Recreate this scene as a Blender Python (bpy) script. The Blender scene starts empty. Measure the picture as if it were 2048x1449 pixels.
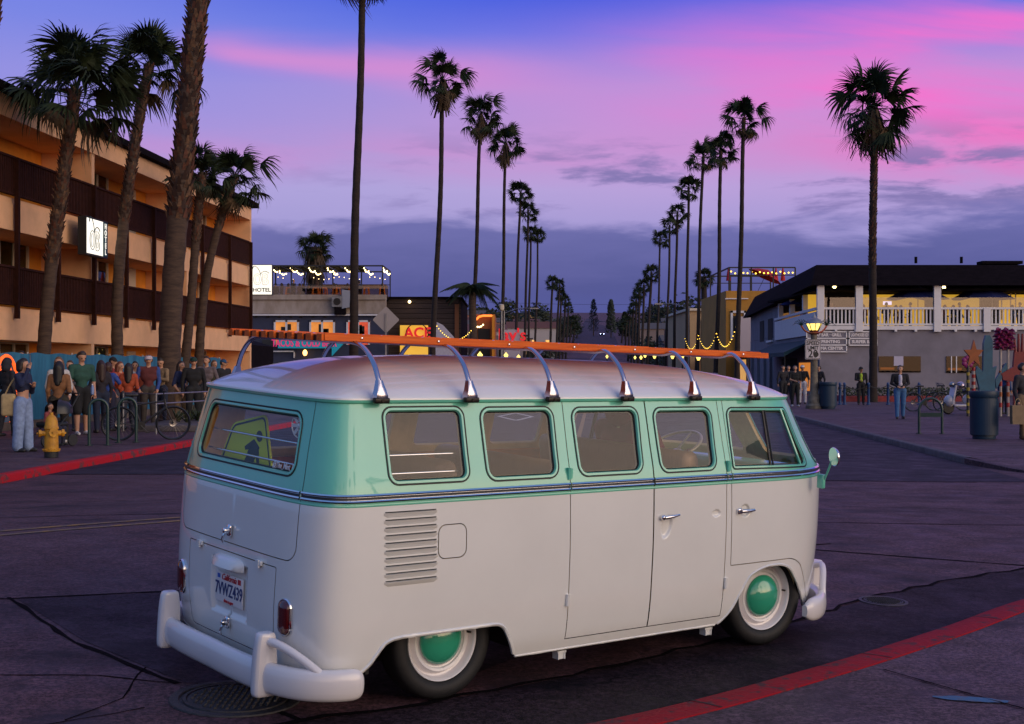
import bpy, bmesh, math, random
import numpy as np
from mathutils import Vector, Matrix, Euler
from mathutils.geometry import delaunay_2d_cdt
rnd = random.Random(7)
SC = bpy.context.scene
COL = SC.collection
PI = math.pi
R_ = math.radians
# ------------------------------------------------------------------ camera
cam_d = bpy.data.cameras.new('camera'); cam = bpy.data.objects.new('camera', cam_d); COL.objects.link(cam)
cam_d.sensor_width = 36.0; cam_d.lens = 46.893; cam_d.clip_start = 0.05; cam_d.clip_end = 9000
cam.location = (0, 0, 1.62); cam.rotation_euler = (PI/2 + 0.003936, 0, 0)
SC.camera = cam
# ------------------------------------------------------------------ world: dusk sky, sun just set behind the viewer
world = bpy.data.worlds.new('World'); SC.world = world; world.use_nodes = True
def build_world():
    nt = world.node_tree; nt.nodes.clear(); L = nt.links
    def N(t, **k):
        n = nt.nodes.new(t)
        for a, b in k.items(): setattr(n, a, b)
        return n
    def val(x): return x
    def plug(sock, x):
        if isinstance(x, (int, float)): sock.default_value = x
        elif isinstance(x, tuple): sock.default_value = x
        else: L.new(x, sock)
    def M(op, a, b=0.0, c=None, clamp=False):
        n = N('ShaderNodeMath', operation=op); n.use_clamp = clamp
        plug(n.inputs[0], a); plug(n.inputs[1], b)
        if c is not None: plug(n.inputs[2], c)
        return n.outputs[0]
    def SM(x, a, b):
        n = N('ShaderNodeMapRange', interpolation_type='SMOOTHSTEP')
        plug(n.inputs['Value'], x); n.inputs['From Min'].default_value = a; n.inputs['From Max'].default_value = b
        return n.outputs[0]
    def MIX(f, a, b):
        n = N('ShaderNodeMix', data_type='RGBA'); plug(n.inputs[0], f); plug(n.inputs[6], a); plug(n.inputs[7], b)
        return n.outputs[2]
    def NOISE(vec, sc, det=4, rough=.55, dist=0.0):
        n = N('ShaderNodeTexNoise'); n.inputs['Scale'].default_value = sc; n.inputs['Detail'].default_value = det
        n.inputs['Roughness'].default_value = rough; n.inputs['Distortion'].default_value = dist; L.new(vec, n.inputs['Vector'])
        return n.outputs[0]
    tc = N('ShaderNodeTexCoord'); sp = N('ShaderNodeSeparateXYZ'); L.new(tc.outputs['Generated'], sp.inputs[0])
    x, y, z = sp.outputs
    hor = M('SQRT', M('ADD', M('MULTIPLY', x, x), M('MULTIPLY', y, y)))
    el = M('DIVIDE', z, M('MAXIMUM', hor, 0.02))          # tangent of the elevation
    az = M('ARCTAN2', x, y)                                # 0 straight ahead (east), +-pi behind (west)
    cv = N('ShaderNodeCombineXYZ'); L.new(M('MULTIPLY', az, 1.0), cv.inputs[0]); L.new(M('MULTIPLY', el, 4.5), cv.inputs[1])
    cv2 = N('ShaderNodeCombineXYZ'); L.new(M('MULTIPLY', az, 2.2), cv2.inputs[0]); L.new(M('MULTIPLY', M('ADD', el, M('MULTIPLY', az, 0.13)), 15.0), cv2.inputs[1])
    n1 = NOISE(cv.outputs[0], 4.0, 5, .55, .4)
    n2 = NOISE(cv2.outputs[0], 1.6, 5, .5, .5)
    n3 = NOISE(cv.outputs[0], 9.0, 6, .6, .3)
    dn1 = M('SUBTRACT', n1, .5); dn2 = M('SUBTRACT', n2, .5); dn3 = M('SUBTRACT', n3, .5)
    # clear-sky gradient
    rmp = N('ShaderNodeValToRGB'); cr = rmp.color_ramp
    E_ = M('MULTIPLY', M('ADD', el, M('MULTIPLY', dn1, .02)), 1/.6, clamp=True); L.new(E_, rmp.inputs[0])
    stops = [(0.0, (.080, .095, .36)), (.16, (.33, .30, .64)), (.22, (.42, .35, .69)), (.27, (.48, .30, .64)), (.35, (.38, .27, .68)), (.42, (.10, .15, .75)), (.47, (.022, .085, .72)), (.75, (.24, .22, .56)), (1.0, (.34, .27, .55))]
    while len(cr.elements) < len(stops): cr.elements.new(.5)
    for e, (p, c) in zip(cr.elements, stops): e.position = p; e.color = c + (1,)
    col = rmp.outputs[0]
    left = SM(az, .05, -.38)
    col = MIX(M('MULTIPLY', M('MULTIPLY', left, SM(el, .10, .2)), .65), col, (.215, .25, .76, 1))
    # away from the pink east the sky turns to plain dusk blue
    side = M('MAXIMUM', SM(az, -.45, -1.1), SM(az, .55, 1.1))
    # pink cirrus
    def band(a0, e0, slope, w0, wg, amp, nz=.5):
        # centre line e0 + slope*(az-a0); width w0 + wg*(az-a0)
        d = M('SUBTRACT', M('SUBTRACT', el, e0), M('MULTIPLY', M('SUBTRACT', az, a0), slope))
        d = M('ADD', d, M('MULTIPLY', dn2, .03 * nz)); d = M('ADD', d, M('MULTIPLY', dn1, .05 * nz))
        w = M('MAXIMUM', M('ADD', w0, M('MULTIPLY', M('SUBTRACT', az, a0), wg)), .004)
        q = M('DIVIDE', d, w)
        return M('MULTIPLY', M('POWER', 2.718, M('MULTIPLY', M('MULTIPLY', q, q), -1.0)), amp)
    pink = (.92, .15, .60, 1)
    wq = M('DIVIDE', M('SUBTRACT', el, .195), .062); wash = M('MULTIPLY', M('POWER', 2.718, M('MULTIPLY', M('MULTIPLY', wq, wq), -1.0)), SM(az, -.14, .16)); col = MIX(M('MULTIPLY', wash, .45), col, (.70, .25, .68, 1))
    streak = M('ADD', .55, M('MULTIPLY', dn2, 4.2), clamp=True)
    right = SM(az, -.15, .30)
    b = M('MULTIPLY', band(-.23, .235, -.080, .009, .022, .70, .4), SM(az, -.26, -.20))
    b = M('MULTIPLY', b, SM(az, .10, -.08)); col = MIX(b, col, (.74, .25, .62, 1))
    b = M('MULTIPLY', band(.36, .243, .035, .024, -.01, 1.0, .7), M('MULTIPLY', SM(az, -.02, .34), streak)); col = MIX(b, col, pink)
    b = M('MULTIPLY', band(.30, .196, .02, .020, 0, .9, 1.1), M('MULTIPLY', SM(az, .03, .30), streak)); col = MIX(b, col, pink)
    b = M('MULTIPLY', band(.30, .163, -.02, .022, 0, .95, .9), M('MULTIPLY', SM(az, .10, .38), M('ADD', streak, .25, clamp=True))); col = MIX(b, col, (.95, .12, .50, 1))
    b = M('MULTIPLY', band(.0, .160, -.01, .014, 0, .45, 1.2), streak); col = MIX(b, col, (.60, .24, .60, 1))
    # loose violet cloud scraps, then the grey-blue bank along the horizon
    scr = M('MULTIPLY', SM(M('ADD', n3, M('MULTIPLY', dn1, .6)), .50, .64), M('MULTIPLY', SM(el, .10, .125), SM(el, .190, .14)))
    col = MIX(M('MULTIPLY', M('MULTIPLY', scr, .95), SM(az, -.25, .10)), col, (.20, .16, .42, 1))
    top = M('ADD', M('ADD', .112, M('MULTIPLY', dn1, .06)), M('MULTIPLY', dn3, .04))
    bank = SM(M('SUBTRACT', top, el), -.002, .012)
    bn = N('ShaderNodeValToRGB'); bcr = bn.color_ramp
    L.new(M('ADD', M('MULTIPLY', el, 8.0), M('MULTIPLY', dn3, .5), clamp=True), bn.inputs[0])
    bcr.elements[0].position = 0.0; bcr.elements[0].color = (.072, .100, .36, 1); bcr.elements[1].position = 1.0; bcr.elements[1].color = (.14, .14, .42, 1)
    e = bcr.elements.new(.45); e.color = (.060, .076, .28, 1)
    col = MIX(M('MULTIPLY', bank, .93), col, bn.outputs[0])
    col = MIX(M('MULTIPLY', side, .9), col, (.10, .225, .50, 1))
    # the west, behind the viewer: afterglow where the sun has set
    west = SM(M('ADD', M('MULTIPLY', x, .62), M('MULTIPLY', y, -.78)), .42, .98)
    gl = N('ShaderNodeValToRGB'); gcr = gl.color_ramp; L.new(M('MULTIPLY', el, 1.0, clamp=True), gl.inputs[0])
    gs = [(0.0, (2.2, 1.22, .70)), (.10, (2.0, 1.45, 1.10)), (.25, (1.45, 1.25, 1.14)), (.5, (.82, .80, .86)), (1.0, (.42, .36, .58))]
    while len(gcr.elements) < len(gs): gcr.elements.new(.5)
    for e, (p, c) in zip(gcr.elements, gs): e.position = p; e.color = c + (1,)
    col = MIX(west, col, gl.outputs[0])
    # below the horizon
    col = MIX(SM(el, .0, -.03), col, (.05, .045, .09, 1))
    sky = N('ShaderNodeTexSky', sky_type='NISHITA'); sky.sun_disc = False
    sky.sun_elevation = R_(2.0); sky.sun_rotation = R_(120); sky.dust_density = 2.0
    bg1 = N('ShaderNodeBackground'); L.new(col, bg1.inputs[0]); bg1.inputs[1].default_value = 1.0
    bg2 = N('ShaderNodeBackground'); L.new(sky.outputs[0], bg2.inputs[0]); bg2.inputs[1].default_value = 0.02
    ad = N('ShaderNodeAddShader'); L.new(bg1.outputs[0], ad.inputs[0]); L.new(bg2.outputs[0], ad.inputs[1])
    out = N('ShaderNodeOutputWorld'); L.new(ad.outputs[0], out.inputs[0])
build_world()
sun_d = bpy.data.lights.new('sun', 'SUN'); sun = bpy.data.objects.new('sun', sun_d); COL.objects.link(sun)
sun_d.energy = 1.35; sun_d.angle = R_(55); sun_d.color = (1.0, .80, .60)
sun.rotation_euler = Vector((-.86, .50, -.20)).to_track_quat('-Z', 'Y').to_euler(); sun.location = (20, -20, 20)
SC.view_settings.view_transform = 'Standard'; SC.view_settings.look = 'None'; SC.view_settings.gamma = 1.0; SC.view_settings.exposure = 0.0
SC.view_settings.use_curve_mapping = False
SC.cycles.use_denoising = True; SC.cycles.max_bounces = 8; SC.cycles.transparent_max_bounces = 24
SC.cycles.caustics_reflective = False; SC.cycles.caustics_refractive = False; SC.cycles.sample_clamp_indirect = 4.0

# ------------------------------------------------------------------ helpers
_M = {}
def mat(name, col, rough=.6, metal=0.0, var=.0, vscale=6.0, col2=None, bump=0.0, bscale=40.0, coat=0.0, emit=None, estr=0.0, spec=.5, stretch=(1, 1, 1), crough=.03, contrast=(.35, .65)):
    if name in _M: return _M[name]
    m = bpy.data.materials.new(name); m.use_nodes = True; _M[name] = m
    nt = m.node_tree; b = nt.nodes['Principled BSDF']; L = nt.links
    b.inputs['Base Color'].default_value = tuple(col) + (1,); b.inputs['Roughness'].default_value = rough; b.inputs['Metallic'].default_value = metal
    b.inputs['Specular IOR Level'].default_value = spec
    if coat: b.inputs['Coat Weight'].default_value = coat; b.inputs['Coat Roughness'].default_value = crough
    if emit: b.inputs['Emission Color'].default_value = tuple(emit) + (1,); b.inputs['Emission Strength'].default_value = estr
    if var or col2 or bump:
        tc = nt.nodes.new('ShaderNodeTexCoord'); mp = nt.nodes.new('ShaderNodeMapping'); mp.inputs['Scale'].default_value = stretch
        L.new(tc.outputs['Object'], mp.inputs[0])
    if var or col2:
        n = nt.nodes.new('ShaderNodeTexNoise'); n.inputs['Scale'].default_value = vscale; n.inputs['Detail'].default_value = 6; n.inputs['Roughness'].default_value = .62
        L.new(mp.outputs[0], n.inputs['Vector'])
        r = nt.nodes.new('ShaderNodeValToRGB'); L.new(n.outputs[0], r.inputs[0])
        c2 = col2 if col2 else tuple(c * (1 - var) for c in col)
        c1 = col if col2 else tuple(min(1, c * (1 + var * .6)) for c in col)
        r.color_ramp.elements[0].position = contrast[0]; r.color_ramp.elements[0].color = tuple(c2) + (1,)
        r.color_ramp.elements[1].position = contrast[1]; r.color_ramp.elements[1].color = tuple(c1) + (1,)
        L.new(r.outputs[0], b.inputs['Base Color'])
    if bump:
        n2 = nt.nodes.new('ShaderNodeTexNoise'); n2.inputs['Scale'].default_value = bscale; n2.inputs['Detail'].default_value = 5
        L.new(mp.outputs[0], n2.inputs['Vector'])
        bp = nt.nodes.new('ShaderNodeBump'); bp.inputs['Strength'].default_value = bump; bp.inputs['Distance'].default_value = .02
        L.new(n2.outputs[0], bp.inputs['Height']); L.new(bp.outputs[0], b.inputs['Normal'])
    return m
def glass(name, tint=(.8, .82, .8), ior=1.35, rough=0.0):
    if name in _M: return _M[name]
    m = bpy.data.materials.new(name); m.use_nodes = True; _M[name] = m; nt = m.node_tree; nt.nodes.clear(); L = nt.links
    t = nt.nodes.new('ShaderNodeBsdfTransparent'); t.inputs[0].default_value = tuple(tint) + (1,)
    g = nt.nodes.new('ShaderNodeBsdfGlossy'); g.inputs['Roughness'].default_value = rough; g.inputs[0].default_value = (1, 1, 1, 1)
    ge = nt.nodes.new('ShaderNodeNewGeometry'); dt = nt.nodes.new('ShaderNodeVectorMath'); dt.operation = 'DOT_PRODUCT'
    L.new(ge.outputs['Incoming'], dt.inputs[0]); L.new(ge.outputs['Normal'], dt.inputs[1])
    def mth(op, a, b=0.0, cl=False):
        n = nt.nodes.new('ShaderNodeMath'); n.operation = op; n.use_clamp = cl
        for k, v in ((0, a), (1, b)):
            if isinstance(v, (int, float)): n.inputs[k].default_value = v
            else: L.new(v, n.inputs[k])
        return n.outputs[0]
    f0 = 2 * ((ior - 1) / (ior + 1)) ** 2      # two faces of a thin pane, same from both sides
    fr = mth('ADD', mth('MULTIPLY', mth('POWER', mth('SUBTRACT', 1.0, mth('ABSOLUTE', dt.outputs['Value'])), 5.0), 1 - f0), f0, True)
    x = nt.nodes.new('ShaderNodeMixShader'); L.new(fr, x.inputs[0]); L.new(t.outputs[0], x.inputs[1]); L.new(g.outputs[0], x.inputs[2])
    o = nt.nodes.new('ShaderNodeOutputMaterial'); L.new(x.outputs[0], o.inputs[0])
    return m
def emis(name, col, s):
    return mat(name, tuple(min(1, c) for c in col), .5, emit=col, estr=s)

def tag(o, label=None, cat=None, group=None, kind=None):
    if label: o['label'] = label
    if cat: o['category'] = cat
    if group: o['group'] = group
    if kind: o['kind'] = kind
    return o
def link(o, parent=None):
    COL.objects.link(o)
    if parent is not None: o.parent = parent
    return o
def empty(name, loc=(0, 0, 0), rz=0.0, rot=None, scale=1.0):
    o = bpy.data.objects.new(name, None); COL.objects.link(o); o.empty_display_size = .2
    o.location = loc; o.rotation_euler = rot if rot else (0, 0, rz)
    if scale != 1.0: o.scale = (scale,) * 3
    return o
def thing(name, label, cat, loc=(0, 0, 0), rz=0.0, group=None, rot=None, scale=1.0):
    return tag(empty(name, loc, rz, rot, scale), label, cat, group)
def copy_tree(o, parent=None):
    c = o.copy(); COL.objects.link(c); c.parent = parent
    for ch in list(o.children): copy_tree(ch, c)
    return c
def frame_of(d):
    d = np.asarray(d, float); d = d / (np.linalg.norm(d) + 1e-12)
    up = np.array([0, 0, 1.]) if abs(d[2]) < .95 else np.array([1., 0, 0])
    a = np.cross(up, d); a /= np.linalg.norm(a); b = np.cross(d, a)
    return a, b, d
class MB:
    """collects faces into one mesh; every face may carry a material slot"""
    def __init__(s): s.v = []; s.f = []; s.m = []
    def add(s, vs, fs, m=0):
        o = len(s.v); s.v.extend([tuple(map(float, p)) for p in vs]); s.f.extend([tuple(i + o for i in f) for f in fs]); s.m.extend([m] * len(fs)); return s
    def box(s, c, d, rz=0.0, m=0, rot=None, taper=1.0):
        x, y, z = [k / 2 for k in d]; P = []
        for k in (-1, 1):
            t = taper if k > 0 else 1.0
            for i, j in ((-1, -1), (1, -1), (1, 1), (-1, 1)): P.append(Vector((i * x * t, j * y * t, k * z)))
        Rm = (Euler(rot).to_matrix() if rot else Matrix.Rotation(rz, 3, 'Z'))
        P = [Rm @ p + Vector(c) for p in P]
        return s.add(P, [(3, 2, 1, 0), (4, 5, 6, 7), (0, 1, 5, 4), (1, 2, 6, 5), (2, 3, 7, 6), (3, 0, 4, 7)], m)
    def bar(s, a, b, w, h=None, m=0, up=(0, 0, 1)):
        h = h or w; a = np.array(a, float); b = np.array(b, float); d = b - a; L = np.linalg.norm(d); d /= L
        up = np.array(up, float)
        if abs(np.dot(up, d)) > .98: up = np.array([1., 0, 0])
        sx = np.cross(d, up); sx /= np.linalg.norm(sx); sy = np.cross(sx, d)
        P = []
        for e in (a, b):
            for i, j in ((-1, -1), (1, -1), (1, 1), (-1, 1)): P.append(e + sx * i * w / 2 + sy * j * h / 2)
        return s.add(P, [(0, 1, 2, 3), (7, 6, 5, 4), (1, 0, 4, 5), (2, 1, 5, 6), (3, 2, 6, 7), (0, 3, 7, 4)], m)
    def tube(s, path, r, n=8, m=0, caps=True, closed=False, sy=1.0):
        path = [np.array(p, float) for p in path]; k = len(path); rr = r if hasattr(r, '__len__') else [r] * k
        P = []; pa = None
        for i, p in enumerate(path):
            d = path[(i + 1) % k] - path[i - 1] if closed else path[min(i + 1, k - 1)] - path[max(i - 1, 0)]
            d = d / (np.linalg.norm(d) + 1e-12)
            if pa is None: a, b, _ = frame_of(d)
            else:
                a = pa - d * np.dot(pa, d); a /= (np.linalg.norm(a) + 1e-12); b = np.cross(d, a)
            pa = a
            for j in range(n):
                t = 2 * PI * j / n; P.append(p + (a * math.cos(t) + b * math.sin(t) * sy) * rr[i])
        F = []
        for i in range(k if closed else k - 1):
            i2 = (i + 1) % k
            for j in range(n): j2 = (j + 1) % n; F.append((i * n + j, i * n + j2, i2 * n + j2, i2 * n + j))
        if caps and not closed: F.append(tuple(range(n))[::-1]); F.append(tuple((k - 1) * n + j for j in range(n)))
        return s.add(P, F, m)
    def lathe(s, prof, n=24, c=(0, 0, 0), axis='z', m=0, a0=0.0, a1=2 * PI, mats=None):
        full = abs(a1 - a0 - 2 * PI) < 1e-6; nn = n if full else n + 1; P = []
        for (r, h) in prof:
            for j in range(nn):
                t = a0 + (a1 - a0) * j / n; x, y = r * math.cos(t), r * math.sin(t)
                p = (x, y, h) if axis == 'z' else ((h, x, y) if axis == 'x' else (y, h, x)); P.append((p[0] + c[0], p[1] + c[1], p[2] + c[2]))
        for i in range(len(prof) - 1):
            F = []
            for j in range(n):
                j2 = (j + 1) % nn; F.append((i * nn + j, i * nn + j2, (i + 1) * nn + j2, (i + 1) * nn + j))
            if i == 0: s.add(P, F, mats[i] if mats else m); base = len(s.v) - len(P)
            else:
                s.f.extend([tuple(q + base for q in f) for f in F]); s.m.extend([mats[i] if mats else m] * len(F))
        return s
    def prism(s, poly, axis, a, b, m=0):
        """polygon (2D) extruded along an axis from a to b"""
        n = len(poly); P = []
        for h in (a, b):
            for (p, q) in poly: P.append({'x': (h, p, q), 'y': (p, h, q), 'z': (p, q, h)}[axis])
        F = [tuple(range(n)), tuple(range(2 * n - 1, n - 1, -1))] + [(i, i + n, (i + 1) % n + n, (i + 1) % n) for i in range(n)]
        return s.add(P, F, m)
    def rbox(s, c, d, r=.02, m=0, rz=0.0, n=3):
        """box with rounded vertical and horizontal edges (superellipsoid-free: rounded in plan, chamfered in height)"""
        x, y, z = d[0] / 2, d[1] / 2, d[2] / 2; ring = []
        for (cx, cy, t0) in ((x - r, y - r, 0), (-x + r, y - r, PI / 2), (-x + r, -y + r, PI), (x - r, -y + r, 1.5 * PI)):
            for k in range(n + 1): t = t0 + PI / 2 * k / n; ring.append((cx, cy, math.cos(t), math.sin(t)))
        lev = []
        for k in range(n + 1): t = -PI / 2 + PI / 2 * k / n; lev.append((-z + r + r * math.sin(t), r * math.cos(t)))
        for k in range(n + 1): t = PI / 2 * k / n; lev.append((z - r + r * math.sin(t), r * math.cos(t)))
        N_ = len(ring); P = []; cz, sz = math.cos(rz), math.sin(rz)
        for (h, q) in lev:
            for (a, b, u, v) in ring:
                px, py = a + u * q, b + v * q; P.append((c[0] + px * cz - py * sz, c[1] + px * sz + py * cz, c[2] + h))
        F = []
        for i in range(len(lev) - 1):
            for j in range(N_): F.append((i * N_ + j, i * N_ + (j + 1) % N_, (i + 1) * N_ + (j + 1) % N_, (i + 1) * N_ + j))
        F.append(tuple(range(N_))[::-1]); F.append(tuple((len(lev) - 1) * N_ + j for j in range(N_)))
        return s.add(P, F, m)
    def sphere(s, c, r, n=12, k=8, m=0):
        r = r if hasattr(r, '__len__') else (r, r, r); P = []; F = []
        for i in range(k + 1):
            t = PI * i / k
            for j in range(n): u = 2 * PI * j / n; P.append((c[0] + r[0] * math.sin(t) * math.cos(u), c[1] + r[1] * math.sin(t) * math.sin(u), c[2] - r[2] * math.cos(t)))
        for i in range(k):
            for j in range(n): F.append((i * n + j, i * n + (j + 1) % n, (i + 1) * n + (j + 1) % n, (i + 1) * n + j))
        return s.add(P, F, m)
    def xf(s, Mx):
        s.v = [tuple(Mx @ Vector(p)) for p in s.v]; return s
    def mesh(s, name, mats, smooth=None):
        me = bpy.data.meshes.new(name); me.from_pydata(s.v, [], s.f)
        for k in (mats if isinstance(mats, (list, tuple)) else [mats]): me.materials.append(k)
        me.polygons.foreach_set('material_index', s.m)
        if smooth is not None:
            me.polygons.foreach_set('use_smooth', [True] * len(me.polygons))
            if smooth < 179: me.set_sharp_from_angle(angle=R_(smooth))
        me.update(); me.validate(); return me
    def build(s, name, mats, parent=None, smooth=None, loc=None, rz=None):
        o = bpy.data.objects.new(name, s.mesh(name, mats, smooth)); link(o, parent)
        if loc is not None: o.location = loc
        if rz is not None: o.rotation_euler = (0, 0, rz)
        return o
def text_mesh(txt, size, name='lettering', depth=.004, bold=0.0, align='CENTER', sx=1.0, shear=0.0):
    cu = bpy.data.curves.new(name, 'FONT'); cu.body = txt; cu.size = size; cu.align_x = align; cu.align_y = 'CENTER'; cu.extrude = depth; cu.offset = bold
    cu.resolution_u = 3; cu.shear = shear
    o = bpy.data.objects.new(name, cu); COL.objects.link(o)
    dg = bpy.context.evaluated_depsgraph_get(); me = bpy.data.meshes.new_from_object(o.evaluated_get(dg))
    bpy.data.objects.remove(o); bpy.data.curves.remove(cu)
    if sx != 1.0:
        for v in me.vertices: v.co.x *= sx
    me.name = name; return me
def text(txt, size, m, parent, Mx, name='lettering', depth=.004, bold=0.0, align='CENTER', sx=1.0, shear=0.0):
    """lettering in the XY plane placed by matrix Mx (local to parent)"""
    me = text_mesh(txt, size, name, depth, bold, align, sx, shear); me.materials.clear(); me.materials.append(m)
    o = bpy.data.objects.new(name, me); link(o, parent); o.matrix_local = Mx; return o
def facing(loc, nrm, up=(0, 0, 1)):
    """matrix whose local Z looks along nrm and local Y along up"""
    z = Vector(nrm).normalized(); x = Vector(up).cross(z).normalized(); y = z.cross(x)
    Mx = Matrix((x, y, z)).transposed().to_4x4(); Mx.translation = Vector(loc); return Mx
def sstep(x, a, b):
    t = np.clip((np.asarray(x, float) - a) / (b - a), 0, 1); return t * t * (3 - 2 * t)
def catmull(pts, n=6, closed=False):
    P = [np.array(p, float) for p in pts]; k = len(P); out = []
    for i in range(k if closed else k - 1):
        p0 = P[i - 1] if (closed or i > 0) else P[0]; p1 = P[i]; p2 = P[(i + 1) % k]; p3 = P[(i + 2) % k] if (closed or i + 2 < k) else P[-1]
        for j in range(n):
            t = j / n; out.append(.5 * ((2 * p1) + (-p0 + p2) * t + (2 * p0 - 5 * p1 + 4 * p2 - p3) * t * t + (-p0 + 3 * p1 - 3 * p2 + p3) * t ** 3))
    if not closed: out.append(P[-1])
    return out

# ------------------------------------------------------------------ street frame: L metres to the side of the avenue's axis, Y away from the viewer
AX = 0.0641
def SX(Lt, Y): return Lt + AX * Y
VANX, VANY = 0.1545, 8.18
def flat_z(x, y):
    Lt = np.asarray(x) - AX * np.asarray(y)
    z = -.12 * sstep(Lt, -5, 7)
    return z + np.maximum(0, np.asarray(y) - 240) * .050 * sstep(y, 240, 420)
def gz(x, y):
    x = np.asarray(x, float); y = np.asarray(y, float)
    zp = -.071 - .0353 * (x - VANX) + .0305 * (y - VANY)
    r = np.hypot(x - VANX, y - VANY); w = 1 - sstep(r, 3.4, 10.5)
    return w * zp + (1 - w) * flat_z(x, y)
def rpoly(corners, r, n=6):
    """closed polygon with rounded corners"""
    k = len(corners); out = []; rr = r if hasattr(r, '__len__') else [r] * k
    for i in range(k):
        p = np.array(corners[i], float); a = np.array(corners[i - 1], float) - p; b = np.array(corners[(i + 1) % k], float) - p
        la, lb = np.linalg.norm(a), np.linalg.norm(b); a /= la; b /= lb; q = min(rr[i], la * .48, lb * .48)
        if q <= 1e-5: out.append(p); continue
        p0 = p + a * q; p2 = p + b * q
        for j in range(n + 1):
            t = j / n; w = .72; B0, B1, B2 = (1 - t) ** 2, 2 * t * (1 - t) * w, t * t; out.append((p0 * B0 + p * B1 + p2 * B2) / (B0 + B1 + B2))
    return np.array(out)
# ------------------------------------------------------------------ ground, roads and pavements
def concrete_mat(name, c1, c2, c3, spec=.30):
    m = bpy.data.materials.new(name); m.use_nodes = True; nt = m.node_tree; b = nt.nodes['Principled BSDF']; L = nt.links
    tc = nt.nodes.new('ShaderNodeTexCoord')
    def noise(sc, det, st=(1, 1, 1), rough=.6):
        mp = nt.nodes.new('ShaderNodeMapping'); mp.inputs['Scale'].default_value = st; L.new(tc.outputs['Object'], mp.inputs[0])
        n = nt.nodes.new('ShaderNodeTexNoise'); n.inputs['Scale'].default_value = sc; n.inputs['Detail'].default_value = det; n.inputs['Roughness'].default_value = rough
        L.new(mp.outputs[0], n.inputs['Vector']); return n.outputs[0]
    def ramp(x, a, b_, ca, cb):
        r = nt.nodes.new('ShaderNodeValToRGB'); L.new(x, r.inputs[0]); r.color_ramp.elements[0].position = a; r.color_ramp.elements[1].position = b_
        r.color_ramp.elements[0].color = ca + (1,); r.color_ramp.elements[1].color = cb + (1,); return r.outputs[0]
    def mix(f, a, b_, mode='MIX'):
        n = nt.nodes.new('ShaderNodeMix'); n.data_type = 'RGBA'; n.blend_type = mode
        if isinstance(f, float): n.inputs[0].default_value = f
        else: L.new(f, n.inputs[0])
        for s, v in ((6, a), (7, b_)):
            if isinstance(v, tuple): n.inputs[s].default_value = v + (1,)
            else: L.new(v, n.inputs[s])
        return n.outputs[2]
    base = ramp(noise(.55, 6), .35, .68, c1, c2)
    fine = ramp(noise(34, 3, rough=.85), .42, .58, (.40, .40, .40), (1.45, 1.45, 1.45))
    col = mix(1.0, base, fine, 'MULTIPLY')
    stain = ramp(noise(1.3, 8, (.55, 1.0, 1), .70), .52, .66, (0, 0, 0), (1, 1, 1))
    mid = ramp(noise(10, 5, rough=.7), .32, .68, (.66, .66, .66), (1.30, 1.30, 1.30)); col = mix(1.0, col, mid, 'MULTIPLY')
    vo = nt.nodes.new('ShaderNodeTexVoronoi'); vo.feature = 'DISTANCE_TO_EDGE'; vo.inputs['Scale'].default_value = .42
    wv = nt.nodes.new('ShaderNodeVectorMath'); wv.operation = 'ADD'; nz = nt.nodes.new('ShaderNodeTexNoise'); nz.inputs['Scale'].default_value = 1.6; nz.inputs['Detail'].default_value = 5
    L.new(tc.outputs['Object'], nz.inputs['Vector']); L.new(tc.outputs['Object'], wv.inputs[0]); L.new(nz.outputs['Color'], wv.inputs[1]); L.new(wv.outputs[0], vo.inputs['Vector'])
    ck = ramp(vo.outputs['Distance'], .002, .006, (1, 1, 1), (0, 0, 0)); brk = ramp(noise(.8, 3), .52, .60, (0, 0, 0), (1, 1, 1)); ckm = mix(1.0, ck, brk, 'MULTIPLY'); col = mix(ckm, col, tuple(k * .35 for k in c3))
    col = mix(stain, col, c3)
    spots = ramp(noise(7.5, 3), .70, .76, (0, 0, 0), (1, 1, 1))
    col = mix(spots, col, tuple(k * .7 for k in c3))
    L.new(col, b.inputs['Base Color'])
    r = ramp(noise(2.3, 5), .3, .7, (.55, .55, .55), (.85, .85, .85)); L.new(r, b.inputs['Roughness'])
    bp = nt.nodes.new('ShaderNodeBump'); bp.inputs['Strength'].default_value = .35; bp.inputs['Distance'].default_value = .006
    L.new(noise(95, 4), bp.inputs['Height']); L.new(bp.outputs[0], b.inputs['Normal'])
    b.inputs['Specular IOR Level'].default_value = spec
    return m
M_conc = concrete_mat('road_concrete', (.058, .025, .032), (.108, .050, .058), (.016, .008, .012))
M_asph = concrete_mat('asphalt', (.016, .013, .022), (.030, .024, .036), (.009, .008, .013), .2)
M_walk = concrete_mat('pavement_concrete', (.070, .036, .046), (.118, .066, .076), (.030, .016, .021))
M_gut = concrete_mat('gutter_wet', (.016, .010, .014), (.040, .022, .028), (.006, .005, .007), .12)
M_red = mat('kerb_red_paint', (.33, .006, .014), .8, col2=(.10, .030, .032), vscale=9, bump=.4, bscale=25, contrast=(.36, .46), spec=.2)
M_redworn = mat('kerb_red_worn', (.40, .008, .014), .75, col2=(.12, .040, .040), vscale=5, bump=.3, bscale=30, contrast=(.38, .47), spec=.2)
M_tar = mat('tar', (.006, .004, .005), .95, bump=.4, bscale=60, spec=.05)
M_yel = mat('road_yellow', (.34, .17, .02), .7, col2=(.12, .085, .06), vscale=9, contrast=(.40, .62))
M_rwhite = mat('road_white', (.50, .48, .46), .7, col2=(.2, .19, .19), vscale=9, contrast=(.32, .55))
M_grnd = mat('far_ground', (.05, .045, .04), .9, var=.4, vscale=.05)
M_iron = mat('cast_iron', (.040, .036, .038), .55, .3, var=.35, vscale=20, bump=.3, bscale=80)

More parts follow.
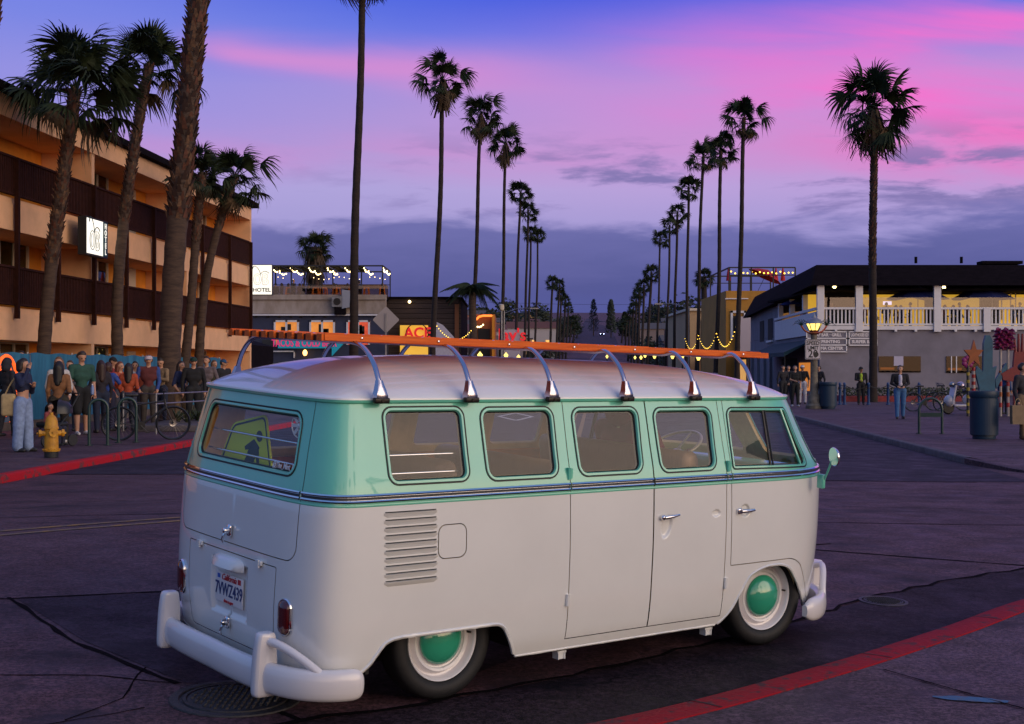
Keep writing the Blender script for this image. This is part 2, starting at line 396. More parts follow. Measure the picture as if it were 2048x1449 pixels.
def grid_sheet(name, xs, ys, zf, m, skew=0.0, dz=0.0):
    xs = np.asarray(xs, float); ys = np.asarray(ys, float); A, B = np.meshgrid(xs, ys); A = A + skew * B; Z = zf(A, B) + dz
    V = np.stack([A, B, Z], -1).reshape(-1, 3); n = len(xs); F = []
    for j in range(len(ys) - 1):
        for i in range(n - 1): F.append((j * n + i, j * n + i + 1, (j + 1) * n + i + 1, (j + 1) * n + i))
    b = MB(); b.v = [tuple(p) for p in V]; b.f = F; b.m = [0] * len(F); return b.build(name, m, smooth=179)
xs = np.concatenate([np.linspace(-900, -60, 15), np.linspace(-50, -14, 13), np.arange(-13, 13.01, .4), np.linspace(14, 50, 13), np.linspace(60, 900, 15)])
ys = np.concatenate([np.linspace(-60, -4, 8), np.arange(-3, 20, .4), np.linspace(21, 60, 26), np.linspace(66, 240, 30), np.linspace(255, 1500, 40)])
road = tag(grid_sheet('ground', xs, ys, gz, M_conc), kind='structure')
LC, RC = -8.3, 6.6        # kerb lines of the avenue
asp = tag(grid_sheet('road', np.linspace(LC, RC, 20), np.concatenate([np.linspace(20.2, 60, 40), np.linspace(65, 1000, 60)]), gz, M_asph, skew=AX, dz=.004), kind='structure')
def ribbon(path, w, zoff, jit=0.0, m=None, name='strip', parent=None, th=.0, step=.15, ends=True):
    """strip of width w that follows a ground path"""
    P = []
    for a, b in zip(path[:-1], path[1:]):
        a = np.array(a, float); b = np.array(b, float); n = max(1, int(np.linalg.norm(b - a) / step))
        for k in range(n): P.append(a + (b - a) * k / n)
    P.append(np.array(path[-1], float)); V = []; F = []
    off = 0.0
    for i, p in enumerate(P):
        d = P[min(i + 1, len(P) - 1)] - P[max(i - 1, 0)]; d /= np.linalg.norm(d); nn = np.array([-d[1], d[0]])
        off = off * .8 + rnd.uniform(-jit, jit); ww = w * (1 + rnd.uniform(-.4, .5) * (1 if jit else 0))
        for sgn in (-.5, .5):
            q = p + nn * (off + sgn * ww); V.append((q[0], q[1], float(gz(q[0], q[1])) + zoff))
    for i in range(len(P) - 1): F.append((2 * i, 2 * i + 2, 2 * i + 3, 2 * i + 1))
    return MB().add(V, F).build(name, m, parent, smooth=179)
# joints and cracks in the slabs
for path, w, j in [([(-6.5, 9.0), (-3.37, 8.9), (-2.2, 9.4), (-.4, 10.6), (3, 12.6)], .030, .008),
                   ([(-3.37, 8.95), (-2.55, 7.8), (-1.75, 7.0)], .030, .012), ([(-1.2, 6.6), (-.3, 5.7)], .030, .012),
                   ([(2.3, 12.3), (5.0, 11.5), (9, 10.4)], .034, .008), ([(-9, 13.0), (-4.7, 13.4), (-3, 13.6), (1, 14.0), (8, 14.8)], .024, .006),
                   ([(-9.0, 15.6), (-3, 15.9), (3, 16.2), (9, 16.2)], .015, .006), ([(-2.9, 7.0), (-2.2, 7.1), (-1.75, 7.0)], .012, .01), ([(-2.2, 6.2), (-1.8, 6.55)], .012, .012),
                   ([(-8, 20.1), (7, 20.1)], .03, .02), ([(-2.0, 7.3), (-1.95, 6.7), (-2.1, 6.3)], .010, .015)]:
    ribbon(path, w, .003, j, M_tar, 'tar_joint', road)
M_patch = concrete_mat('road_patch', (.026, .014, .022), (.052, .030, .040), (.010, .006, .009), .15)
pp = [(-3.30, 8.90), (-2.2, 9.36), (-.4, 10.55), (.9, 9.3), (-.5, 6.9), (-1.72, 7.02), (-2.5, 7.82)]; pc = np.mean(pp, 0); V = [(pc[0], pc[1], float(gz(*pc)) + .0025)] + [(p[0], p[1], float(gz(*p)) + .0025) for p in pp]
MB().add(V, [(0, 1 + (i + 1) % 7, 1 + i) for i in range(7)]).build('slab_patch', M_patch, road)
for o_ in (0.0, .28):
    ribbon([(-9.5 + o_, 7.6), (-6.4 + o_ * .7, 10.4 - o_), (-4.6 + o_ * .5, 12.0 - o_), (-3.1 + o_ * .4, 13.3 - o_), (-1.6 + o_, 15.5 - o_), (-.2 + o_, 18.2), (.2 + o_, 20.0)], .10, .0045, 0, M_yel, 'painted_line', road)
for Lt in (-.75, -.45):
    ribbon([(SX(Lt, 20.5), 20.5), (SX(Lt, 120), 120), (SX(Lt, 235), 235)], .11, .0085, 0, M_yel, 'painted_line', asp, step=3)
def mark(poly, m, name, parent, dz=.0085):
    return MB().add([(p[0], p[1], float(gz(*p)) + dz) for p in poly], [tuple(range(len(poly)))]).build(name, m, parent)
cx, cy = SX(-2.7, 44), 44   # diamond lane mark: four bars
dp = [(cx, cy - 3.2), (cx + .55, cy), (cx, cy + 3.2), (cx - .55, cy)]
for i in range(4): ribbon([dp[i], dp[(i + 1) % 4]], .14, .0085, 0, M_rwhite, 'painted_diamond', asp, step=1)
for yy in (46.5, 48.5, 50.5): ribbon([(SX(-1.9, yy), yy), (SX(-.9, yy), yy)], .5, .0085, 0, M_rwhite, 'painted_bar', asp, step=.5)

# near pavement: corner plaza where the viewer stands, with its red kerb and gutter
near_curve = [(-9.0, 1.2), (-6.0, 2.4), (-3.4, 3.75), (-1.6, 4.85), (.34, 6.16), (1.57, 7.28), (2.65, 8.42), (3.67, 9.57), (5.0, 10.7), (7.0, 11.9), (10.0, 12.9), (14.0, 13.4)]
NC = catmull(near_curve, 8)
def strip_from(curve, offs, name, m, zf, smooth=60, dirv=None):
    """rows of the curve shifted sideways (away from the road) by offs"""
    V = []; F = []; k = len(offs)
    for i, p in enumerate(curve):
        d = curve[min(i + 1, len(curve) - 1)] - curve[max(i - 1, 0)]; d = d / np.linalg.norm(d)
        nn = np.array([d[1], -d[0]]) if dirv is None else np.array(dirv)
        for (o, h) in offs:
            q = p + nn * o; V.append((q[0], q[1], zf(p, q) + h))
    for i in range(len(curve) - 1):
        for j in range(k - 1): F.append((i * k + j, (i + 1) * k + j, (i + 1) * k + j + 1, i * k + j + 1))
    return MB().add(V, F).build(name, m, smooth=smooth)
zk = lambda p, q: float(gz(p[0], p[1]))
KH = .125
kerb_near = tag(strip_from(NC, [(0, -.06), (.008, KH - .03), (.02, KH - .008), (.035, KH), (.14, KH + .003), (.225, KH + .002), (.231, KH - .03)], 'kerb', M_red, zk, 50), kind='structure')
plaza_rows = [(.232, KH - .004)] + [(o, KH - .002) for o in (.5, .8, 1.4, 2.2, 3.4, 5, 7.5, 11, 16)]
plaza = tag(strip_from(NC, plaza_rows, 'pavement', M_walk, zk, 179, dirv=None), kind='structure')
# flatten: the slab far from the kerb runs level
tag(strip_from(NC, [(-.98, .004), (-.7, .006), (-.35, .004), (-.002, .003)], 'gutter', M_gut, lambda p, q: float(gz(q[0], q[1])), 179), kind='structure')
b = MB(); V = []; F = []
for i, p in enumerate(NC):
    d = NC[min(i + 1, len(NC) - 1)] - NC[max(i - 1, 0)]; d = d / np.linalg.norm(d); nn = np.array([-d[1], d[0]]); o1 = .985 + rnd.uniform(-.035, .035); w = .016 * (1 + rnd.uniform(-.3, .6))
    for q in (p + nn * (o1 - w), p + nn * (o1 + w)): V.append((q[0], q[1], float(gz(*q)) + .008))
for i in range(len(NC) - 1): F.append((2 * i, 2 * i + 2, 2 * i + 3, 2 * i + 1))
b.add(V, F).build('tar_joint', M_tar, road, smooth=179)
def on_plaza(x, y, h=0.0):
    c = np.array([p for p in NC]); i = int(np.argmin(np.hypot(c[:, 0] - x, c[:, 1] - y))); return float(gz(c[i, 0], c[i, 1])) + KH + h
def pstrip(path, w, m, name, h=.004, jit=.004, par=None):
    P = catmull(path, 6); V = []; F = []
    for i, p in enumerate(P):
        d = P[min(i + 1, len(P) - 1)] - P[max(i - 1, 0)]; d /= np.linalg.norm(d); nn = np.array([-d[1], d[0]]); ww = w * (1 + rnd.uniform(-.3, .4))
        for sg in (-.5, .5): q = p + nn * sg * ww; V.append((q[0], q[1], on_plaza(q[0], q[1], h)))
    for i in range(len(P) - 1): F.append((2 * i, 2 * i + 2, 2 * i + 3, 2 * i + 1))
    MB().add(V, F).build(name, m, par or plaza, smooth=179)
pstrip([(2.02, 7.25), (2.2, 6.9), (2.5, 6.35), (2.9, 5.7), (3.6, 4.6)], .016, M_tar, 'slab_joint')
pstrip([(-.2, 5.45), (.3, 4.8), (.8, 4.1)], .014, M_tar, 'slab_joint')
pstrip([(4.3, 10.2), (5.2, 9.2), (6.4, 7.9)], .016, M_tar, 'slab_joint')
M_bp = mat('blue_paint', (.03, .13, .24), .7, col2=(.10, .10, .12), vscale=14, contrast=(.35, .55))
for (cx, cy, rx, ry, a) in [(2.27, 6.60, .17, .05, -.3)]:
    P = []
    for k in range(28):
        t = 2 * PI * k / 28; r = 1 + rnd.uniform(-.12, .12); u, v = rx * r * math.cos(t), ry * r * math.sin(t)
        q = (cx + u * math.cos(a) - v * math.sin(a), cy + u * math.sin(a) + v * math.cos(a)); P.append((q[0], q[1], on_plaza(q[0], q[1], .004)))
    MB().add(P, [tuple(range(28))]).build('paint_patch', M_bp, plaza)

# left and right pavements of the avenue
def side_pave(Lk, sgn, y0, y1, width, zoff, mk, nm):
    Y = np.concatenate([np.linspace(y0, 60, 60), np.linspace(64, y1, 40)])
    cur = [np.array([SX(Lk, y), y]) for y in Y]
    V = []; F = []; offs = [(0, -.08), (.008, .09), (.02, .112), (.035, .12), (.16, .121), (.165, .10)]
    def rows(offs, name, m, sm):
        V = []; F = []; k = len(offs)
        for p in cur:
            for (o, h) in offs: V.append((p[0] + sgn * o, p[1], float(flat_z(p[0], p[1])) + h + zoff))
        for i in range(len(cur) - 1):
            for j in range(k - 1): F.append((i * k + j, (i + 1) * k + j, (i + 1) * k + j + 1, i * k + j + 1)[::(1 if sgn > 0 else -1)])
        return tag(MB().add(V, F).build(name, m, smooth=sm), kind='structure')
    rows(offs, 'kerb', mk, 50)
    return rows([(.166, .116), (2, .12), (5, .122), (width, .124)], 'pavement', M_walk, 179)
M_kgrey = mat('kerb_grey', (.10, .085, .09), .8, var=.35, vscale=4, bump=.3)
pav_l = side_pave(LC, -1, 9.0, 240, 26, 0.0, M_redworn, 'l')
pav_r = side_pave(RC, 1, 24.0, 240, 34, 0.0, M_kgrey, 'r')
Y0_ = 24.0; V = []   # the end of the right pavement falls to a kerb ramp
cur = [(SX(RC, 24), 24.0), (SX(RC, 24) + .25, 22.2), (SX(RC, 24) + 1.0, 20.6), (SX(RC, 24) + 2.6, 19.4), (SX(RC, 24) + 5, 18.9), (SX(RC, 24) + 14, 18.6), (SX(RC, 24) + 34, 18.4)]
CC = catmull(cur, 5); h_ = [float(flat_z(SX(RC, 24), 24)) + .12 * (1 - .8 * math.exp(-((i - 8) / 5.0) ** 2)) for i in range(len(CC))]
V = []; F = []
for i, p in enumerate(CC):
    V += [(p[0], p[1], -.2), (p[0], p[1], h_[i] - .012), (p[0] + .02, p[1] + .02, h_[i]), (p[0] + .15, p[1] + .12, h_[i] + .001)]
    q = (max(p[0], SX(RC, 24) + .0), 24.0); V.append((q[0] + (.166 if i == 0 else 0) + (i * .02), q[1] + .001, float(flat_z(SX(RC, 24), 24)) + .119))
for i in range(len(CC) - 1):
    for j in range(4): F.append((i * 5 + j, (i + 1) * 5 + j, (i + 1) * 5 + j + 1, i * 5 + j + 1))
tag(MB().add(V, F).build('pavement', M_walk, smooth=40), kind='structure')
def PZ(x, y):
    """height of the side pavements"""
    return float(flat_z(SX(LC if x < 0 else RC, y), y)) + .122
def slab_lines(Lk, sgn, ys_, w, par):
    for yy in ys_:
        x0 = SX(Lk, yy) + sgn * .17; z = PZ(x0, yy) + .003
        MB().add([(x0, yy - .009, z), (x0 + sgn * w, yy - .009, z), (x0 + sgn * w, yy + .009, z), (x0, yy + .009, z)], [(0, 1, 2, 3)]).build('slab_joint', M_tar, par)
slab_lines(LC, -1, np.arange(14, 40, 2.4), 5.5, pav_l); slab_lines(RC, 1, np.arange(26, 60, 3.0), 7, pav_r)

# manhole under the rear bumper, valve cover in the gutter
def manhole(name, label, x, y, r, nst):
    t = thing(name, label, 'manhole cover', (x, y, float(gz(x, y))), rot=(.0305, .0353, 0))
    MB().lathe([(r * 1.0, .002), (r * .99, .010), (r * .86, .011), (r * .84, .002), (r * .80, .002), (r * .79, .012), (r * .74, .012)], 48).build('frame_ring', M_iron, t, smooth=40)
    MB().lathe([(r * .735, .004), (r * .72, .009), (0, .009)], 48).build('lid', M_iron, t, smooth=40)
    b = MB(); g = r * .09; n = int(r * .7 / g)
    for i in range(-n, n + 1):
        for j in range(-n, n + 1):
            px, py = i * g, j * g + (g / 2 if i % 2 else 0)
            if math.hypot(px, py) < r * .66: b.box((px, py, .012), (g * .6, g * .42, .008), rz=(.6 if (i + j) % 2 else -.6), taper=.7)
    tag(b.build('tread_stud', M_iron, t), kind='stuff')
    return t
manhole('manhole_cover', 'studded iron manhole cover under the rear bumper of the camper van', -1.40, 6.76, .33, 0)
manhole('valve_cover', 'small round iron cover in the concrete ahead of the van', 2.74, 9.85, .18, 0)

M_kj = mat('kerb_joint_dark', (.012, .008, .010), .8); acc_ = 0.0
for i in range(1, len(NC) - 1):
    acc_ += float(np.linalg.norm(NC[i] - NC[i - 1]))
    if acc_ > 1.5:
        acc_ = 0; p = NC[i]; d = NC[i + 1] - NC[i - 1]; d /= np.linalg.norm(d); nn = np.array([d[1], -d[0]]); V = []
        for o, h in ((-.003, .0), (-.003, KH - .02), (.03, KH + .0035), (.226, KH + .0055)):
            for s_ in (-.006, .006): q = p + nn * o + d * s_; V.append((q[0], q[1], float(gz(*p)) + h))
        MB().add(V, [(0, 1, 3, 2), (2, 3, 5, 4), (4, 5, 7, 6)]).build('kerb_joint', M_kj, kerb_near)
# ------------------------------------------------------------------ buildings
FPX = 2667.7
def at(u, v, Y): return ((u - 1024) / FPX * Y, Y, 1.62 + (735 - v) / FPX * Y)
RZ = -math.atan(AX)
def street_root(name, label, cat, Lt, Y=0.0, group=None): return thing(name, label, cat, (SX(Lt, Y), Y, 0), RZ, group)
M_org = mat('stucco_orange', (.80, .30, .03), .85, var=.12, vscale=1.5, bump=.25, bscale=60)
M_beige = mat('stucco_beige', (.80, .46, .25), .85, var=.10, vscale=1.2, bump=.25, bscale=60)
M_brown = mat('railing_brown', (.034, .010, .006), .85, var=.3, vscale=6, spec=.15)
M_roofd = mat('roof_dark', (.008, .006, .008), .95, var=.3, vscale=3, spec=.05)
M_cream = mat('frame_cream', (.62, .52, .40), .6)
M_pane = glass('window_glass_dark', (.5, .52, .45), 1.35)
M_curt = mat('curtain_green', (.10, .12, .04), .9, var=.5, vscale=3, stretch=(1, 14, .3))
M_room = mat('room_dark', (.02, .016, .014), .9)
M_white = mat('white_trim', (.68, .66, .68), .55, var=.06, vscale=3)
M_navy = mat('wall_navy', (.030, .036, .075), .8, var=.15, vscale=1.2)
M_conc2 = mat('wall_concrete_stained', (.36, .30, .26), .85, col2=(.20, .15, .11), vscale=.9, stretch=(1, 1, .45), contrast=(.32, .6))
M_greyw = mat('wall_grey', (.20, .185, .225), .85, var=.18, vscale=.7, bump=.15, bscale=30)
M_bulb = emis('bulb_warm', (1.0, .72, .32), 6.0)
M_bulb_y = emis('bulb_yellow', (1.0, .62, .07), 3.5)
M_lit_o = mat('lit_interior_orange', (.5, .22, .06), .8, emit=(1.0, .32, .05), estr=.55, var=.5, vscale=1.5)
M_lit_y = mat('lit_interior_yellow', (.6, .36, .05), .8, emit=(1.0, .55, .05), estr=.50, var=.25, vscale=.5)
M_lit_r = mat('lit_interior_red', (.4, .06, .03), .8, emit=(1.0, .12, .05), estr=.5, var=.6, vscale=3)
M_wire = mat('wire_black', (.012, .012, .013), .6)
M_signw = mat('sign_lightbox', (.8, .8, .74), .5, emit=(1.0, .97, .84), estr=.95)
M_signdk = mat('sign_case_dark', (.015, .016, .018), .5)
M_tealtx = mat('sign_teal', (.01, .10, .12), .5)

# --- hotel
H0, H1 = 20.0, 61.6
hotel = street_root('hotel_building', 'three-storey orange hotel with brown slatted balconies behind the palms', 'hotel', -16)
def hb(name, m, boxes, par=None, sm=None):
    b = MB()
    for (v0, v1, u0, u1, z0, z1) in boxes: b.box(((v0 + v1) / 2, (u0 + u1) / 2, (z0 + z1) / 2), (v1 - v0, u1 - u0, z1 - z0))
    return b.build(name, m, par or hotel, smooth=sm)
hb('wall', M_org, [(-8, -1.65, H0, H1, 0, 8.66)])
hb('end_wall', M_beige, [(-8, -.02, H1, H1 + .25, 0, 8.98)])
hb('roof', M_roofd, [(-8.2, .28, H0, H1 + .5, 9.0, 9.22)])
hb('roof_fascia', M_beige, [(-1.6, .02, H0, H1 - .01, 8.40, 8.995)])
for zf, nm in ((6.26, 'a'), (3.26, 'b')):
    hb('balcony_slab', M_beige, [(-1.64, .0, H0, H1 - .01, zf - .90, zf - .16)])
    hb('balcony_slab', M_beige, [(-1.64, -.05, H0, H1 - .012, zf - .158, zf - .002)])
for u in (32.4, 42.4, 52.2): hb('party_wall', M_beige, [(-1.64, -.012, u - .12, u + .12, 0.12, 8.40)])
posts = [21.8, 24.8, 27.8, 30.7, 33.6, 36.6, 39.4, 42.2, 45.1, 47.9, 50.8, 53.8, 57.8, 61.3]
for zf in (6.26, 3.26):
    for a, b_ in zip(posts[:-1], posts[1:]):
        b = MB(); n = int((b_ - a) / .115)
        for k in range(n): b.box((.045, a + (k + .5) * (b_ - a) / n, zf + .56), (.02, .078, 1.0))
        o = b.build('railing_slats', M_brown, hotel); tag(o, kind='stuff')
        hb('handrail', M_brown, [(.0, .10, a + .03, b_ - .03, zf + 1.06, zf + 1.12), (.02, .07, a + .03, b_ - .03, zf + .06, zf + .11)])
    hb('railing_backing', M_roofd, [(-.012, .004, H0 + 1, H1 - .3, zf + .05, zf + 1.03)])
for u in posts: hb('balcony_post', M_brown, [(.05, .17, u - .06, u + .06, 2.95, 7.35)])
def hwin(u, zf, w=1.9, h=1.45, sill=.75, par=None):
    f = hb('window', M_cream, [(-1.64, -1.58, u - w / 2 - .09, u + w / 2 + .09, zf + sill - .09, zf + sill), (-1.64, -1.58, u - w / 2 - .09, u + w / 2 + .09, zf + sill + h, zf + sill + h + .09), (-1.64, -1.58, u - w / 2 - .09, u - w / 2, zf + sill, zf + sill + h), (-1.64, -1.58, u + w / 2, u + w / 2 + .09, zf + sill, zf + sill + h), (-1.64, -1.575, u - .05, u + .05, zf + sill, zf + sill + h)])
    for sg in (-1, 1):
        hb('pane', M_pane, [(-1.625, -1.62, u + sg * w / 4 - w / 4 + .05, u + sg * w / 4 + w / 4 - .05, zf + sill + .01, zf + sill + h - .01)], f)
        hb('curtain', M_curt, [(-1.645, -1.64, u + sg * w / 4 - w / 4 + .05, u + sg * w / 4 + w / 4 - .05, zf + sill + .01, zf + sill + h - .01)], f)
for zf in (6.26, 3.26, .12):
    for u in (25.5, 30.3, 35.6, 40.2, 46.9, 55.9, 59.4): 
        if not (zf == 6.26 and u == 40.2): hwin(u, zf, 1.9 if u != 59.4 else 1.0)
    for u in (44.2, 38.0, 50.4): hb('room_door', M_cream, [(-1.64, -1.60, u - .45, u + .45, zf, zf + 2.1)])
b = MB()
for k in range(3): b.box((-1.60, 43.6 + k * .55 - (.0), 7.95), (.06, .38, .32))
b.build('vent_window', M_room, hotel)
# --- hotel signs
def ob_mark(parent, Mx, s, mts):
    """outlined letters with two bent palm fronds, drawn as raised lines"""
    m_out, m_dk = mts
    def P(pts, r, m, nm):
        b = MB(); b.tube([tuple(Mx @ Vector((x * s, y * s, .003))) for x, y in pts], r * s * .62, 5); b.build(nm, m, parent, smooth=60)
    el = lambda cx, cy, rx, ry, n=22: [(cx + rx * math.cos(t), cy + ry * math.sin(t)) for t in np.linspace(0, 2 * PI, n)]
    P(el(-.20, -.12, .19, .26), .016, m_out, 'letter_outline'); P(el(-.20, -.12, .10, .18), .012, m_out, 'letter_outline')
    Bp = [(.05, -.38), (.05, .14), (.20, .14), (.29, .08), (.29, -.02), (.22, -.10), (.31, -.18), (.31, -.31), (.22, -.38), (.05, -.38)]
    P(Bp, .016, m_out, 'letter_outline'); P([(.12, -.30), (.20, -.30), (.235, -.23), (.20, -.16), (.12, -.16), (.12, -.30)], .011, m_out, 'letter_outline'); P([(.12, -.06), (.19, -.06), (.215, 0), (.19, .06), (.12, .06), (.12, -.06)], .011, m_out, 'letter_outline')
    P(catmull([(-.05, .10), (-.12, .30), (-.24, .46), (-.36, .50), (-.42, .44)], 4), .022, m_dk, 'frond_mark'); P(catmull([(-.05, .10), (-.0, .20), (.14, .26), (.28, .22), (.34, .16)], 4), .022, m_dk, 'frond_mark'); P(catmull([(-.36, .50), (-.40, .46), (-.44, .36)], 4), .03, m_dk, 'frond_mark')
M_lett = mat('letter_grey', (.22, .24, .26), .5); M_lettd = mat('letter_dark_teal', (.010, .035, .05), .5)
sg1 = street_root('hotel_sign', 'lit cream box sign with vertical HOTEL strip on the hotel balcony front', 'sign', -15.5)
MB().box((0, 41.05, 5.60), (.26, 1.76, 1.16)).build('sign_case', M_signdk, sg1)
MB().box((.135, 40.86, 5.60), (.012, 1.30, 1.06)).build('light_panel', M_signw, sg1)
ob_mark(sg1, facing((.142, 40.86, 5.62), (1, 0, 0)), 1.12, (M_lettd, M_lettd))
MB().box((.135, 41.73, 5.60), (.012, .36, 1.06)).build('strip_panel', M_tealtx, sg1)
for k, ch in enumerate('HOTEL'): text(ch, .23, M_signw, sg1, facing((.143, 41.73, 6.00 - k * .20), (1, 0, 0)), 'lettering', .004, .008)
MB().box((-.2, 41.3, 5.6), (.2, .08, .08)).build('bracket', M_signdk, sg1)
sg2 = thing('hotel_sign', 'white lit OB HOTEL sign at the far end of the orange hotel', 'sign', at(523.5, 560, 61.95))
MB().box((0, 0.12, 0), (.98, .22, 1.42)).build('sign_case', M_signdk, sg2); MB().box((0, 0, 0), (.92, .02, 1.36)).build('light_panel', M_signw, sg2)
ob_mark(sg2, facing((.0, -.013, .14), (0, -1, 0)), .98, (M_lett, M_lettd)); text('HOTEL', .25, M_lettd, sg2, facing((0, -.014, -.48), (0, -1, 0)), 'lettering', .003, .006, sx=1.08)
MB().box((-.6, .12, 0), (.3, .1, .1)).build('bracket', M_signdk, sg2)
# rooftop box at the dark car-port beyond the hotel
cp = thing('carport_roof', 'dark sloping canopy between the hotel and the taco bar', 'canopy', (0, 0, 0))
MB().prism([(at(420, 0, 64)[0], at(0, 665, 64)[2]), (at(502, 0, 64)[0], at(0, 690, 64)[2]), (at(502, 0, 64)[0], at(0, 740, 64)[2]), (at(420, 0, 64)[0], at(0, 740, 64)[2])], 'y', 64.0, 70.0).build('canopy', M_roofd, cp)
MB().box((at(452, 0, 63.8)[0], 63.8, at(0, 668, 64)[2]), (1.6, .3, .35)).build('canopy_edge', M_beige, cp)

# --- taco bar with a roof terrace
YT = 95.0
def fb(name, m, rects, Y, par, depth=.1, sm=None):
    """boxes given by picture-free metres: (x0,x1,z0,z1) on a wall at distance Y"""
    b = MB()
    for (x0, x1, z0, z1) in rects: b.box(((x0 + x1) / 2, Y + depth / 2, (z0 + z1) / 2), (x1 - x0, depth, z1 - z0))
    return b.build(name, m, par, smooth=sm)
def R4(u0, v0, u1, v1, Y): a = at(u0, v1, Y); b = at(u1, v0, Y); return (a[0], b[0], a[2], b[2])
taco = thing('taco_bar_building', 'navy blue bar building with concrete parapet and lit roof terrace', 'building', (at(640, 0, YT)[0], YT, 0))
taco.location = (0, 0, 0)
x0, x1, _, _ = R4(430, 0, 772, 0, YT)
fb('wall', M_navy, [(x0, x1, 0, at(0, 630, YT)[2])], YT, taco, 14)
fb('parapet', M_conc2, [(x0, x1, at(0, 628, YT)[2], at(0, 600, YT)[2])], YT - .1, taco, .5); fb('parapet_cap', M_conc2, [(x0, x1, at(0, 600, YT)[2], at(0, 590, YT)[2])], YT - .25, taco, .8); fb('ledge', M_white, [(x0, x1, at(0, 632, YT)[2], at(0, 629.2, YT)[2])], YT - .3, taco, .3)
fb('roof_deck', M_roofd, [(x0, x1, at(0, 600, YT)[2], at(0, 592, YT)[2])], YT + .6, taco, 12)
for (u0, u1) in ((548, 598), (619, 670), (693, 740)):
    r = R4(u0, 641, u1, 690, YT); f = fb('window', M_white, [(r[0], r[0] + .13, r[2], r[3]), (r[1] - .13, r[1], r[2], r[3]), (r[0], r[1], r[3] - .13, r[3]), ((r[0] + r[1]) / 2 - .07, (r[0] + r[1]) / 2 + .07, r[2], r[3])], YT - .12, taco, .12)
    fb('lit_room', [M_lit_o, M_lit_r][u0 == 693], [(r[0], r[1], r[2], r[3])], YT - .03, f, .02)
    b = MB()
    for k in range(6): xx = rnd.uniform(r[0] + .2, r[1] - .5); zz = rnd.uniform(r[2] + .2, r[3] - .7); b.box((xx + .2, YT - .045, zz + .25), (rnd.uniform(.2, .5), .02, rnd.uniform(.3, .8)))
    b.build('interior_shape', M_room, f)
for u in (512, 536, 558, 582, 602, 626, 650): fb('roof_scupper', M_room, [R4(u - 3, 626.5 + 3, u + 3, 636, YT)], YT - .06, taco, .06)
r = R4(556, 677, 672, 697, YT - .6); sgt = thing('taco_sign', 'teal arrow sign with pink TACOS & COLD BEER lettering', 'sign', (0, 0, 0))
M_teal = mat('sign_teal_bright', (.01, .25, .34), .5, emit=(.0, .30, .42), estr=.25); M_pk = mat('sign_pink', (.75, .03, .16), .5, emit=(1, .05, .25), estr=.3)
MB().prism([(r[0], r[2]), (r[1] - .3, r[2]), (r[1] - .3, r[2] - .55), (r[1] + .75, (r[2] + r[3]) / 2 + .2), (r[1] - .3, r[3] + .3), (r[1] - .3, r[3]), (r[0], r[3])], 'y', YT - .6, YT - .45).build('arrow_panel', M_teal, sgt)
text('TACOS & COLD BEER', .72, M_pk, sgt, facing(((r[0] + r[1]) / 2 - .2, YT - .62, (r[2] + r[3]) / 2), (0, -1, 0)), 'lettering', .01, .02, sx=.66)
fb('lit_notice', M_signdk, [R4(525, 680, 552, 698, YT)], YT - .1, taco, .08)
wl = thing('wall_lantern', 'small glowing wall lantern on the taco bar front', 'lamp', at(610, 706, YT - .5)); MB().sphere((0, 0, 0), (.16, .16, .22), 10, 6).build('lamp_glass', emis('lantern_glow', (1, .5, .12), 5), wl, smooth=60); MB().box((0, .25, .25), (.06, .5, .06)).build('bracket', M_wire, wl)
fb('service_hatch', M_white, [R4(530, 702, 590, 704.5, YT), R4(530, 702, 533, 716, YT), R4(588, 702, 590, 716, YT)], YT - .2, taco, .2)
# terrace pergola
perg = thing('terrace_pergola', 'black steel pergola with string lights over the roof terrace', 'pergola', (0, 0, 0)); yP = YT + 1.2
zt0 = at(0, 532, yP)[2]; zdk = at(0, 595, YT)[2]; xl, xr_ = at(505, 0, yP)[0], at(765, 0, yP)[0]
b = MB(); 
for yy in (yP, yP + 6.0): b.bar((xl, yy, zt0), (xr_, yy, zt0), .10)
b.bar((xr_, yP, zt0), (xr_, yP + 6, zt0), .10); b.bar((xl, yP, zt0), (xl, yP + 6, zt0), .10); b.build('top_frame', M_wire, perg)
for x in np.linspace(xl + .6, xr_, 5):
    for yy in (yP, yP + 6): MB().bar((x, yy, zdk), (x, yy, zt0), .09).build('post', M_wire, perg)
for k, x in enumerate(np.linspace(xl + .8, xr_ - 1.8, 9)): MB().box((x, yP + 3, zt0 - .03), (.75, 5.9, .04)).build('shade_cloth', mat('shade_cloth', (.03, .026, .03), .9), perg)
b = MB()
for x in np.linspace(xl + 1.4, xr_, 7):
    for k in range(11): b.sphere((x + rnd.uniform(-.05, .05), yP + .1 + k * .57, zt0 - .17 - .16 * math.sin(PI * (k % 5) / 5)), .055, 6, 4)
for k in range(24):
    if rnd.random() < .8: b.sphere((xl + (xr_ - xl) * k / 24, yP + 6, zt0 - .5 + .1 * math.sin(k)), .03, 6, 4)
tag(b.build('string_light_bulb', M_bulb, perg), kind='stuff')
fb('terrace_rail', M_wire, [(xl, xr_ + .6, at(0, 570, YT)[2], at(0, 570, YT)[2] + .05)], YT + .5, taco, .05)
fb('terrace_screen', glass('terrace_glass', (.6, .5, .42), 1.4), [(xl, xr_ + .5, zdk, at(0, 571, YT)[2])], YT + .52, taco, .02)
fb('bar_counter', mat('counter_wood', (.20, .09, .035), .6, var=.4, vscale=4), [R4(642, 569, 772, 577, YT + 4)], YT + 4, taco, .6)
M_stool = mat('stool_orange_glow', (.85, .28, .03), .5, emit=(1, .3, .03), estr=.10)  # faint emission puts a warm glow into the stool colour
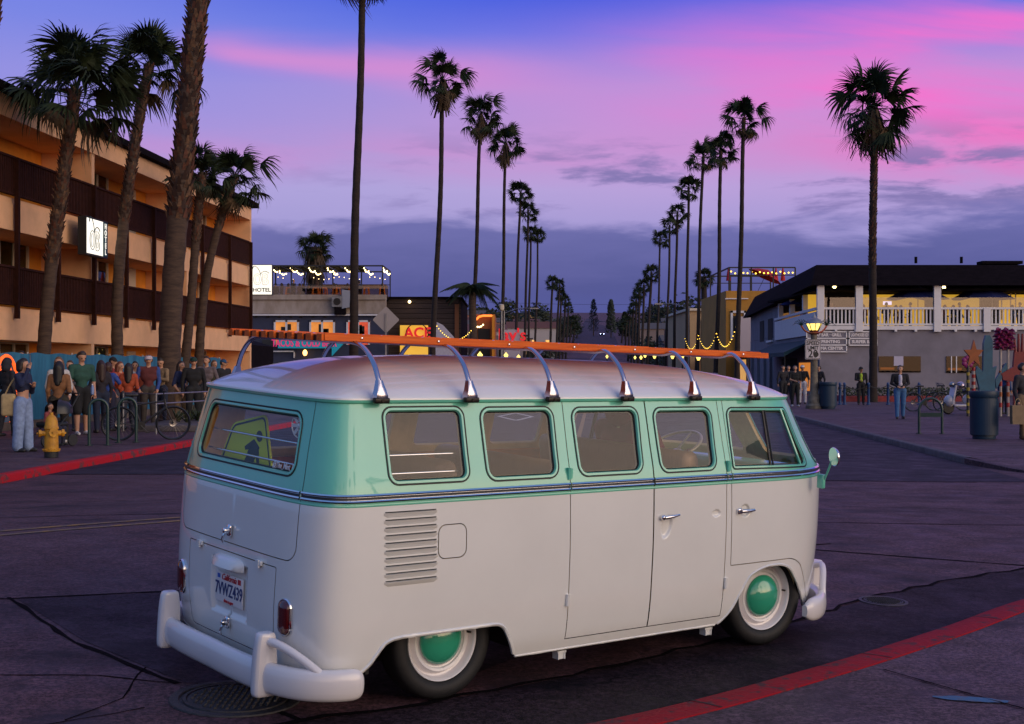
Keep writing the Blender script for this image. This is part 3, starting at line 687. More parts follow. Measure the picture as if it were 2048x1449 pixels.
def stool(x, y, z, label, n=0):
    t = thing('bar_stool', label, 'stool', (x, y, z), n * .3, 'orange stools on the roof terrace'); b = MB()
    MB().box((0, 0, .74), (.42, .36, .05)).build('seat', M_stool, t)
    for i in (-1, 1):
        for j in (-1, 1): MB().bar((i * .26, j * .2, 0), (i * .17, j * .14, .72), .07).build('leg', M_stool, t)
    MB().box((0, 0, .3), (.46, .04, .04)).build('footrest', M_stool, t)
for k, u in enumerate((578, 631, 647, 673, 704, 733, 764)): stool(at(u, 0, YT + 2)[0], YT + 2, zdk + .05, 'orange metal stool on the roof terrace of the navy bar', k)
hv = thing('roof_vent_unit', 'grey rooftop fan unit with angled hood on the parapet', 'vent', at(675, 604, YT - .3))
MB().box((0, 0, 0), (.75, .6, .75)).build('fan_box', mat('metal_grey', (.22, .21, .21), .5, .5, var=.3), hv); MB().lathe([(.26, -.32), (.0, -.32)], 16, axis='y').build('fan_hole', M_room, hv)
MB().prism([(.35, -.5), (1.15, -.35), (1.35, .75), (.35, .85)], 'y', -.3, .3).build('hood', mat('hood_blue_grey', (.28, .29, .33), .5, .3), hv); MB().box((.2, 0, -.65), (.8, .5, .55)).build('stand', M_roofd, hv)
# --- timber building with the lit hardware sign, white wall, orange arch
M_timb = mat('timber_dark', (.035, .020, .017), .75, var=.4, vscale=2, stretch=(.3, 1, 6))
tb = thing('timber_building', 'dark brown timber-clad shop building beside the taco bar', 'building', (0, 0, 0)); xa, xb, _, _ = R4(772, 0, 922, 0, 97)
fb('wall', M_roofd, [(xa, xb, 0, at(0, 598, 97)[2])], 97, tb, 14)
z = at(0, 598, 97)[2]
for k in range(13):
    fb('cladding_board', M_timb, [(xa, xb, z - .36 * (k + 1) + .03, z - .36 * k - .0)], 96.93 - .01 * (k % 2), tb, .06)
fb('corner_post', mat('post_orange_wood', (.16, .055, .018), .7), [(xb - .45, xb - .15, 1.2, z - .4)], 96.8, tb, .12); fb('roof_edge', M_roofd, [(xa - .1, xb + .1, z, z + .14)], 96.7, tb, 14.4)
sl_ = thing('flood_lamp', 'small floodlight glowing on the timber wall', 'lamp', at(819, 604, 96.6)); MB().sphere((0, 0, 0), .11, 8, 6).build('bulb', M_bulb, sl_); MB().bar((0, 0, 0), (.4, .3, 0), .06).build('arm', M_wire, sl_)
r = R4(800, 651, 856, 740, 96.5); ace = thing('hardware_store', 'glowing yellow shop front with red ACE letters and ring', 'store', (0, 0, 0))
fb('lit_wall', mat('ace_yellow', (.75, .42, .05), .7, emit=(1.0, .55, .06), estr=.55, var=.3, vscale=.6), [r], 96.5, ace, .1)
M_ace = mat('ace_red', (.65, .01, .015), .5, emit=(1, .02, .03), estr=.45)
text('ACE', 1.05, M_ace, ace, facing((at(835, 0, 96.3)[0], 96.38, at(0, 667, 96.3)[2]), (0, -1, 0)), 'lettering', .03, .03, sx=1.0)
c = at(834, 668, 96.3); MB().tube([(c[0] + .80 * math.cos(t), c[1], c[2] + .75 * math.sin(t)) for t in np.linspace(0, 2 * PI, 28, endpoint=False)], .035, 5, closed=True).build('ring', M_wire, ace)
ww = thing('white_wall', 'white sloping side wall beside the glowing shop front', 'wall', (0, 0, 0)); p = [at(865, 641, 90), at(885, 650, 90), at(908, 675, 90), at(908, 760, 90), at(865, 760, 90)]
MB().prism([(q[0], q[2]) for q in p], 'y', 90, 90.4).build('wall', mat('white_wall', (.46, .43, .50), .8, var=.1), ww)
oa = thing('orange_arch_building', 'orange stucco building with a glowing arched top edge', 'building', (0, 0, 0)); xa, xb, _, _ = R4(946, 0, 990, 0, 118)
fb('wall', mat('stucco_rust', (.36, .11, .03), .85, var=.15), [(xa, xb, 0, at(0, 629, 118)[2])], 118, oa, 10); fb('recess', M_room, [R4(956, 658, 980, 740, 118)], 117.9, oa, .1)
MB().tube([at(952, 640, 117.7), at(958, 634, 117.7), at(966, 632, 117.7), at(986, 632, 117.7)], .11, 6).build('neon_edge', mat('neon_orange', (1, .25, .05), .5, emit=(1, .22, .03), estr=1.6), oa); fb('pier', M_org, [R4(984, 630, 989, 740, 118)], 117.6, oa, .4)
wb = thing('white_sign_building', 'low pale building with red painted lettering far down the left side', 'building', (0, 0, 0)); xa, xb, _, _ = R4(1003, 0, 1040, 0, 150)
fb('wall', mat('pale_wall', (.50, .42, .45), .8), [(xa, xb, 0, at(0, 660, 150)[2])], 150, wb, 10); text("Jay's", 1.9, M_ace, wb, facing((at(1024, 0, 149.8)[0], 149.9, at(0, 671, 149.8)[2]), (0, -1, 0)), 'lettering', .02, .03)
# --- right: two-storey restaurant with white balcony
YR = 77.0; XR_ = 17.66
rs_ = thing('balcony_restaurant', 'grey two-storey restaurant with white balustrade balcony and dark mansard roof', 'restaurant', (0, 0, 0))
zb0, zb1 = at(0, 660, YR)[2], at(0, 617, YR)[2]; xe = 34.0
fb('wall', M_greyw, [(XR_ + .1, xe, -.2, zb0)], YR, rs_, .4)
ang = []   # the side wall runs along the street
def sw(name, m, u0, u1, z0, z1, v0=0.0, v1=.3, par=None):
    b = MB(); c = [(SX(12.73 + v, y), y) for v, y in ((v0, u0), (v1, u0), (v1, u1), (v0, u1))]
    b.add([(p[0], p[1], z0) for p in c] + [(p[0], p[1], z1) for p in c], [(3, 2, 1, 0), (4, 5, 6, 7), (0, 1, 5, 4), (1, 2, 6, 5), (2, 3, 7, 6), (3, 0, 4, 7)]); return b.build(name, m, par or rs_)
sw('side_wall', M_greyw, YR + .4, 111, -.2, zb0 - .02); sw('side_wall_upper', M_greyw, 94, 111, zb0, 6.0, .02)
fb('ceiling', M_roofd, [(XR_, xe, 6.06, 6.18)], YR + .1, rs_, 15)
zr0, zr1 = at(0, 572, YR)[2], at(0, 527, YR)[2]
rv = [(XR_ - .5, YR - .5, zr0), (xe, YR - .5, zr0), (xe, YR + 1.2, zr1), (XR_ + .2, YR + 1.2, zr1), (SX(12.2, 112), 112, zr0 - .6), (SX(13.2, 112), 112, zr1 - .1), (xe, 112, zr1 - .1)]
MB().add(rv, [(0, 1, 2, 3), (4, 0, 3, 5), (3, 2, 6, 5), (0, 4, 6, 1)]).build('roof', mat('roof_shingle', (.009, .006, .008), .95, var=.35, vscale=2.5, stretch=(1, 1, 4), spec=.05), rs_)
for u in (1832, 1923): MB().tube([at(u, 527, YR + 4), at(u, 514, YR + 4)], .09, 6).build('roof_pipe', M_roofd, rs_)
fb('roof_ridge_unit', M_roofd, [R4(1965, 522, 2046, 528, YR + 3)], YR + 3, rs_, 1)
fb('balcony_floor', M_white, [(XR_ - .05, xe, zb0, zb0 + .22)], YR - .15, rs_, 3.2); fb('balcony_rail', M_white, [(XR_ - .05, xe, zb1 - .07, zb1 + .05)], YR - .2, rs_, .16); fb('balcony_rail', M_white, [(XR_ - .05, xe, zb0 + .25, zb0 + .36)], YR - .14, rs_, .08)
for u in (1640, 1717, 1873, 1972):
    x = at(u, 0, YR)[0]; fb('balcony_post', M_white, [(x - .20, x + .20, zb0 - .12, zr0 + .05 if u != 1972 else zb1)], YR - .24, rs_, .26)
nb = 0; x = XR_ + .25
while x < 30.6:
    MB().box((x, YR - .10, (zb0 + zb1) / 2 + .1), (.085, .05, zb1 - zb0 - .3)).build('baluster', M_white, rs_); x += .222
x = XR_ + 1
while x < 30.6: MB().box((x, YR - .05, zb0 - .05), (.14, .3, .12)).build('joist_end', M_white, rs_); x += 1.15
fb('wind_screen', glass('wind_glass', (.75, .75, .75), 1.45), [(XR_, xe, zb1 + .05, zb1 + .62)], YR - .12, rs_, .015)
sw('balcony_side', M_white, YR + .2, 95, zb0 - .25, zb0 + 1.05, -.12, .02); sw('balcony_side_rail', M_white, YR + .2, 95, zb0 + 1.15, zb0 + 1.3, -.15, .02)
for y in (82, 87.5, 93): sw('side_post', M_white, y - .2, y + .2, zb0 + 1.3, 6.06, -.12, .2)
fb('terrace_back_wall', M_lit_y, [(XR_ + .2, xe, zb0, 6.0)], YR + 3.4, rs_, .1); [fb('terrace_panel', M_room, [q_], YR + 3.2, rs_, .1) for q_ in (R4(1650, 572, 1715, 660, YR + 3.2), R4(1850, 583, 1878, 660, YR + 3.2), R4(1960, 578, 1998, 660, YR + 3.2))]
for (u0, u1) in ((1985, 2006), (2022, 2034)): fb('door_frame', M_cream, [R4(u0, 583, u0 + 2, 640, YR + 3), R4(u1 - 2, 583, u1, 640, YR + 3), R4(u0, 583, u1, 585, YR + 3)], YR + 3.1, rs_, .06)
fb('screen_tv', emis('tv_glow', (.85, .75, 1.0), 1.6), [R4(1767, 603, 1784, 610, YR + 3)], YR + 3.05, rs_, .05)
for k, (u, v) in enumerate(((1669, 574), (1888, 575))):
    l_ = thing('balcony_lamp', ('round lamp glowing under the roof at the balcony corner', 'round lamp glowing under the roof above the blue umbrella')[k], 'lamp', at(u, v, YR + 1.2)); MB().sphere((0, 0, 0), .11, 8, 6).build('globe', M_bulb, l_); MB().bar((0, 0, .05), (0, 0, .4), .04).build('stem', M_wire, l_)
# umbrellas on the balcony
M_umb = mat('umbrella_blue', (.012, .025, .16), .8); M_umbr = mat('umbrella_red', (.42, .012, .02), .8)
def umbrella(p, r, h, m, label, open_=True, tilt=0.0, grp=None, zb=0.0):
    t = thing('parasol', label, 'umbrella', p, rot=(0, tilt, 0), group=grp)
    MB().tube([(0, 0, 0), (0, 0, h)], .025, 6).build('pole', M_wire, t)
    if open_:
        n = 8; V = [(0, 0, h)]; F = []
        for q, (rr, dz) in enumerate(((.5, .16), (1, .42))):
            for k in range(n): a = 2 * PI * k / n; V.append((r * rr * math.cos(a), r * rr * math.sin(a), h - r * dz))
        for k in range(n): F += [(0, 1 + k, 1 + (k + 1) % n), (1 + k, 1 + n + k, 1 + n + (k + 1) % n, 1 + (k + 1) % n)]
        V += [(v[0] * .98, v[1] * .98, v[2] - .02) for v in V]; o = len(V) // 2; F += [tuple(i + o for i in f)[::-1] for f in F]
        MB().add(V, F).build('canopy', m, t)
    else:
        MB().lathe([(.02, h), (.06, h - .1), (.13, h - .5), (.20, h - 1.0), (.23, h - 1.25), (.0, h - 1.2)], 10).build('canopy', m, t, smooth=50)
zt_ = zb0 + .22
umbrella((at(1835, 0, 79)[0], 78.9, zt_), 1.9, 2.45, M_umb, 'open blue umbrella on the balcony left of the middle post'); umbrella((at(1965, 0, 79)[0], 78.9, zt_), 1.9, 2.45, M_umb, 'open blue umbrella on the balcony right of the middle post'); umbrella((SX(13.6, 88), 88, zt_), 1.6, 2.4, M_umb, 'open blue umbrella on the side balcony along the street')
# wall signs
M_sgn = mat('signboard_grey', (.42, .36, .40), .6); M_sgl = mat('sign_letter_white', (.70, .66, .68), .5)
def board(u0, v0, u1, v1, rows, label):
    r = R4(u0, v0, u1, v1, YR - .1); t = thing('wall_sign', label, 'sign', (0, 0, 0)); fb('panel', M_greyw, [r], YR - .10, t, .06)
    w = .07; n = len(rows); fb('frame', M_white, [(r[0], r[0] + w, r[2], r[3]), (r[1] - w, r[1], r[2], r[3])] + [(r[0], r[1], r[2] + (r[3] - r[2]) * k / n - w / 2, r[2] + (r[3] - r[2]) * k / n + w / 2) for k in range(n + 1)], YR - .14, t, .05)
    for k, tx in enumerate(rows):
        zc = r[3] - (r[3] - r[2]) * (k + .5) / n; s_ = min(.32, (r[3] - r[2]) / n * .62); text(tx, s_, M_sgl, t, facing(((r[0] + r[1]) / 2, YR - .13, zc), (0, -1, 0)), 'lettering', .004, .012, sx=min(1.0, (r[1] - r[0]) * .93 / (len(tx) * s_ * .62)))
board(1612, 664, 1694, 704, ['SURF BAR · GRILL', 'INK PRINTING', 'PHARMA CENTER'], 'left white-framed board reading INK PRINTING and PHARMA CENTER')
board(1697, 664, 1755, 691, ['LIGHTHOUSE ICE CREAM', 'SURFER BAR'], 'right white-framed board reading SURFER on the grey wall')
for (u0, u1, v0, v1) in ((1757, 1841, 713, 745), (1892, 1975, 713, 746)):
    r = R4(u0, v0, u1, v1, YR); f = fb('window', M_room, [r], YR - .03, rs_, .04); fb('pane', glass('shop_glass', (.5, .45, .4), 1.25), [r], YR - .06, f, .01); fb('shelf_glow', M_lit_o, [(r[0] + .1, r[0] + .9, r[2] + .15, r[2] + .28)], YR - .04, f, .01)
    if u0 == 1892:
        for u in (1902, 1912): fb('mullion', M_white, [R4(u - 1, v0, u + 1, v1, YR)], YR - .09, f, .05)
fb('window_poster', mat('poster_pale', (.45, .42, .55), .6), [R4(1787, 713, 1806, 732, YR)], YR - .08, rs_, .01)
# awning and street-side shops
aw = thing('green_awning', 'dark teal awning over the shop entrance on the street corner', 'awning', (0, 0, 0)); y0a, y1a = 78, 96; za, zb_ = at(0, 680, 80)[2], 2.25
V = []
for y in (y0a, y1a): V += [(SX(12.7, y), y, za), (SX(10.9, y), y, zb_ + .25), (SX(10.9, y), y, zb_)]
MB().add(V, [(0, 1, 4, 3), (1, 2, 5, 4), (0, 2, 1), (3, 4, 5)]).build('canopy', mat('awning_teal', (.006, .040, .055), .8), aw)
for y in (y0a, y1a): MB().tube([(SX(10.95, y), y, -.1), (SX(10.95, y), y, zb_)], .03, 6).build('post', M_wire, aw)
sw('shop_glow', M_lit_o, 79, 84, .2, 1.9, -.04, .0); sw('shop_doorway', M_room, 85, 92, 0, 2.2, -.03, .0)
for y in (97.5, 101, 105, 109): sw('shop_pier', M_greyw, y - .3, y + .3, 0, 2.9, -.2, 0)
sw('upper_window', M_room, 97, 99.5, 3.6, 5.2, -.02, 0); sw('upper_window', M_room, 102, 104.5, 3.6, 5.2, -.02, 0); sw('window_ledge', M_white, 96.7, 99.8, 3.45, 3.6, -.14, 0)
# --- right, further off: ochre building with a roof terrace, tan block
oc = thing('ochre_building', 'ochre three-storey building with red parasols on its roof terrace', 'building', (0, 0, 0)); YO = 122.0; xa, xb, _, _ = R4(1452, 0, 1600, 0, YO); zt_ = at(0, 582, YO)[2]
M_och = mat('stucco_ochre', (.42, .20, .03), .85, var=.15, vscale=.6); fb('wall', M_och, [(xa, xb, 0, zt_)], YO, oc, 16); fb('cornice', M_white, [R4(1450, 597, 1496, 599, YO)], YO - .2, oc, .2)
r = R4(1461, 622, 1492, 680, YO); f = fb('window', M_white, [(r[0], r[0] + .2, r[2], r[3]), (r[1] - .2, r[1], r[2], r[3]), (r[0], r[1], r[3] - .2, r[3])], YO - .15, oc, .15); fb('pane', M_room, [R4(1463, 632, 1475, 668, YO)], YO - .05, f, .05); fb('side_bay', mat('pale_wall', (.50, .42, .45), .8), [R4(1476, 634, 1500, 745, YO)], YO - .6, oc, .6)
ft = thing('rooftop_scaffold', 'black steel frame with bulbs on the ochre building roof', 'rooftop frame', (0, 0, 0)); z0, z1 = zt_, at(0, 535, YO)[2]; xl, xr_ = at(1460, 0, YO)[0], at(1592, 0, YO)[0]
for yy in (YO + .3, YO + 12):
    MB().bar((xl, yy, z1), (xr_, yy, z1), .12).build('beam', M_wire, ft); MB().bar((xl, yy, z1 - .7), (xr_, yy, z1 - .7), .08).build('beam', M_wire, ft)
    for x in np.linspace(xl, xr_, 4): MB().bar((x, yy, z0), (x, yy, z1), .12).build('post', M_wire, ft)
MB().bar((xl, YO + .3, z1), (xl, YO + 12, z1), .12).build('beam', M_wire, ft)
b = MB()
for k in range(16): b.sphere((xl + (xr_ - xl) * (k + .5) / 16, YO + .5, z1 - .35 - .18 * abs(math.sin(k * 1.3))), .075, 6, 4)
tag(b.build('string_light_bulb', M_bulb_y, ft), kind='stuff')
for k, (u, op, tl, lab) in enumerate(((1457, 0, 0, 'leftmost closed red parasol on the far roof terrace'), (1480, 0, 0, 'closed red parasol behind the palm on the far roof terrace'), (1515, 1, .45, 'open tilted red parasol on the far roof terrace'), (1552, 0, 0, 'closed red parasol at the right of the far roof terrace'), (1566, 0, 0, 'rightmost closed red parasol on the far roof terrace'))):
    umbrella((at(u, 0, YO + 2)[0], YO + 2, zt_), 1.7, 2.3, M_umbr, lab, bool(op), tl)
tn = thing('tan_block', 'plain tan stucco block with a cornice down the right side', 'building', (0, 0, 0)); YB = 150.0; xa, xb, _, _ = R4(1378, 0, 1442, 0, YB)
fb('wall', mat('stucco_tan', (.46, .30, .16), .85, var=.1), [(xa, xb, 0, at(0, 622, YB)[2])], YB, tn, 20); fb('cornice', M_cream, [(xa - .3, xb, at(0, 622, YB)[2], at(0, 617, YB)[2])], YB - .3, tn, 20.5)
for k in range(4): sw('far_window', M_room, 152 + k * 4, 153.5 + k * 4, 4.5, 6.6, at(1378, 0, 150)[0] - SX(12.73, 150) - .06, at(1378, 0, 150)[0] - SX(12.73, 150) + .1, tn)
fb('pipe', M_roofd, [R4(1404, 640, 1406, 700, YB)], YB - .2, tn, .2)
bl_ = thing('red_brick_shop', 'dark brick shop with two small banner signs down the right side', 'building', (0, 0, 0)); xa, xb, _, _ = R4(1350, 0, 1388, 0, 170)
fb('wall', mat('brick_dark', (.16, .05, .03), .85, var=.3), [(xa, xb, 0, at(0, 655, 170)[2])], 170, bl_, 12); fb('banner', M_greyw, [R4(1354, 655, 1369, 668, 169), R4(1374, 655, 1389, 668, 169)], 169, bl_, .1)
# ------------------------------------------------------------------ palms, far trees and houses
M_fr = mat('palm_frond', (.020, .032, .011), .7, col2=(.010, .018, .007), vscale=3, spec=.25)
M_frd = mat('palm_frond_dry', (.085, .050, .022), .8, col2=(.04, .022, .010), vscale=4)
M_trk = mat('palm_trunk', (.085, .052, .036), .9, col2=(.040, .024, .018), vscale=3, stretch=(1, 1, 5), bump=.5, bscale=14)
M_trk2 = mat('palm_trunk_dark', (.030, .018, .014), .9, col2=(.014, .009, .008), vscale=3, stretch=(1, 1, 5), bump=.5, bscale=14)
HG = 'fan palms in front of the hotel'
M_boot = mat('palm_boot', (.16, .085, .045), .85, col2=(.045, .022, .016), vscale=7, contrast=(.35, .6))
M_boot2 = mat('palm_boot_dark', (.035, .016, .012), .9); M_boot3 = mat('palm_boot_red', (.10, .035, .020), .85, var=.4, vscale=9)
def fan_frond(nseg, seed, pet=.62, R0=1.0, droop=.45, dry=False):
    q = random.Random(seed); b = MB()
    pts = []
    for k in range(5): t = k / 4; pts.append((t * pet, 0, -.10 * t * t * pet))
    b.tube(pts, [.022, .018, .014, .012, .010], 4, caps=False)
    c = np.array(pts[-1])
    for i in range(nseg):
        a = -1.95 + 3.9 * (i + .5) / nseg; ln = R0 * (1 - .28 * (abs(a) / 1.95) ** 2) * q.uniform(.86, 1.06); w = R0 * 3.9 / nseg * .30
        d = np.array([math.cos(a), math.sin(a), 0]); s = np.array([-d[1], d[0], 0]); fold = .16 * math.cos(a * 1.2)
        dr = droop * q.uniform(.6, 1.4) * (1.0 if not dry else 1.8)
        P = []
        for (r, ww) in ((.04, .25), (.42, 1.0), (.70, .62), (.88, .3), (1.0, 0.0)):
            z = (fold * r - dr * r ** 2.6 * (.45 + .55 * (abs(a) / 1.95))) * R0; h = c + d * ln * r * (1 - .16 * dr * r * r) + np.array([0, 0, z])
            if r > .65: h = h + s * q.uniform(-.03, .03) * R0
            P.append((h - s * w * ww + np.array([0, 0, .02 * R0 * ww]), h + s * w * ww - np.array([0, 0, .02 * R0 * ww])) if ww else (h,))
        V = []; idx = []
        for p in P: idx.append([len(V) + k for k in range(len(p))]); V += list(p)
        F = []
        for k in range(len(P) - 1):
            if len(idx[k + 1]) == 2: F.append((idx[k][0], idx[k][1], idx[k + 1][1], idx[k + 1][0]))
            else: F.append((idx[k][0], idx[k][1], idx[k + 1][0]))
        b.add(V, F)
    return b
FR_HI = [fan_frond(28, 10 + k, .80 + .14 * k, .95, .45 + .22 * k).mesh('frond', M_fr) for k in range(4)]
FR_DRY = [fan_frond(24, 40 + k, .8, .9, .8, True).mesh('dry_frond', M_frd) for k in range(2)]
FR_LO = [fan_frond(16, 20 + k, .9, .95, .6 + .2 * k) for k in range(3)]
def frond_mx(az, el, roll, sc, org):
    return Matrix.Translation(org) @ Matrix.Rotation(az, 4, 'Z') @ Matrix.Rotation(-el, 4, 'Y') @ Matrix.Rotation(roll, 4, 'X') @ Matrix.Diagonal((sc, sc, sc, 1))
def palm(label, base, top, r0, r1, size, nfr=34, hi=True, boots=0.0, skirt=0.0, bend=.0, group='fan palms lining the avenue', seed=0, lowel=-.75, flare=1.25):
    q = random.Random(1000 + seed); t = thing('fan_palm', label, 'palm tree', base, group=group)
    B = np.array([0., 0, 0]); T = np.array(top, float) - np.array(base, float); H = T[2]
    n = 40 if hi else 16; path = []; rad = []
    for k in range(n + 1):
        s = k / n; p = T * s; p[0] = T[0] * (s + bend * math.sin(PI * s)) + .04 * math.sin(s * 9 + seed) * (H / 20); p[1] = T[1] * s; p[2] = H * s; path.append(p)
        rr = r0 + (r1 - r0) * s ** .8; rr *= 1 + (flare - 1) * math.exp(-s * H / .7); rad.append(rr * (1 + (.05 if k % 2 else -.03) * (1 if hi else .6)))
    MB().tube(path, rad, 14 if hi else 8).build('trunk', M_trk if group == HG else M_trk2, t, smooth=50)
    if boots > 0:
        b = MB(); N_ = int(boots * H * 60); m0 = 1 - boots
        for k in range(N_):
            s = m0 + boots * (k + q.random()) / N_; i = min(int(s * n), n - 1); f = s * n - i; c = path[i] * (1 - f) + path[i + 1] * f; rr = rad[i] * .97; a = k * 2.39996 + q.uniform(-.2, .2)
            d = np.array([math.cos(a), math.sin(a), 0]); sd = np.array([-d[1], d[0], 0]); w = q.uniform(.05, .085) * (r1 / .2); h = q.uniform(.16, .30) * (r1 / .2); o = q.uniform(.04, .13) * (r1 / .2) * (1.0 if group == HG else .6)
            if q.random() < .0: continue
            p = c + d * rr; b.add([p - sd * w - [0, 0, h * .3], p + sd * w - [0, 0, h * .3], p + d * o + sd * w * .35 + [0, 0, h * .6], p + d * o - sd * w * .35 + [0, 0, h * .6], p + [0, 0, h * .3]], [(0, 1, 2, 3), (1, 4, 2), (0, 3, 4), (3, 2, 4)], q.randrange(3))
        tag(b.build('leaf_boots', [M_boot, M_boot2, M_boot3], t), kind='stuff')
    org = Vector(T)
    if skirt > 0:
        b = MB(); ns = int(120 * skirt)
        for k in range(ns):
            a = q.uniform(0, 2 * PI); z0 = -q.uniform(0, skirt * 1.6); d = np.array([math.cos(a), math.sin(a), 0]); sd = np.array([-d[1], d[0], 0]); l = q.uniform(.5, 1.0) * size * .5; ww = q.uniform(.03, .09)
            p = np.array(T) + d * r1 + [0, 0, z0]; e = p + d * q.uniform(.12, .45) * size * .5 + [0, 0, -l]; b.add([p - sd * ww, p + sd * ww, e + sd * ww * .6, e - sd * ww * .6], [(0, 1, 2, 3)])
        tag(b.build('dry_skirt', M_frd, t), kind='stuff')
    xtra = [(q.uniform(.75, 1.5), q.uniform(0, 6.28), size * .19 * q.uniform(.8, 1.15)) for _ in range(9)]
    if hi:
        for (el, az, sc) in xtra:
            o = bpy.data.objects.new('frond', FR_HI[q.randrange(2)]); link(o, t); o.matrix_local = frond_mx(az, el, q.uniform(-.9, .9), sc, org)
        for k in range(nfr):
            u = (k + .5) / nfr; el = 1.45 - (1.45 - lowel) * u ** .8 + q.uniform(-.22, .22); az = k * 2.39996 + q.uniform(-.5, .5); sc = size * .285 * q.uniform(.72, 1.12)
            me = FR_HI[q.randrange(4)] if u < .93 else FR_DRY[q.randrange(2)]
            o = bpy.data.objects.new('frond', me); link(o, t); o.matrix_local = frond_mx(az, el, q.uniform(-.7, .7), sc, org + Vector((0, 0, -.10 * u * size)))
    else:
        b = MB()
        for k in range(nfr):
            u = (k + .5) / nfr; el = 1.35 - (1.35 - lowel) * u ** .85 + q.uniform(-.15, .15); az = k * 2.39996; sc = size * .285 * q.uniform(.7, 1.12); Mx = frond_mx(az, el, q.uniform(-.8, .8), sc, org + Vector((0, 0, -.1 * u * size)))
            f = FR_LO[q.randrange(3)]; b.add([Mx @ Vector(v) for v in f.v], f.f)
        for (el, az, sc) in xtra: f = FR_LO[0]; Mx = frond_mx(az, el, 0, sc, org); b.add([Mx @ Vector(v) for v in f.v], f.f)
        b.build('crown', M_fr, t)
    return t
def pl(u, Y, v=None): return at(u, v if v else 735, Y)
def gpt(u, Y, z=None): x = (u - 1024) / FPX * Y; return (x, Y, PZ(x, Y) if z is None else z)
HG = 'fan palms in front of the hotel'
palm('large-crowned fan palm at the left, leaning right before the hotel', gpt(76, 36), at(150, 178, 36), .19, .15, 3.5, 34, boots=.52, group=HG, seed=1, bend=-.10, lowel=-.30)
palm('slender leaning fan palm between the lit box sign and the thick trunk', gpt(238, 41.5), at(300, 128, 41.5), .19, .14, 3.1, 28, boots=.45, group=HG, seed=2, bend=-.42, lowel=-.45)
palm('tall thick-trunked palm with rough boots rising out of the picture top', gpt(335, 35.7), at(428, -230, 35.7), .31, .22, 3.0, 22, boots=.62, group=HG, seed=3, bend=-.18)
palm('slim palm close behind the thick-trunked palm', gpt(362, 45.5), at(404, 345, 45.5), .17, .13, 2.4, 22, boots=.3, group=HG, seed=4, lowel=-.7)
palm('short fan palm with drooping fronds at the hotel far end', gpt(398, 47), at(468, 352, 47), .17, .13, 3.0, 24, boots=.22, group=HG, seed=5, bend=-.35, lowel=-.8)
palm('palm trunk crossing the upper left corner of the picture', gpt(-125, 27), at(4, -190, 27), .20, .17, 3.0, 20, boots=.6, group=HG, seed=6)
AV = [  # label, base u, Y, top u, top v, r0, r1, size, hi
    ('tallest palm left of the avenue, crown above the picture', 704, 50.6, 726, -75, .25, .17, 3.3, 1),
    ('second palm of the left row, before the pink streak', 861, 74.5, 886, 158, .24, .17, 3.3, 1),
    ('third palm of the left row, lower than the second', 944, 99, 962, 228, .24, .18, 3.8, 1),
    ('fourth palm of the left row with a ragged wide crown', 1000, 127, 1011, 285, .26, .19, 4.2, 1),
    ('fifth palm of the left row, far down the avenue', 1029, 155, 1041, 385, .26, .19, 3.7, 0),
    ('sixth palm of the left row, far down the avenue', 1046, 171, 1056, 420, .26, .19, 3.4, 0),
    ('seventh palm of the left row, far down the avenue', 1056, 192, 1062, 465, .26, .19, 3.2, 0),
    ('eighth palm of the left row, far down the avenue', 1068, 205, 1076, 470, .26, .19, 3.2, 0),
    ('first palm of the right row, straight slender trunk', 1474, 76, 1489, 235, .22, .15, 2.9, 1),
    ('second palm of the right row', 1431, 91, 1442, 300, .22, .16, 2.7, 1),
    ('third palm of the right row', 1393, 107, 1406, 313, .22, .16, 2.9, 1),
    ('fourth palm of the right row', 1371, 121, 1377, 375, .22, .16, 2.9, 0),
    ('fifth palm of the right row', 1347, 140, 1355, 425, .24, .17, 2.9, 0), ('sixth palm of the right row', 1329, 158, 1340, 450, .24, .17, 2.9, 0),
    ('seventh palm of the right row', 1313, 178, 1321, 475, .24, .17, 3.2, 0)]
for k, (lab, bu, Y, tu, tv, r0, r1, sz, hi) in enumerate(AV): palm(lab, gpt(bu, Y), at(tu, tv, Y), r0 * .72, r1 * .70, sz, 27 if hi else 22, bool(hi), boots=.04 if hi else 0, skirt=.5 if k in (1, 2, 3) else 0, seed=20 + k, bend=.12 if k % 2 else -.06)
palm('tall fan palm with big shaggy crown before the grey restaurant', (at(1745, 0, 62)[0], 62, -.05), at(1748, 208, 62), .19, .15, 5.0, 28, True, boots=.55, skirt=.35, seed=63, lowel=-.95, group='fan palm by the restaurant')
far = [(1098, 255, 1105, 565), (1110, 275, 1119, 570), (1118, 300, 1122, 590), (1124, 320, 1131, 600), (1131, 345, 1137, 615), (1138, 380, 1143, 640), (1146, 430, 1150, 650), (1153, 480, 1157, 660),
       (1292, 214, 1303, 545), (1283, 240, 1288, 570), (1275, 262, 1279, 585), (1268, 285, 1273, 600), (1262, 315, 1267, 615), (1256, 345, 1260, 630), (1250, 385, 1254, 640), (1243, 430, 1247, 652)]
ORD = ['ninth', 'tenth', 'eleventh', 'twelfth', 'thirteenth', 'fourteenth', 'fifteenth', 'sixteenth']
for k, (bu, Y, tu, tv) in enumerate(far): x = (bu - 1024) / FPX * Y; palm('%s palm of the %s row, small in the distance' % (ORD[k % 8] if k < 8 else (['eighth'] + ORD)[k % 8], 'left' if k < 8 else 'right'), (x, Y, float(gz(x, Y))), at(tu, tv, Y), .26, .2, 3.6, 22, False, seed=80 + k, group='distant %s palms' % ('left' if k < 8 else 'right'))
palm('thick shaggy palm behind the roof terrace of the navy bar', (at(632, 0, 108)[0], 108, 0), at(630, 495, 108), .6, .62, 3.0, 40, True, skirt=1.4, seed=101, lowel=-.9, group='palms behind buildings')
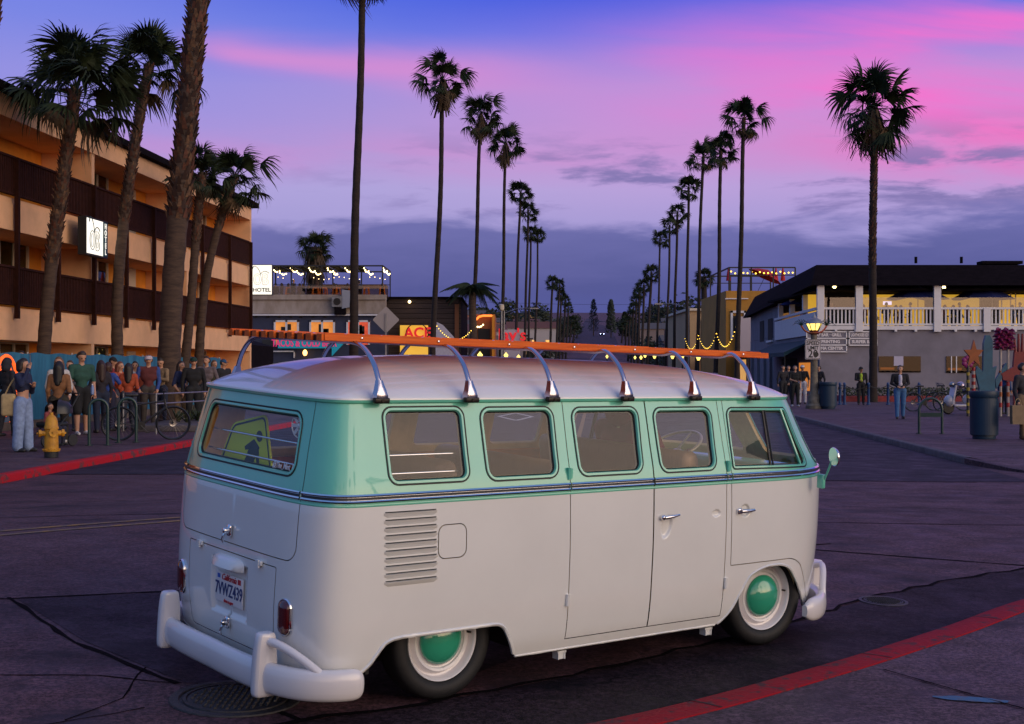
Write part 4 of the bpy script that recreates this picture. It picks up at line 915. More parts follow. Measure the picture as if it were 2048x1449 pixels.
palm('short palm behind the ochre and tan buildings', (at(1408, 0, 140)[0], 140, 0), at(1408, 553, 140), .35, .3, 2.8, 26, False, seed=102, group='palms behind buildings')
# feather palm: arching pinnate fronds
def feather_frond(seed):
    q = random.Random(seed); b = MB(); pts = [(1.0 * t - .18 * t * t, 0, .75 * t - 1.55 * t * t) for t in np.linspace(0, 1, 9)]; b.tube(pts, [.03 - .022 * k / 8 for k in range(9)], 4, caps=False)
    for i in range(34):
        t = .12 + .88 * i / 34; p = np.array([t - .18 * t * t, 0, .75 * t - 1.55 * t * t]); l = .34 * math.sin(PI * min(1, .15 + t * .82)) + .06
        for sg in (-1, 1):
            e = p + np.array([.16 * l, sg * l * .55, -l * .95 * q.uniform(.8, 1.2)]); m_ = (p + e) / 2 + np.array([0, 0, .03]); b.add([p - [.012, 0, 0], p + [.012, 0, 0], m_ + [.014, 0, 0], m_ - [.014, 0, 0], e], [(0, 1, 2, 3), (3, 2, 4)])
    return b
ffm = [feather_frond(k).mesh('frond', M_fr) for k in range(3)]
t = thing('feather_palm', 'arching feather palm between the timber building and the third palm', 'palm tree', (at(944, 0, 96)[0], 96, 0)); H = at(944, 585, 96)[2]
MB().tube([(0, 0, 0), (.1, 0, H * .5), (0, 0, H)], [.36, .30, .25], 10).build('trunk', M_trk, t, smooth=60)
for k in range(17):
    o = bpy.data.objects.new('frond', ffm[k % 3]); link(o, t); o.matrix_local = frond_mx(k * 2.39996, 1.0 - 1.0 * k / 17, 0, 2.0 * rnd.uniform(.8, 1.05), Vector((0, 0, H)))
# --- far hillside: trees and houses
M_leaf = mat('far_foliage', (.022, .034, .016), .8, col2=(.010, .016, .010), vscale=.6)
def crown_mesh(seed, nx):
    q = random.Random(seed); b = MB(); lob = [(q.uniform(-.45, .45), q.uniform(-.45, .45), q.uniform(.35, .85), q.uniform(.28, .5)) for _ in range(7)] + [(0, 0, .55, .5)]
    for k in range(nx):
        c = lob[q.randrange(len(lob))]; d = np.array([q.gauss(0, 1), q.gauss(0, 1), q.gauss(0, 1)]); d /= np.linalg.norm(d); p = np.array(c[:3]) + d * c[3] * q.uniform(.75, 1.05) * np.array([1, 1, .8]); s = q.uniform(.04, .085); a, e, _ = frame_of(d + np.array([q.uniform(-.6, .6), q.uniform(-.6, .6), q.uniform(-.6, .6)]))
        b.add([p - a * s, p - e * s * .7, p + a * s, p + e * s * .7], [(0, 1, 2, 3)])
    return b
CRW = [crown_mesh(300 + k, 420).mesh('crown', M_leaf) for k in range(4)]
def cyp(seed):
    q = random.Random(seed); b = MB()
    for k in range(700):
        z = q.random() ** .8; r = (.30 * (1 - z) ** .6 + .06) * q.uniform(.4, 1.1); a = q.uniform(0, 2 * PI); p = np.array([r * math.cos(a), r * math.sin(a), .08 + z * .95]); s = .05; b.add([p + [s, 0, 0], p + [0, s, .03], p - [s, 0, 0], p - [0, s, .03]], [(0, 1, 2, 3)])
    return b
CYP = [cyp(400 + k).mesh('crown', M_leaf) for k in range(2)]
TRK = MB().tube([(0, 0, 0), (.02, 0, .5)], [.05, .03], 6).mesh('trunk', M_trk)
def far_tree(x, y, s, hz, kind, label, grp):
    t = thing('tree', label, 'tree', (x, y, float(gz(x, y)) - .1), rnd.uniform(0, 6), grp); o = bpy.data.objects.new('crown', (CRW if kind == 0 else CYP)[rnd.randrange(2 if kind else 4)]); link(o, t); o.scale = (s, s, hz); o.location = (0, 0, hz * .06); o = bpy.data.objects.new('trunk', TRK); link(o, t); o.scale = (s * .8, s * .8, hz)
for k in range(46):
    sd = -1 if k % 2 else 1; y = 235 + 9.0 * k + rnd.uniform(0, 8); x = SX(sd * rnd.uniform(10.5, 16), y); far_tree(x, y, rnd.uniform(4, 7), rnd.uniform(4, 7.5), 0, 'dark street tree far down the %s side of the avenue' % ('left' if sd < 0 else 'right'), 'far street trees %s' % ('left' if sd < 0 else 'right'))
for k in range(26):
    sd = -1 if k % 2 else 1; y = rnd.uniform(380, 700); x = SX(sd * rnd.uniform(22, 75), y); far_tree(x, y, rnd.uniform(8, 14), rnd.uniform(8, 14), 0, 'dark tree among the hillside houses on the %s' % ('left' if sd < 0 else 'right'), 'hillside trees %s' % ('left' if sd < 0 else 'right'))
for (u, Y, h, lab) in ((1187, 520, 13, 'dark conifer left of the headlights at the street end'), (1222, 500, 13, 'tall dark cypress right of the headlights at the street end'), (1250, 470, 9, 'shorter dark cypress at the right of the street end')):
    x = (u - 1024) / FPX * Y; far_tree(x, Y, 6, h, 1, lab, None)
HW = [mat('far_house_%d' % k, c, .85) for k, c in enumerate([(.34, .25, .20), (.40, .36, .36), (.22, .17, .16), (.42, .26, .12), (.28, .28, .33), (.30, .14, .10)])]
HR = [mat('far_roof_%d' % k, c, .85) for k, c in enumerate([(.05, .04, .045), (.14, .05, .035), (.09, .08, .08)])]
M_winl = mat('far_window_lit', (.6, .3, .06), .6, emit=(1, .55, .15), estr=.9); M_wind = mat('far_window_dark', (.03, .03, .04), .3)
hn = 0
for k in range(64):
    sd = -1 if k % 2 else 1; y = 215 + 7.4 * k * .95 + rnd.uniform(0, 6); x = SX(sd * (rnd.uniform(17, 26) if k < 26 else rnd.uniform(18, 95)), y); w, d, h = rnd.uniform(8, 14), rnd.uniform(7, 10), rnd.uniform(3.5, 8.5); z = float(gz(x, y))
    t = thing('house', '%s house on the far slope %s of the avenue' % (('tan', 'pale', 'brown', 'ochre', 'grey', 'rust')[k % 6], 'left' if sd < 0 else 'right'), 'house', (x, y, z - .3), rnd.uniform(-.15, .15), 'far %s houses %s' % (('tan', 'pale', 'brown', 'ochre', 'grey', 'rust')[k % 6], 'left' if sd < 0 else 'right'))
    MB().box((0, 0, h / 2), (w, d, h)).build('wall', HW[k % 6], t)
    b = MB()
    if k % 3: b.prism([(-d / 2 - .4, h), (d / 2 + .4, h), (0, h + rnd.uniform(1.2, 2.2))], 'x', -w / 2 - .4, w / 2 + .4)
    else: b.box((0, 0, h + .15), (w + .5, d + .5, .3))
    b.build('roof', HR[k % 3], t)
    for i in range(3):
        for j in range(1 if h < 5.5 else 2):
            MB().box((-w / 2 + w * (i + .5) / 3, -d / 2 - .03, 1.7 + j * 3.0), (1.3, .06, 1.3)).build('window', M_winl if rnd.random() < .33 else M_wind, t)
# ------------------------------------------------------------------ street furniture
M_hyd = mat('hydrant_yellow', (.62, .30, .015), .5, col2=(.36, .15, .01), vscale=6, bump=.2, contrast=(.3, .6)); M_dgreen = mat('rack_green', (.006, .035, .032), .4, coat=.3); M_dblue = mat('bin_blue', (.006, .028, .060), .5); M_steel = mat('galvanised', (.30, .29, .30), .45, .7, var=.2)
# hydrant
hx = gpt(103, 22.2); t = thing('fire_hydrant', 'yellow fire hydrant near the red kerb on the left pavement', 'hydrant', hx, .5)
MB().lathe([(.0, 0), (.115, 0), (.115, .10), (.0, .10)], 20).build('base', mat('hydrant_black', (.012, .012, .012), .6), t, smooth=40)
MB().lathe([(.135, .10), (.14, .125), (.115, .14), (.112, .30), (.104, .46), (.118, .475), (.118, .50), (.108, .515), (.10, .60), (.08, .66), (.045, .70), (.03, .705), (.03, .745), (0, .75)], 24).build('barrel', M_hyd, t, smooth=40)
for k in range(10): a = k * PI / 5; MB().box((.132 * math.cos(a), .132 * math.sin(a), .13), (.02, .02, .03), a).build('bolt', M_hyd, t)
for a, r, z in ((0, .062, .40), (PI, .062, .40), (-PI / 2, .075, .42)):
    c, s = math.cos(a), math.sin(a); MB().tube([(c * .09, s * .09, z), (c * .17, s * .17, z)], r * .72, 14).build('outlet', M_hyd, t, smooth=40); MB().tube([(c * .165, s * .165, z), (c * .205, s * .205, z)], r, 8).build('outlet_cap', M_hyd, t); MB().tube([(c * .2, s * .2, z), (c * .235, s * .235, z)], .02, 5).build('cap_nut', M_hyd, t)
# bike hoops
def hoop(label, p, rz, w=.50, h=.86, r=.030, bar=False):
    t = thing('bike_hoop', label, 'bike rack', p, rz, 'bike hoops'); P = [(-w / 2, 0, 0), (-w / 2, 0, h - w / 2)] + [(-w / 2 * math.cos(a), 0, h - w / 2 + w / 2 * math.sin(a)) for a in np.linspace(.15, PI - .15, 14)] + [(w / 2, 0, h - w / 2), (w / 2, 0, 0)]
    MB().tube(P, r, 10).build('hoop', M_dgreen, t, smooth=60)
    for s in (-1, 1): MB().lathe([(.075, 0), (.075, .012), (0, .012)], 16, (s * w / 2, 0, 0)).build('foot_plate', M_dgreen, t)
    if bar: MB().box((0, 0, h - w / 2 - .12), (w, .05, .10)).build('sign_plate', M_dgreen, t)
    return t
hoop('dark green bike hoop left of the bicycle', gpt(197, 25.6), .35, .34, .88); hoop('dark green bike hoop the bicycle is locked to', gpt(255, 26.6), .35, .34, .88)
hoop('dark green bike hoop with cross plate on the right pavement', gpt(1861, 32.5), .0, .56, .86, .032, True)
# bicycles
M_bk = mat('bike_black', (.014, .014, .016), .4); M_bko = mat('bike_orange', (.6, .10, .02), .4); M_rim = mat('bike_rim', (.10, .10, .11), .35, .8); M_spk = mat('bike_spoke', (.35, .33, .32), .3, 1.0)
def bicycle(label, p, rz, fm, steer=.0, drop=False, lean=.06, wr=.34):
    t = thing('bicycle', label, 'bicycle', p, rot=(lean, 0, rz)); WB = 1.08
    def wh(x, st, nm='wheel'):
        b = MB(); b.tube([(wr * .93 * math.cos(a), 0, wr * .93 * math.sin(a)) for a in np.linspace(0, 2 * PI, 32, endpoint=False)], .012, 6, closed=True); w = b.build(nm, M_rim, t, smooth=60); w.location = (x, 0, wr); w.rotation_euler = (0, 0, st)
        MB().tube([(wr * .985 * math.cos(a), 0, wr * .985 * math.sin(a)) for a in np.linspace(0, 2 * PI, 36, endpoint=False)], .024, 6, closed=True).build('tyre', M_bk, w, smooth=60)
        b = MB()
        for k in range(20): a = 2 * PI * k / 20; b.tube([(.02 * math.cos(a + .5), .02 * (-1) ** k, .02 * math.sin(a + .5)), (wr * .92 * math.cos(a), 0, wr * .92 * math.sin(a))], .0018, 3, caps=False)
        b.build('spokes', M_spk, w); b = MB(); b.tube([(0, -.05, 0), (0, .05, 0)], .022, 8); b.lathe([(.08, .03), (.075, .032), (.03, .032)], 20, axis='y'); b.build('hub', M_spk, w, smooth=60)
    wh(0, 0); wh(WB, steer)
    bb = (.43, 0, .30); st = (.28, 0, .80); hd = (.90, 0, .84); hl = (.935, 0, .68)
    b = MB(); b.tube([bb, st], .018, 8); b.tube([(bb[0], 0, bb[2]), hl], .024, 8); b.tube([(.31, 0, .72), (.905, 0, .80)], .019, 8); b.tube([hd, hl], .022, 8)
    for s in (-.05, .05): b.tube([bb, (0, s, wr)], .011, 6); b.tube([(.30, 0, .74), (0, s, wr)], .009, 6)
    b.build('frame', fm, t, smooth=60)
    b = MB()
    for s in (-.055, .055): b.tube([(.94, s, .66), (WB, s, wr)], .015, 6)
    b.tube([(.94, -.055, .66), (.94, .055, .66)], .02, 6); b.build('fork', fm, t, smooth=60)
    b = MB(); b.rbox((.25, 0, .93), (.26, .13, .06), .025); b.tube([st, (.26, 0, .91)], .014, 6); b.build('saddle', M_bk, t, smooth=60)
    b = MB(); b.tube([hd, (.885, 0, 1.0), (.93, 0, 1.02)], .014, 6)
    if drop: b.tube(catmull([(.93, -.2, 1.02), (1.02, -.21, 1.02), (1.05, -.21, .94), (.98, -.21, .90)], 4), .012, 6); b.tube(catmull([(.93, .2, 1.02), (1.02, .21, 1.02), (1.05, .21, .94), (.98, .21, .90)], 4), .012, 6); b.tube([(.93, -.2, 1.02), (.93, .2, 1.02)], .012, 6)
    else: b.tube(catmull([(.86, -.33, 1.05), (.92, -.15, 1.03), (.93, 0, 1.02), (.92, .15, 1.03), (.86, .33, 1.05)], 4), .012, 6)
    b.build('handlebar', M_bk, t, smooth=60)
    b = MB(); b.lathe([(.09, -.04), (.085, -.045), (.0, -.045)], 20, (bb[0], 0, bb[2]), 'y'); b.tube([(bb[0], -.06, bb[2]), (bb[0] + .12, -.07, bb[2] - .12)], .010, 6); b.tube([(bb[0], .06, bb[2]), (bb[0] - .12, .07, bb[2] + .12)], .010, 6); b.box((bb[0] + .13, -.11, bb[2] - .13), (.09, .08, .02)); b.box((bb[0] - .13, .11, bb[2] + .13), (.09, .08, .02)); b.build('crankset', M_bk, t)
    return t
bicycle('dark bicycle locked to the hoop on the left pavement', gpt(238, 27.4), .30, M_bk, .15, wr=.345)
bicycle('dark bicycle with dropped bars nearest the man in ripped jeans', gpt(1826, 49), .1, M_bk, .1, True); bicycle('dark bicycle with dropped bars beside the white scooter', gpt(1868, 50), -.1, M_bk, -.2, True)
# litter bins
def bin_(label, p, r, h, liner):
    t = thing('litter_bin', label, 'litter bin', p); n = 36; V = []; F = []
    MB().lathe([(r * .80, 0), (r * .82, .03), (r * .82, .07), (r * .93, .08), (r * .96, h * .90), (r * .97, h * .92), (0, h * .92)], 36).build('shell', M_dblue, t, smooth=40)
    for k in range(n):
        a = 2 * PI * k / n; MB().bar((r * .955 * math.cos(a), r * .955 * math.sin(a), .10), (r * .985 * math.cos(a), r * .985 * math.sin(a), h * .84), .055 * r / .31, .02, up=(math.cos(a), math.sin(a), 0)).build('slat', M_dblue, t)
    MB().lathe([(r * .99, h * .86), (r * 1.03, h * .88), (r * 1.06, h * .97), (r * 1.03, h), (r * .80, h), (r * .74, h * .95), (r * .7, h * .93)], 36).build('rim_collar', M_dblue, t, smooth=40)
bin_('large dark blue slatted litter bin at the right edge of the pavement', gpt(1968, 30.2), .31, 1.08, 0); bin_('dark blue litter bin beside the lamp post', gpt(1656, 52), .33, 1.04, 0)
# lamp post with palm ornaments and speed sign
lp = gpt(1628, 52.2); t = thing('lamp_post', 'concrete lamp post with metal palm ornaments and lit lantern', 'lamp post', lp); zl = lambda v: at(0, v, 52.2)[2] - lp[2]
M_lpc = mat('post_concrete', (.16, .14, .11), .85, var=.4, vscale=5); MB().lathe([(.33, 0), (.33, .12), (.26, .2), (.24, .5), (.17, .6), (.15, 1.0), (.13, zl(700)), (.12, zl(668))], 14).build('post', M_lpc, t, smooth=35)
MB().lathe([(.12, zl(670)), (.24, zl(667)), (.16, zl(663)), (.2, zl(661))], 14).build('collar', mat('ornament_red', (.18, .03, .015), .5), t, smooth=40)
M_lan = emis('lantern_lit', (1.0, .72, .16), 2.0)
MB().lathe([(.12, zl(667)), (.30, zl(648)), (.24, zl(645.5))], 8).build('lantern_glass', M_lan, t); b = MB()
for k in range(8): a = 2 * PI * k / 8; b.bar((.13 * math.cos(a), .13 * math.sin(a), zl(667)), (.31 * math.cos(a), .31 * math.sin(a), zl(648)), .025)
b.build('lantern_bars', mat('lantern_frame', (.03, .03, .02), .5), t); MB().lathe([(.33, zl(648)), (.26, zl(640)), (.10, zl(636)), (.05, zl(630)), (.0, zl(626))], 14).build('lantern_cap', M_steel, t, smooth=40)
M_porn = mat('palm_metal_green', (.01, .05, .03), .5); M_ptr = mat('palm_metal_red', (.30, .05, .02), .5)
for s in (-1, 1):
    MB().tube(catmull([(s * .12, 0, zl(668)), (s * .35, 0, zl(662)), (s * .50, 0, zl(652))], 4), .035, 6).build('ornament_trunk', M_ptr, t)
    for k in range(7):
        a = -1.2 + 2.4 * k / 6 + PI / 2; MB().tube(catmull([(s * .5, 0, zl(652)), (s * .5 + .2 * math.cos(a), 0, zl(652) + .22 * math.sin(a) + .03), (s * .5 + .38 * math.cos(a), 0, zl(652) + .30 * math.sin(a) - .10)], 3), [.03, .035, .035, .035, .03, .02, .005], 4, sy=.4).build('ornament_frond', M_porn, t)
ss = thing('speed_limit_sign', 'white SPEED LIMIT 20 sign strapped to the lamp post', 'road sign', at(1626, 699.5, 51.95)); M_sw2 = mat('sign_white', (.55, .50, .52), .5); M_sb = mat('sign_black', (.012, .012, .012), .5)
MB().prism([tuple(p) for p in rpoly([(-.305, -.38), (.305, -.38), (.305, .38), (-.305, .38)], .04, 4)], 'y', 0, .01).build('sign_plate', M_sw2, ss)
b = MB(); o_ = rpoly([(-.29, -.365), (.29, -.365), (.29, .365), (-.29, .365)], .035, 4); i_ = rpoly([(-.27, -.345), (.27, -.345), (.27, .345), (-.27, .345)], .03, 4); n = len(o_); b.add([(p[0], -.002, p[1]) for p in o_] + [(p[0], -.002, p[1]) for p in i_], [(j, (j + 1) % n, n + (j + 1) % n, n + j) for j in range(n)]); b.build('sign_border', M_sb, ss)
for tx, z, s in (('SPEED', .24, .20), ('LIMIT', .06, .20), ('20', -.18, .42)): text(tx, s, M_sb, ss, facing((0, -.003, z), (0, -1, 0)), 'lettering', .001, .006, sx=.92)
MB().lathe([(.0, -.006), (.10, -.006), (.10, -.004)], 16, (.12, 0, -.19), 'y').build('sticker', M_sb, ss)
# back of the diamond warning sign
dg = thing('warning_sign', 'back of a grey diamond road sign on its post, left of the avenue', 'road sign', gpt(772, 52)); z = at(0, 640, 52)[2] - dg.location[2]
MB().prism([tuple(p) for p in rpoly([(0, -.53), (.53, 0), (0, .53), (-.53, 0)], .06, 4)], 'y', -.006, .006).build('sign_plate', mat('sign_back_alu', (.34, .31, .32), .5, .3), dg).location = (0, 0, z); MB().box((0, -.03, z / 2 + .1), (.055, .04, z + .3)).build('post', M_steel, dg)
# planter with pipe railing on the left, low plants
pr = thing('planter_railing', 'low galvanised pipe railing round the palm planter on the left', 'railing', gpt(340, 31)); pts_ = [(-1.2, .4), (0, -1.2), (.75, 3.0), (.4, 6)]
for i, p in enumerate(pts_): MB().tube([(p[0], p[1], 0), (p[0], p[1], .92)], .022, 8).build('post', M_steel, pr)
for z in (.90, .68):
    for a, b_ in zip(pts_[:-1], pts_[1:]): MB().tube([(a[0], a[1], z), (b_[0], b_[1], z)], .018, 6).build('rail', M_steel, pr)
M_plant = mat('planter_leaf', (.05, .07, .025), .7, col2=(.02, .03, .012), vscale=5); 
kb_ = thing('planter_border', 'low concrete border of the planter under the thick palm', 'planter', gpt(345, 31.6)); MB().rbox((.2, 2.2, .07), (1.9, 5.5, .16), .03).build('border', M_kgrey, kb_, smooth=40)
for k in range(7):
    q = random.Random(500 + k); p = (kb_.location[0] + q.uniform(-.4, .7), 31.9 + q.uniform(0, 3.2), kb_.location[2] + .14); t = thing('agave', 'spiky low plant in the planter under the thick palm', 'plant', p, group='planter plants'); b = MB()
    for i in range(16):
        a = 2 * PI * i / 16 + q.uniform(-.2, .2); l = q.uniform(.25, .45); e = q.uniform(.5, 1.2); d = np.array([math.cos(a) * math.cos(e), math.sin(a) * math.cos(e), math.sin(e)]); s = np.array([-math.sin(a), math.cos(a), 0]); b.add([-s * .03, s * .03, d * l * .5 + s * .035, d * l * .5 - s * .035, d * l], [(0, 1, 2, 3), (3, 2, 4)])
    b.build('leaves', M_plant, t)
# banner fence with the glowing painted letters
bf = street_root('banner_fence', 'blue painted banner fence with orange neon-style lettering before the hotel', 'fence', -14.1)
M_ban = mat('banner_blue', (.008, .085, .17), .7, col2=(.035, .21, .34), vscale=1.6, stretch=(1, 2.2, .5), contrast=(.3, .72)); ys_b = np.arange(22, 50.01, 2.8)
for a, b_ in zip(ys_b[:-1], ys_b[1:]):
    n = 12; V = []; F = []
    for k in range(n + 1):
        u = a + (b_ - a) * k / n; w = .025 * math.sin(k * 1.9 + a)
        for z in (.30, 1.2, 1.97 + .02 * math.sin(k)): V.append((w * (1 if z < 1.9 else .3), u, z))
    for k in range(n):
        for j in range(2): F.append((k * 3 + j, (k + 1) * 3 + j, (k + 1) * 3 + j + 1, k * 3 + j + 1)[::-1])
    MB().add(V, F).build('banner_panel', M_ban, bf, smooth=60)
for u in ys_b: MB().tube([(-.06, u, .1), (-.06, u, 2.0)], .03, 6).build('post', M_steel, bf)
MB().box((.02, 36, .2), (.30, 28, .22)).build('stone_border', mat('stone_border', (.12, .09, .07), .9, var=.5, vscale=4), bf)
M_neo = mat('neon_paint', (.9, .14, .02), .5, emit=(1.0, .13, .02), estr=1.1)
for (u0, z0, ru, rz_, nm) in ((31.75, 1.06, .62, .84, 'O'), (31.70, 1.08, .42, .60, 'O')): MB().tube([(.06, u0 + ru * math.cos(a), z0 + rz_ * math.sin(a)) for a in np.linspace(0, 2 * PI, 30, endpoint=False)], .04, 6, closed=True).build('neon_letter', M_neo, bf, smooth=60)
for (u0, sc) in ((38.9, 1.0), (38.9, .55)): MB().tube(catmull([(.06, u0 - .42 * sc, .95), (.06, u0 - .42 * sc, 1.35 * (.6 + .4 * sc)), (.06, u0 - .2 * sc, 1.65 * (.8 + .2 * sc)), (.06, u0 + .2 * sc, 1.65 * (.8 + .2 * sc)), (.06, u0 + .42 * sc, 1.35 * (.6 + .4 * sc)), (.06, u0 + .42 * sc, .95)], 4), .03, 6).build('neon_letter', M_neo, bf, smooth=60)
# stroller
st = thing('stroller', 'dark folded-hood pushchair behind the hydrant', 'pushchair', gpt(100, 25.2), 1.0); b = MB()
b.tube([(-.25, -.25, .12), (.25, -.22, .62), (.5, -.22, 1.0)], .014, 6); b.tube([(-.25, .25, .12), (.25, .22, .62), (.5, .22, 1.0)], .014, 6); b.tube([(.5, -.22, 1.0), (.5, .22, 1.0)], .014, 6); b.build('frame', M_bk, st, smooth=60)
for p in ((-.28, -.25), (-.28, .25), (.32, -.25), (.32, .25)): MB().lathe([(.0, -.02), (.11, -.02), (.12, 0), (.11, .02), (0, .02)], 14, (p[0], p[1], .12), 'y').build('wheel', M_bk, st)
MB().rbox((.05, 0, .42), (.5, .36, .12), .05).build('seat', M_bk, st, smooth=60); MB().lathe([(.26, 0), (.25, .12), (.18, .22), (0, .27)], 14, (.2, 0, .62), a0=-PI * .75, a1=PI * .75).build('hood', M_bk, st, smooth=60)
# right: hedge bed, bollards and chain, scooter, sculptures
hb_ = thing('hedge_bed', 'low hedge bed with red edging along the grey restaurant wall', 'planter', (0, 0, 0)); M_edge = mat('edging_red', (.24, .03, .03), .8, var=.3); MB().box((at(1830, 0, 64)[0], 64, .08), (7.4, 2.6, .36)).build('edging', M_edge, hb_)
b = MB(); q = random.Random(77)
for k in range(2600):
    p = np.array([at(1830, 0, 64)[0] + q.uniform(-3.5, 3.5), 64 + q.uniform(-1.1, 1.1), .22 + .42 * q.random()]); a, e, _ = frame_of([q.gauss(0, 1), q.gauss(0, 1), q.gauss(0, 1)]); s = q.uniform(.03, .06); b.add([p - a * s, p - e * s, p + a * s, p + e * s], [(0, 1, 2, 3)])
tag(b.build('hedge_leaves', M_plant, hb_), kind='stuff')
M_bol = mat('bollard_blue', (.012, .05, .16), .5); bl = []
for k, u in enumerate((1680, 1689, 1737, 1776, 1838)):
    p = gpt(u, 57.5, PZ(10, 57)); bl.append(p); t = thing('bollard', ('leftmost blue bollard of the chain by the restaurant', 'second blue bollard of the chain by the restaurant', 'blue bollard beside the palm trunk', 'blue bollard behind the man in ripped jeans', 'rightmost blue bollard of the chain by the bicycles')[k], 'bollard', p, group='blue bollards'); MB().lathe([(.09, 0), (.09, .04), (.06, .06), (.055, .86), (.07, .88), (.05, .95), (0, .97)], 12).build('post', M_bol, t, smooth=40); MB().lathe([(.058, .70), (.064, .72), (.058, .74)], 12).build('band', M_wire, t)
for k, (a, b_) in enumerate(zip(bl[:-1], bl[1:])):
    P = [(a[0] + (b_[0] - a[0]) * s, a[1], a[2] + .85 - .8 * (b_[0] - a[0]) * .22 * math.sin(PI * s)) for s in np.linspace(0, 1, 12)]; tag(MB().tube(P, .02, 5).build('chain', M_wire), 'black chain hanging between blue bollards %s' % ('at the left pair', 'left of the palm trunk', 'right of the palm trunk', 'towards the bicycles')[k], 'chain')
sc_ = thing('motor_scooter', 'white scooter parked behind the bicycles on the right', 'scooter', gpt(1925, 46), .2); M_scw = mat('scooter_white', (.55, .53, .58), .3, coat=.6)
MB().lathe([(0, -.05), (.2, -.05), (.24, 0), (.2, .05), (0, .05)], 18, (-.55, 0, .24), 'y').build('wheel', M_tyre if '_tyre' in globals() else M_bk, sc_); MB().lathe([(0, -.05), (.2, -.05), (.24, 0), (.2, .05), (0, .05)], 18, (.6, 0, .24), 'y').build('wheel', M_bk, sc_)
b = MB(); b.sphere((.42, 0, .52), (.42, .2, .24), 14, 8); b.build('rear_body', M_scw, sc_, smooth=60); b = MB(); b.sphere((-.50, 0, .45), (.20, .16, .22), 12, 8); b.bar((-.45, 0, .35), (-.32, 0, 1.0), .34, .06); b.build('front_shield', M_scw, sc_, smooth=60); MB().rbox((.0, 0, .30), (.75, .3, .08), .03).build('floorboard', M_scw, sc_); MB().rbox((.38, 0, .80), (.66, .26, .10), .04).build('saddle', M_bk, sc_, smooth=60); MB().tube([(-.30, -.34, 1.06), (-.34, 0, 1.02), (-.30, .34, 1.06)], .02, 6).build('handlebar', M_bk, sc_); MB().sphere((-.40, 0, 1.02), (.1, .1, .1), 10, 6).build('headlamp', M_spk, sc_)
hl_ = thing('helmet', 'shiny helmet resting on the white scooter', 'helmet', (sc_.location[0] - .1, 45.9, sc_.location[2] + .88)); b = MB(); b.lathe([(.13, 0), (.145, .08), (.12, .18), (.06, .24), (0, .25)], 18); b.build('shell', mat('helmet_silver', (.5, .4, .48), .15, .7), hl_, smooth=60); MB().box((0, -.13, .07), (.2, .02, .07)).build('visor', M_bk, hl_)
def paint(n, c): return mat('paint_' + n, tuple(k * .6 for k in c), .5, var=.2, vscale=6)
YS = 44.0
def sculpt(name, label, u, v_top):
    p = gpt(u, YS); return thing(name, label, 'sculpture', p), at(0, v_top, YS)[2] - p[2]
t, H = sculpt('star_pole', 'striped pole topped by an orange starfish', 1947, 682)
for k in range(14): MB().tube([(0, 0, k * .115), (0, 0, (k + 1) * .115)], .065, 10).build('stripe', paint('red', (.5, .015, .02)) if k % 2 else paint('cream', (.6, .5, .45)), t)
b = MB(); star = [((.34 if i % 2 == 0 else .15) * math.sin(PI * i / 5), (.48 if i % 2 == 0 else .2) * math.cos(PI * i / 5)) for i in range(10)]; b.prism(star, 'y', -.05, .05); b.build('star', paint('orange', (.48, .11, .012)), t).location = (0, 0, H - .45)
t, H = sculpt('hand_post', 'tall teal hand-shaped wooden totem behind the large bin', 1974, 671); m_ = paint('teal', (.012, .14, .24)); MB().prism([(-.26, 0), (.26, 0), (.24, H * .5), (.30, H * .62), (.16, H * .6), (.17, H * .93), (.08, H), (-.06, H), (-.13, H * .9), (-.15, H * .55), (-.34, H * .62), (-.40, H * .55), (-.27, H * .35)], 'y', -.07, .07).build('board', m_, t); MB().prism([(.26, H * .45), (.62, H * .66), (.66, H * .60), (.3, H * .34)], 'y', -.05, .05).build('thumb', m_, t)
for u, lab in ((2001, 'left pole with stacked pink flower blobs'), (2016, 'right pole with stacked pink flower blobs')):
    t, H = sculpt('flower_pole', lab, u, 660); MB().tube([(0, 0, 0), (0, 0, H - .5)], .045, 8).build('pole', paint('cream', (.6, .5, .45)), t)
    for k in range(4): MB().tube([(0, 0, .3 + k * .35), (0, 0, .45 + k * .35)], .055, 8).build('stripe', paint('orange', (.48, .11, .012)) if k % 2 else paint('red', (.5, .015, .02)), t)
    b = MB(); q = random.Random(u)
    for k in range(34):
        a = k * 2.4; z_ = H - .66 + .02 * k; r_ = q.uniform(.20, .29); b.tube([(0, 0, z_), (r_ * .6 * math.cos(a), r_ * .6 * math.sin(a), z_ + .03), (r_ * math.cos(a), r_ * math.sin(a), z_ - .01)], [.03, .06, .008], 5)
    b.build('blossom', paint('pink', (.30, .012, .10)), t, smooth=60)
t, H = sculpt('hand_post', 'red hand-shaped wooden totem at the right picture edge', 2040, 668); m_ = paint('crimson', (.30, .012, .02)); b = MB(); b.prism([(-.22, 0), (.22, 0), (.26, H * .6), (.24, H * .78), (-.2, H * .78), (-.24, H * .6), (-.62, H * .52), (-.58, H * .44), (-.22, H * .42)], 'y', -.07, .07); b.build('board', m_, t)
for k in range(4): MB().tube([(-.15 + .11 * k, 0, H * .76), (-.18 + .13 * k, 0, H * (.93 + .07 * (k in (1, 2))))], [.06, .035], 8).build('finger', m_, t)
t, H = sculpt('flower_pole', 'short black and yellow pole with a magenta flower behind the bin', 1936, 712); MB().tube([(0, 0, 0), (0, 0, H - .3)], .05, 8).build('pole', M_bk, t)
for k in range(6): MB().tube([(0, 0, .1 + k * .25), (0, 0, .2 + k * .25)], .058, 8).build('stripe', paint('yellow', (.5, .36, .02)), t)
b = MB()
for k in range(7): a = 2 * PI * k / 7; b.sphere((.13 * math.cos(a), 0, H - .2 + .13 * math.sin(a)), (.09, .04, .09), 8, 5)
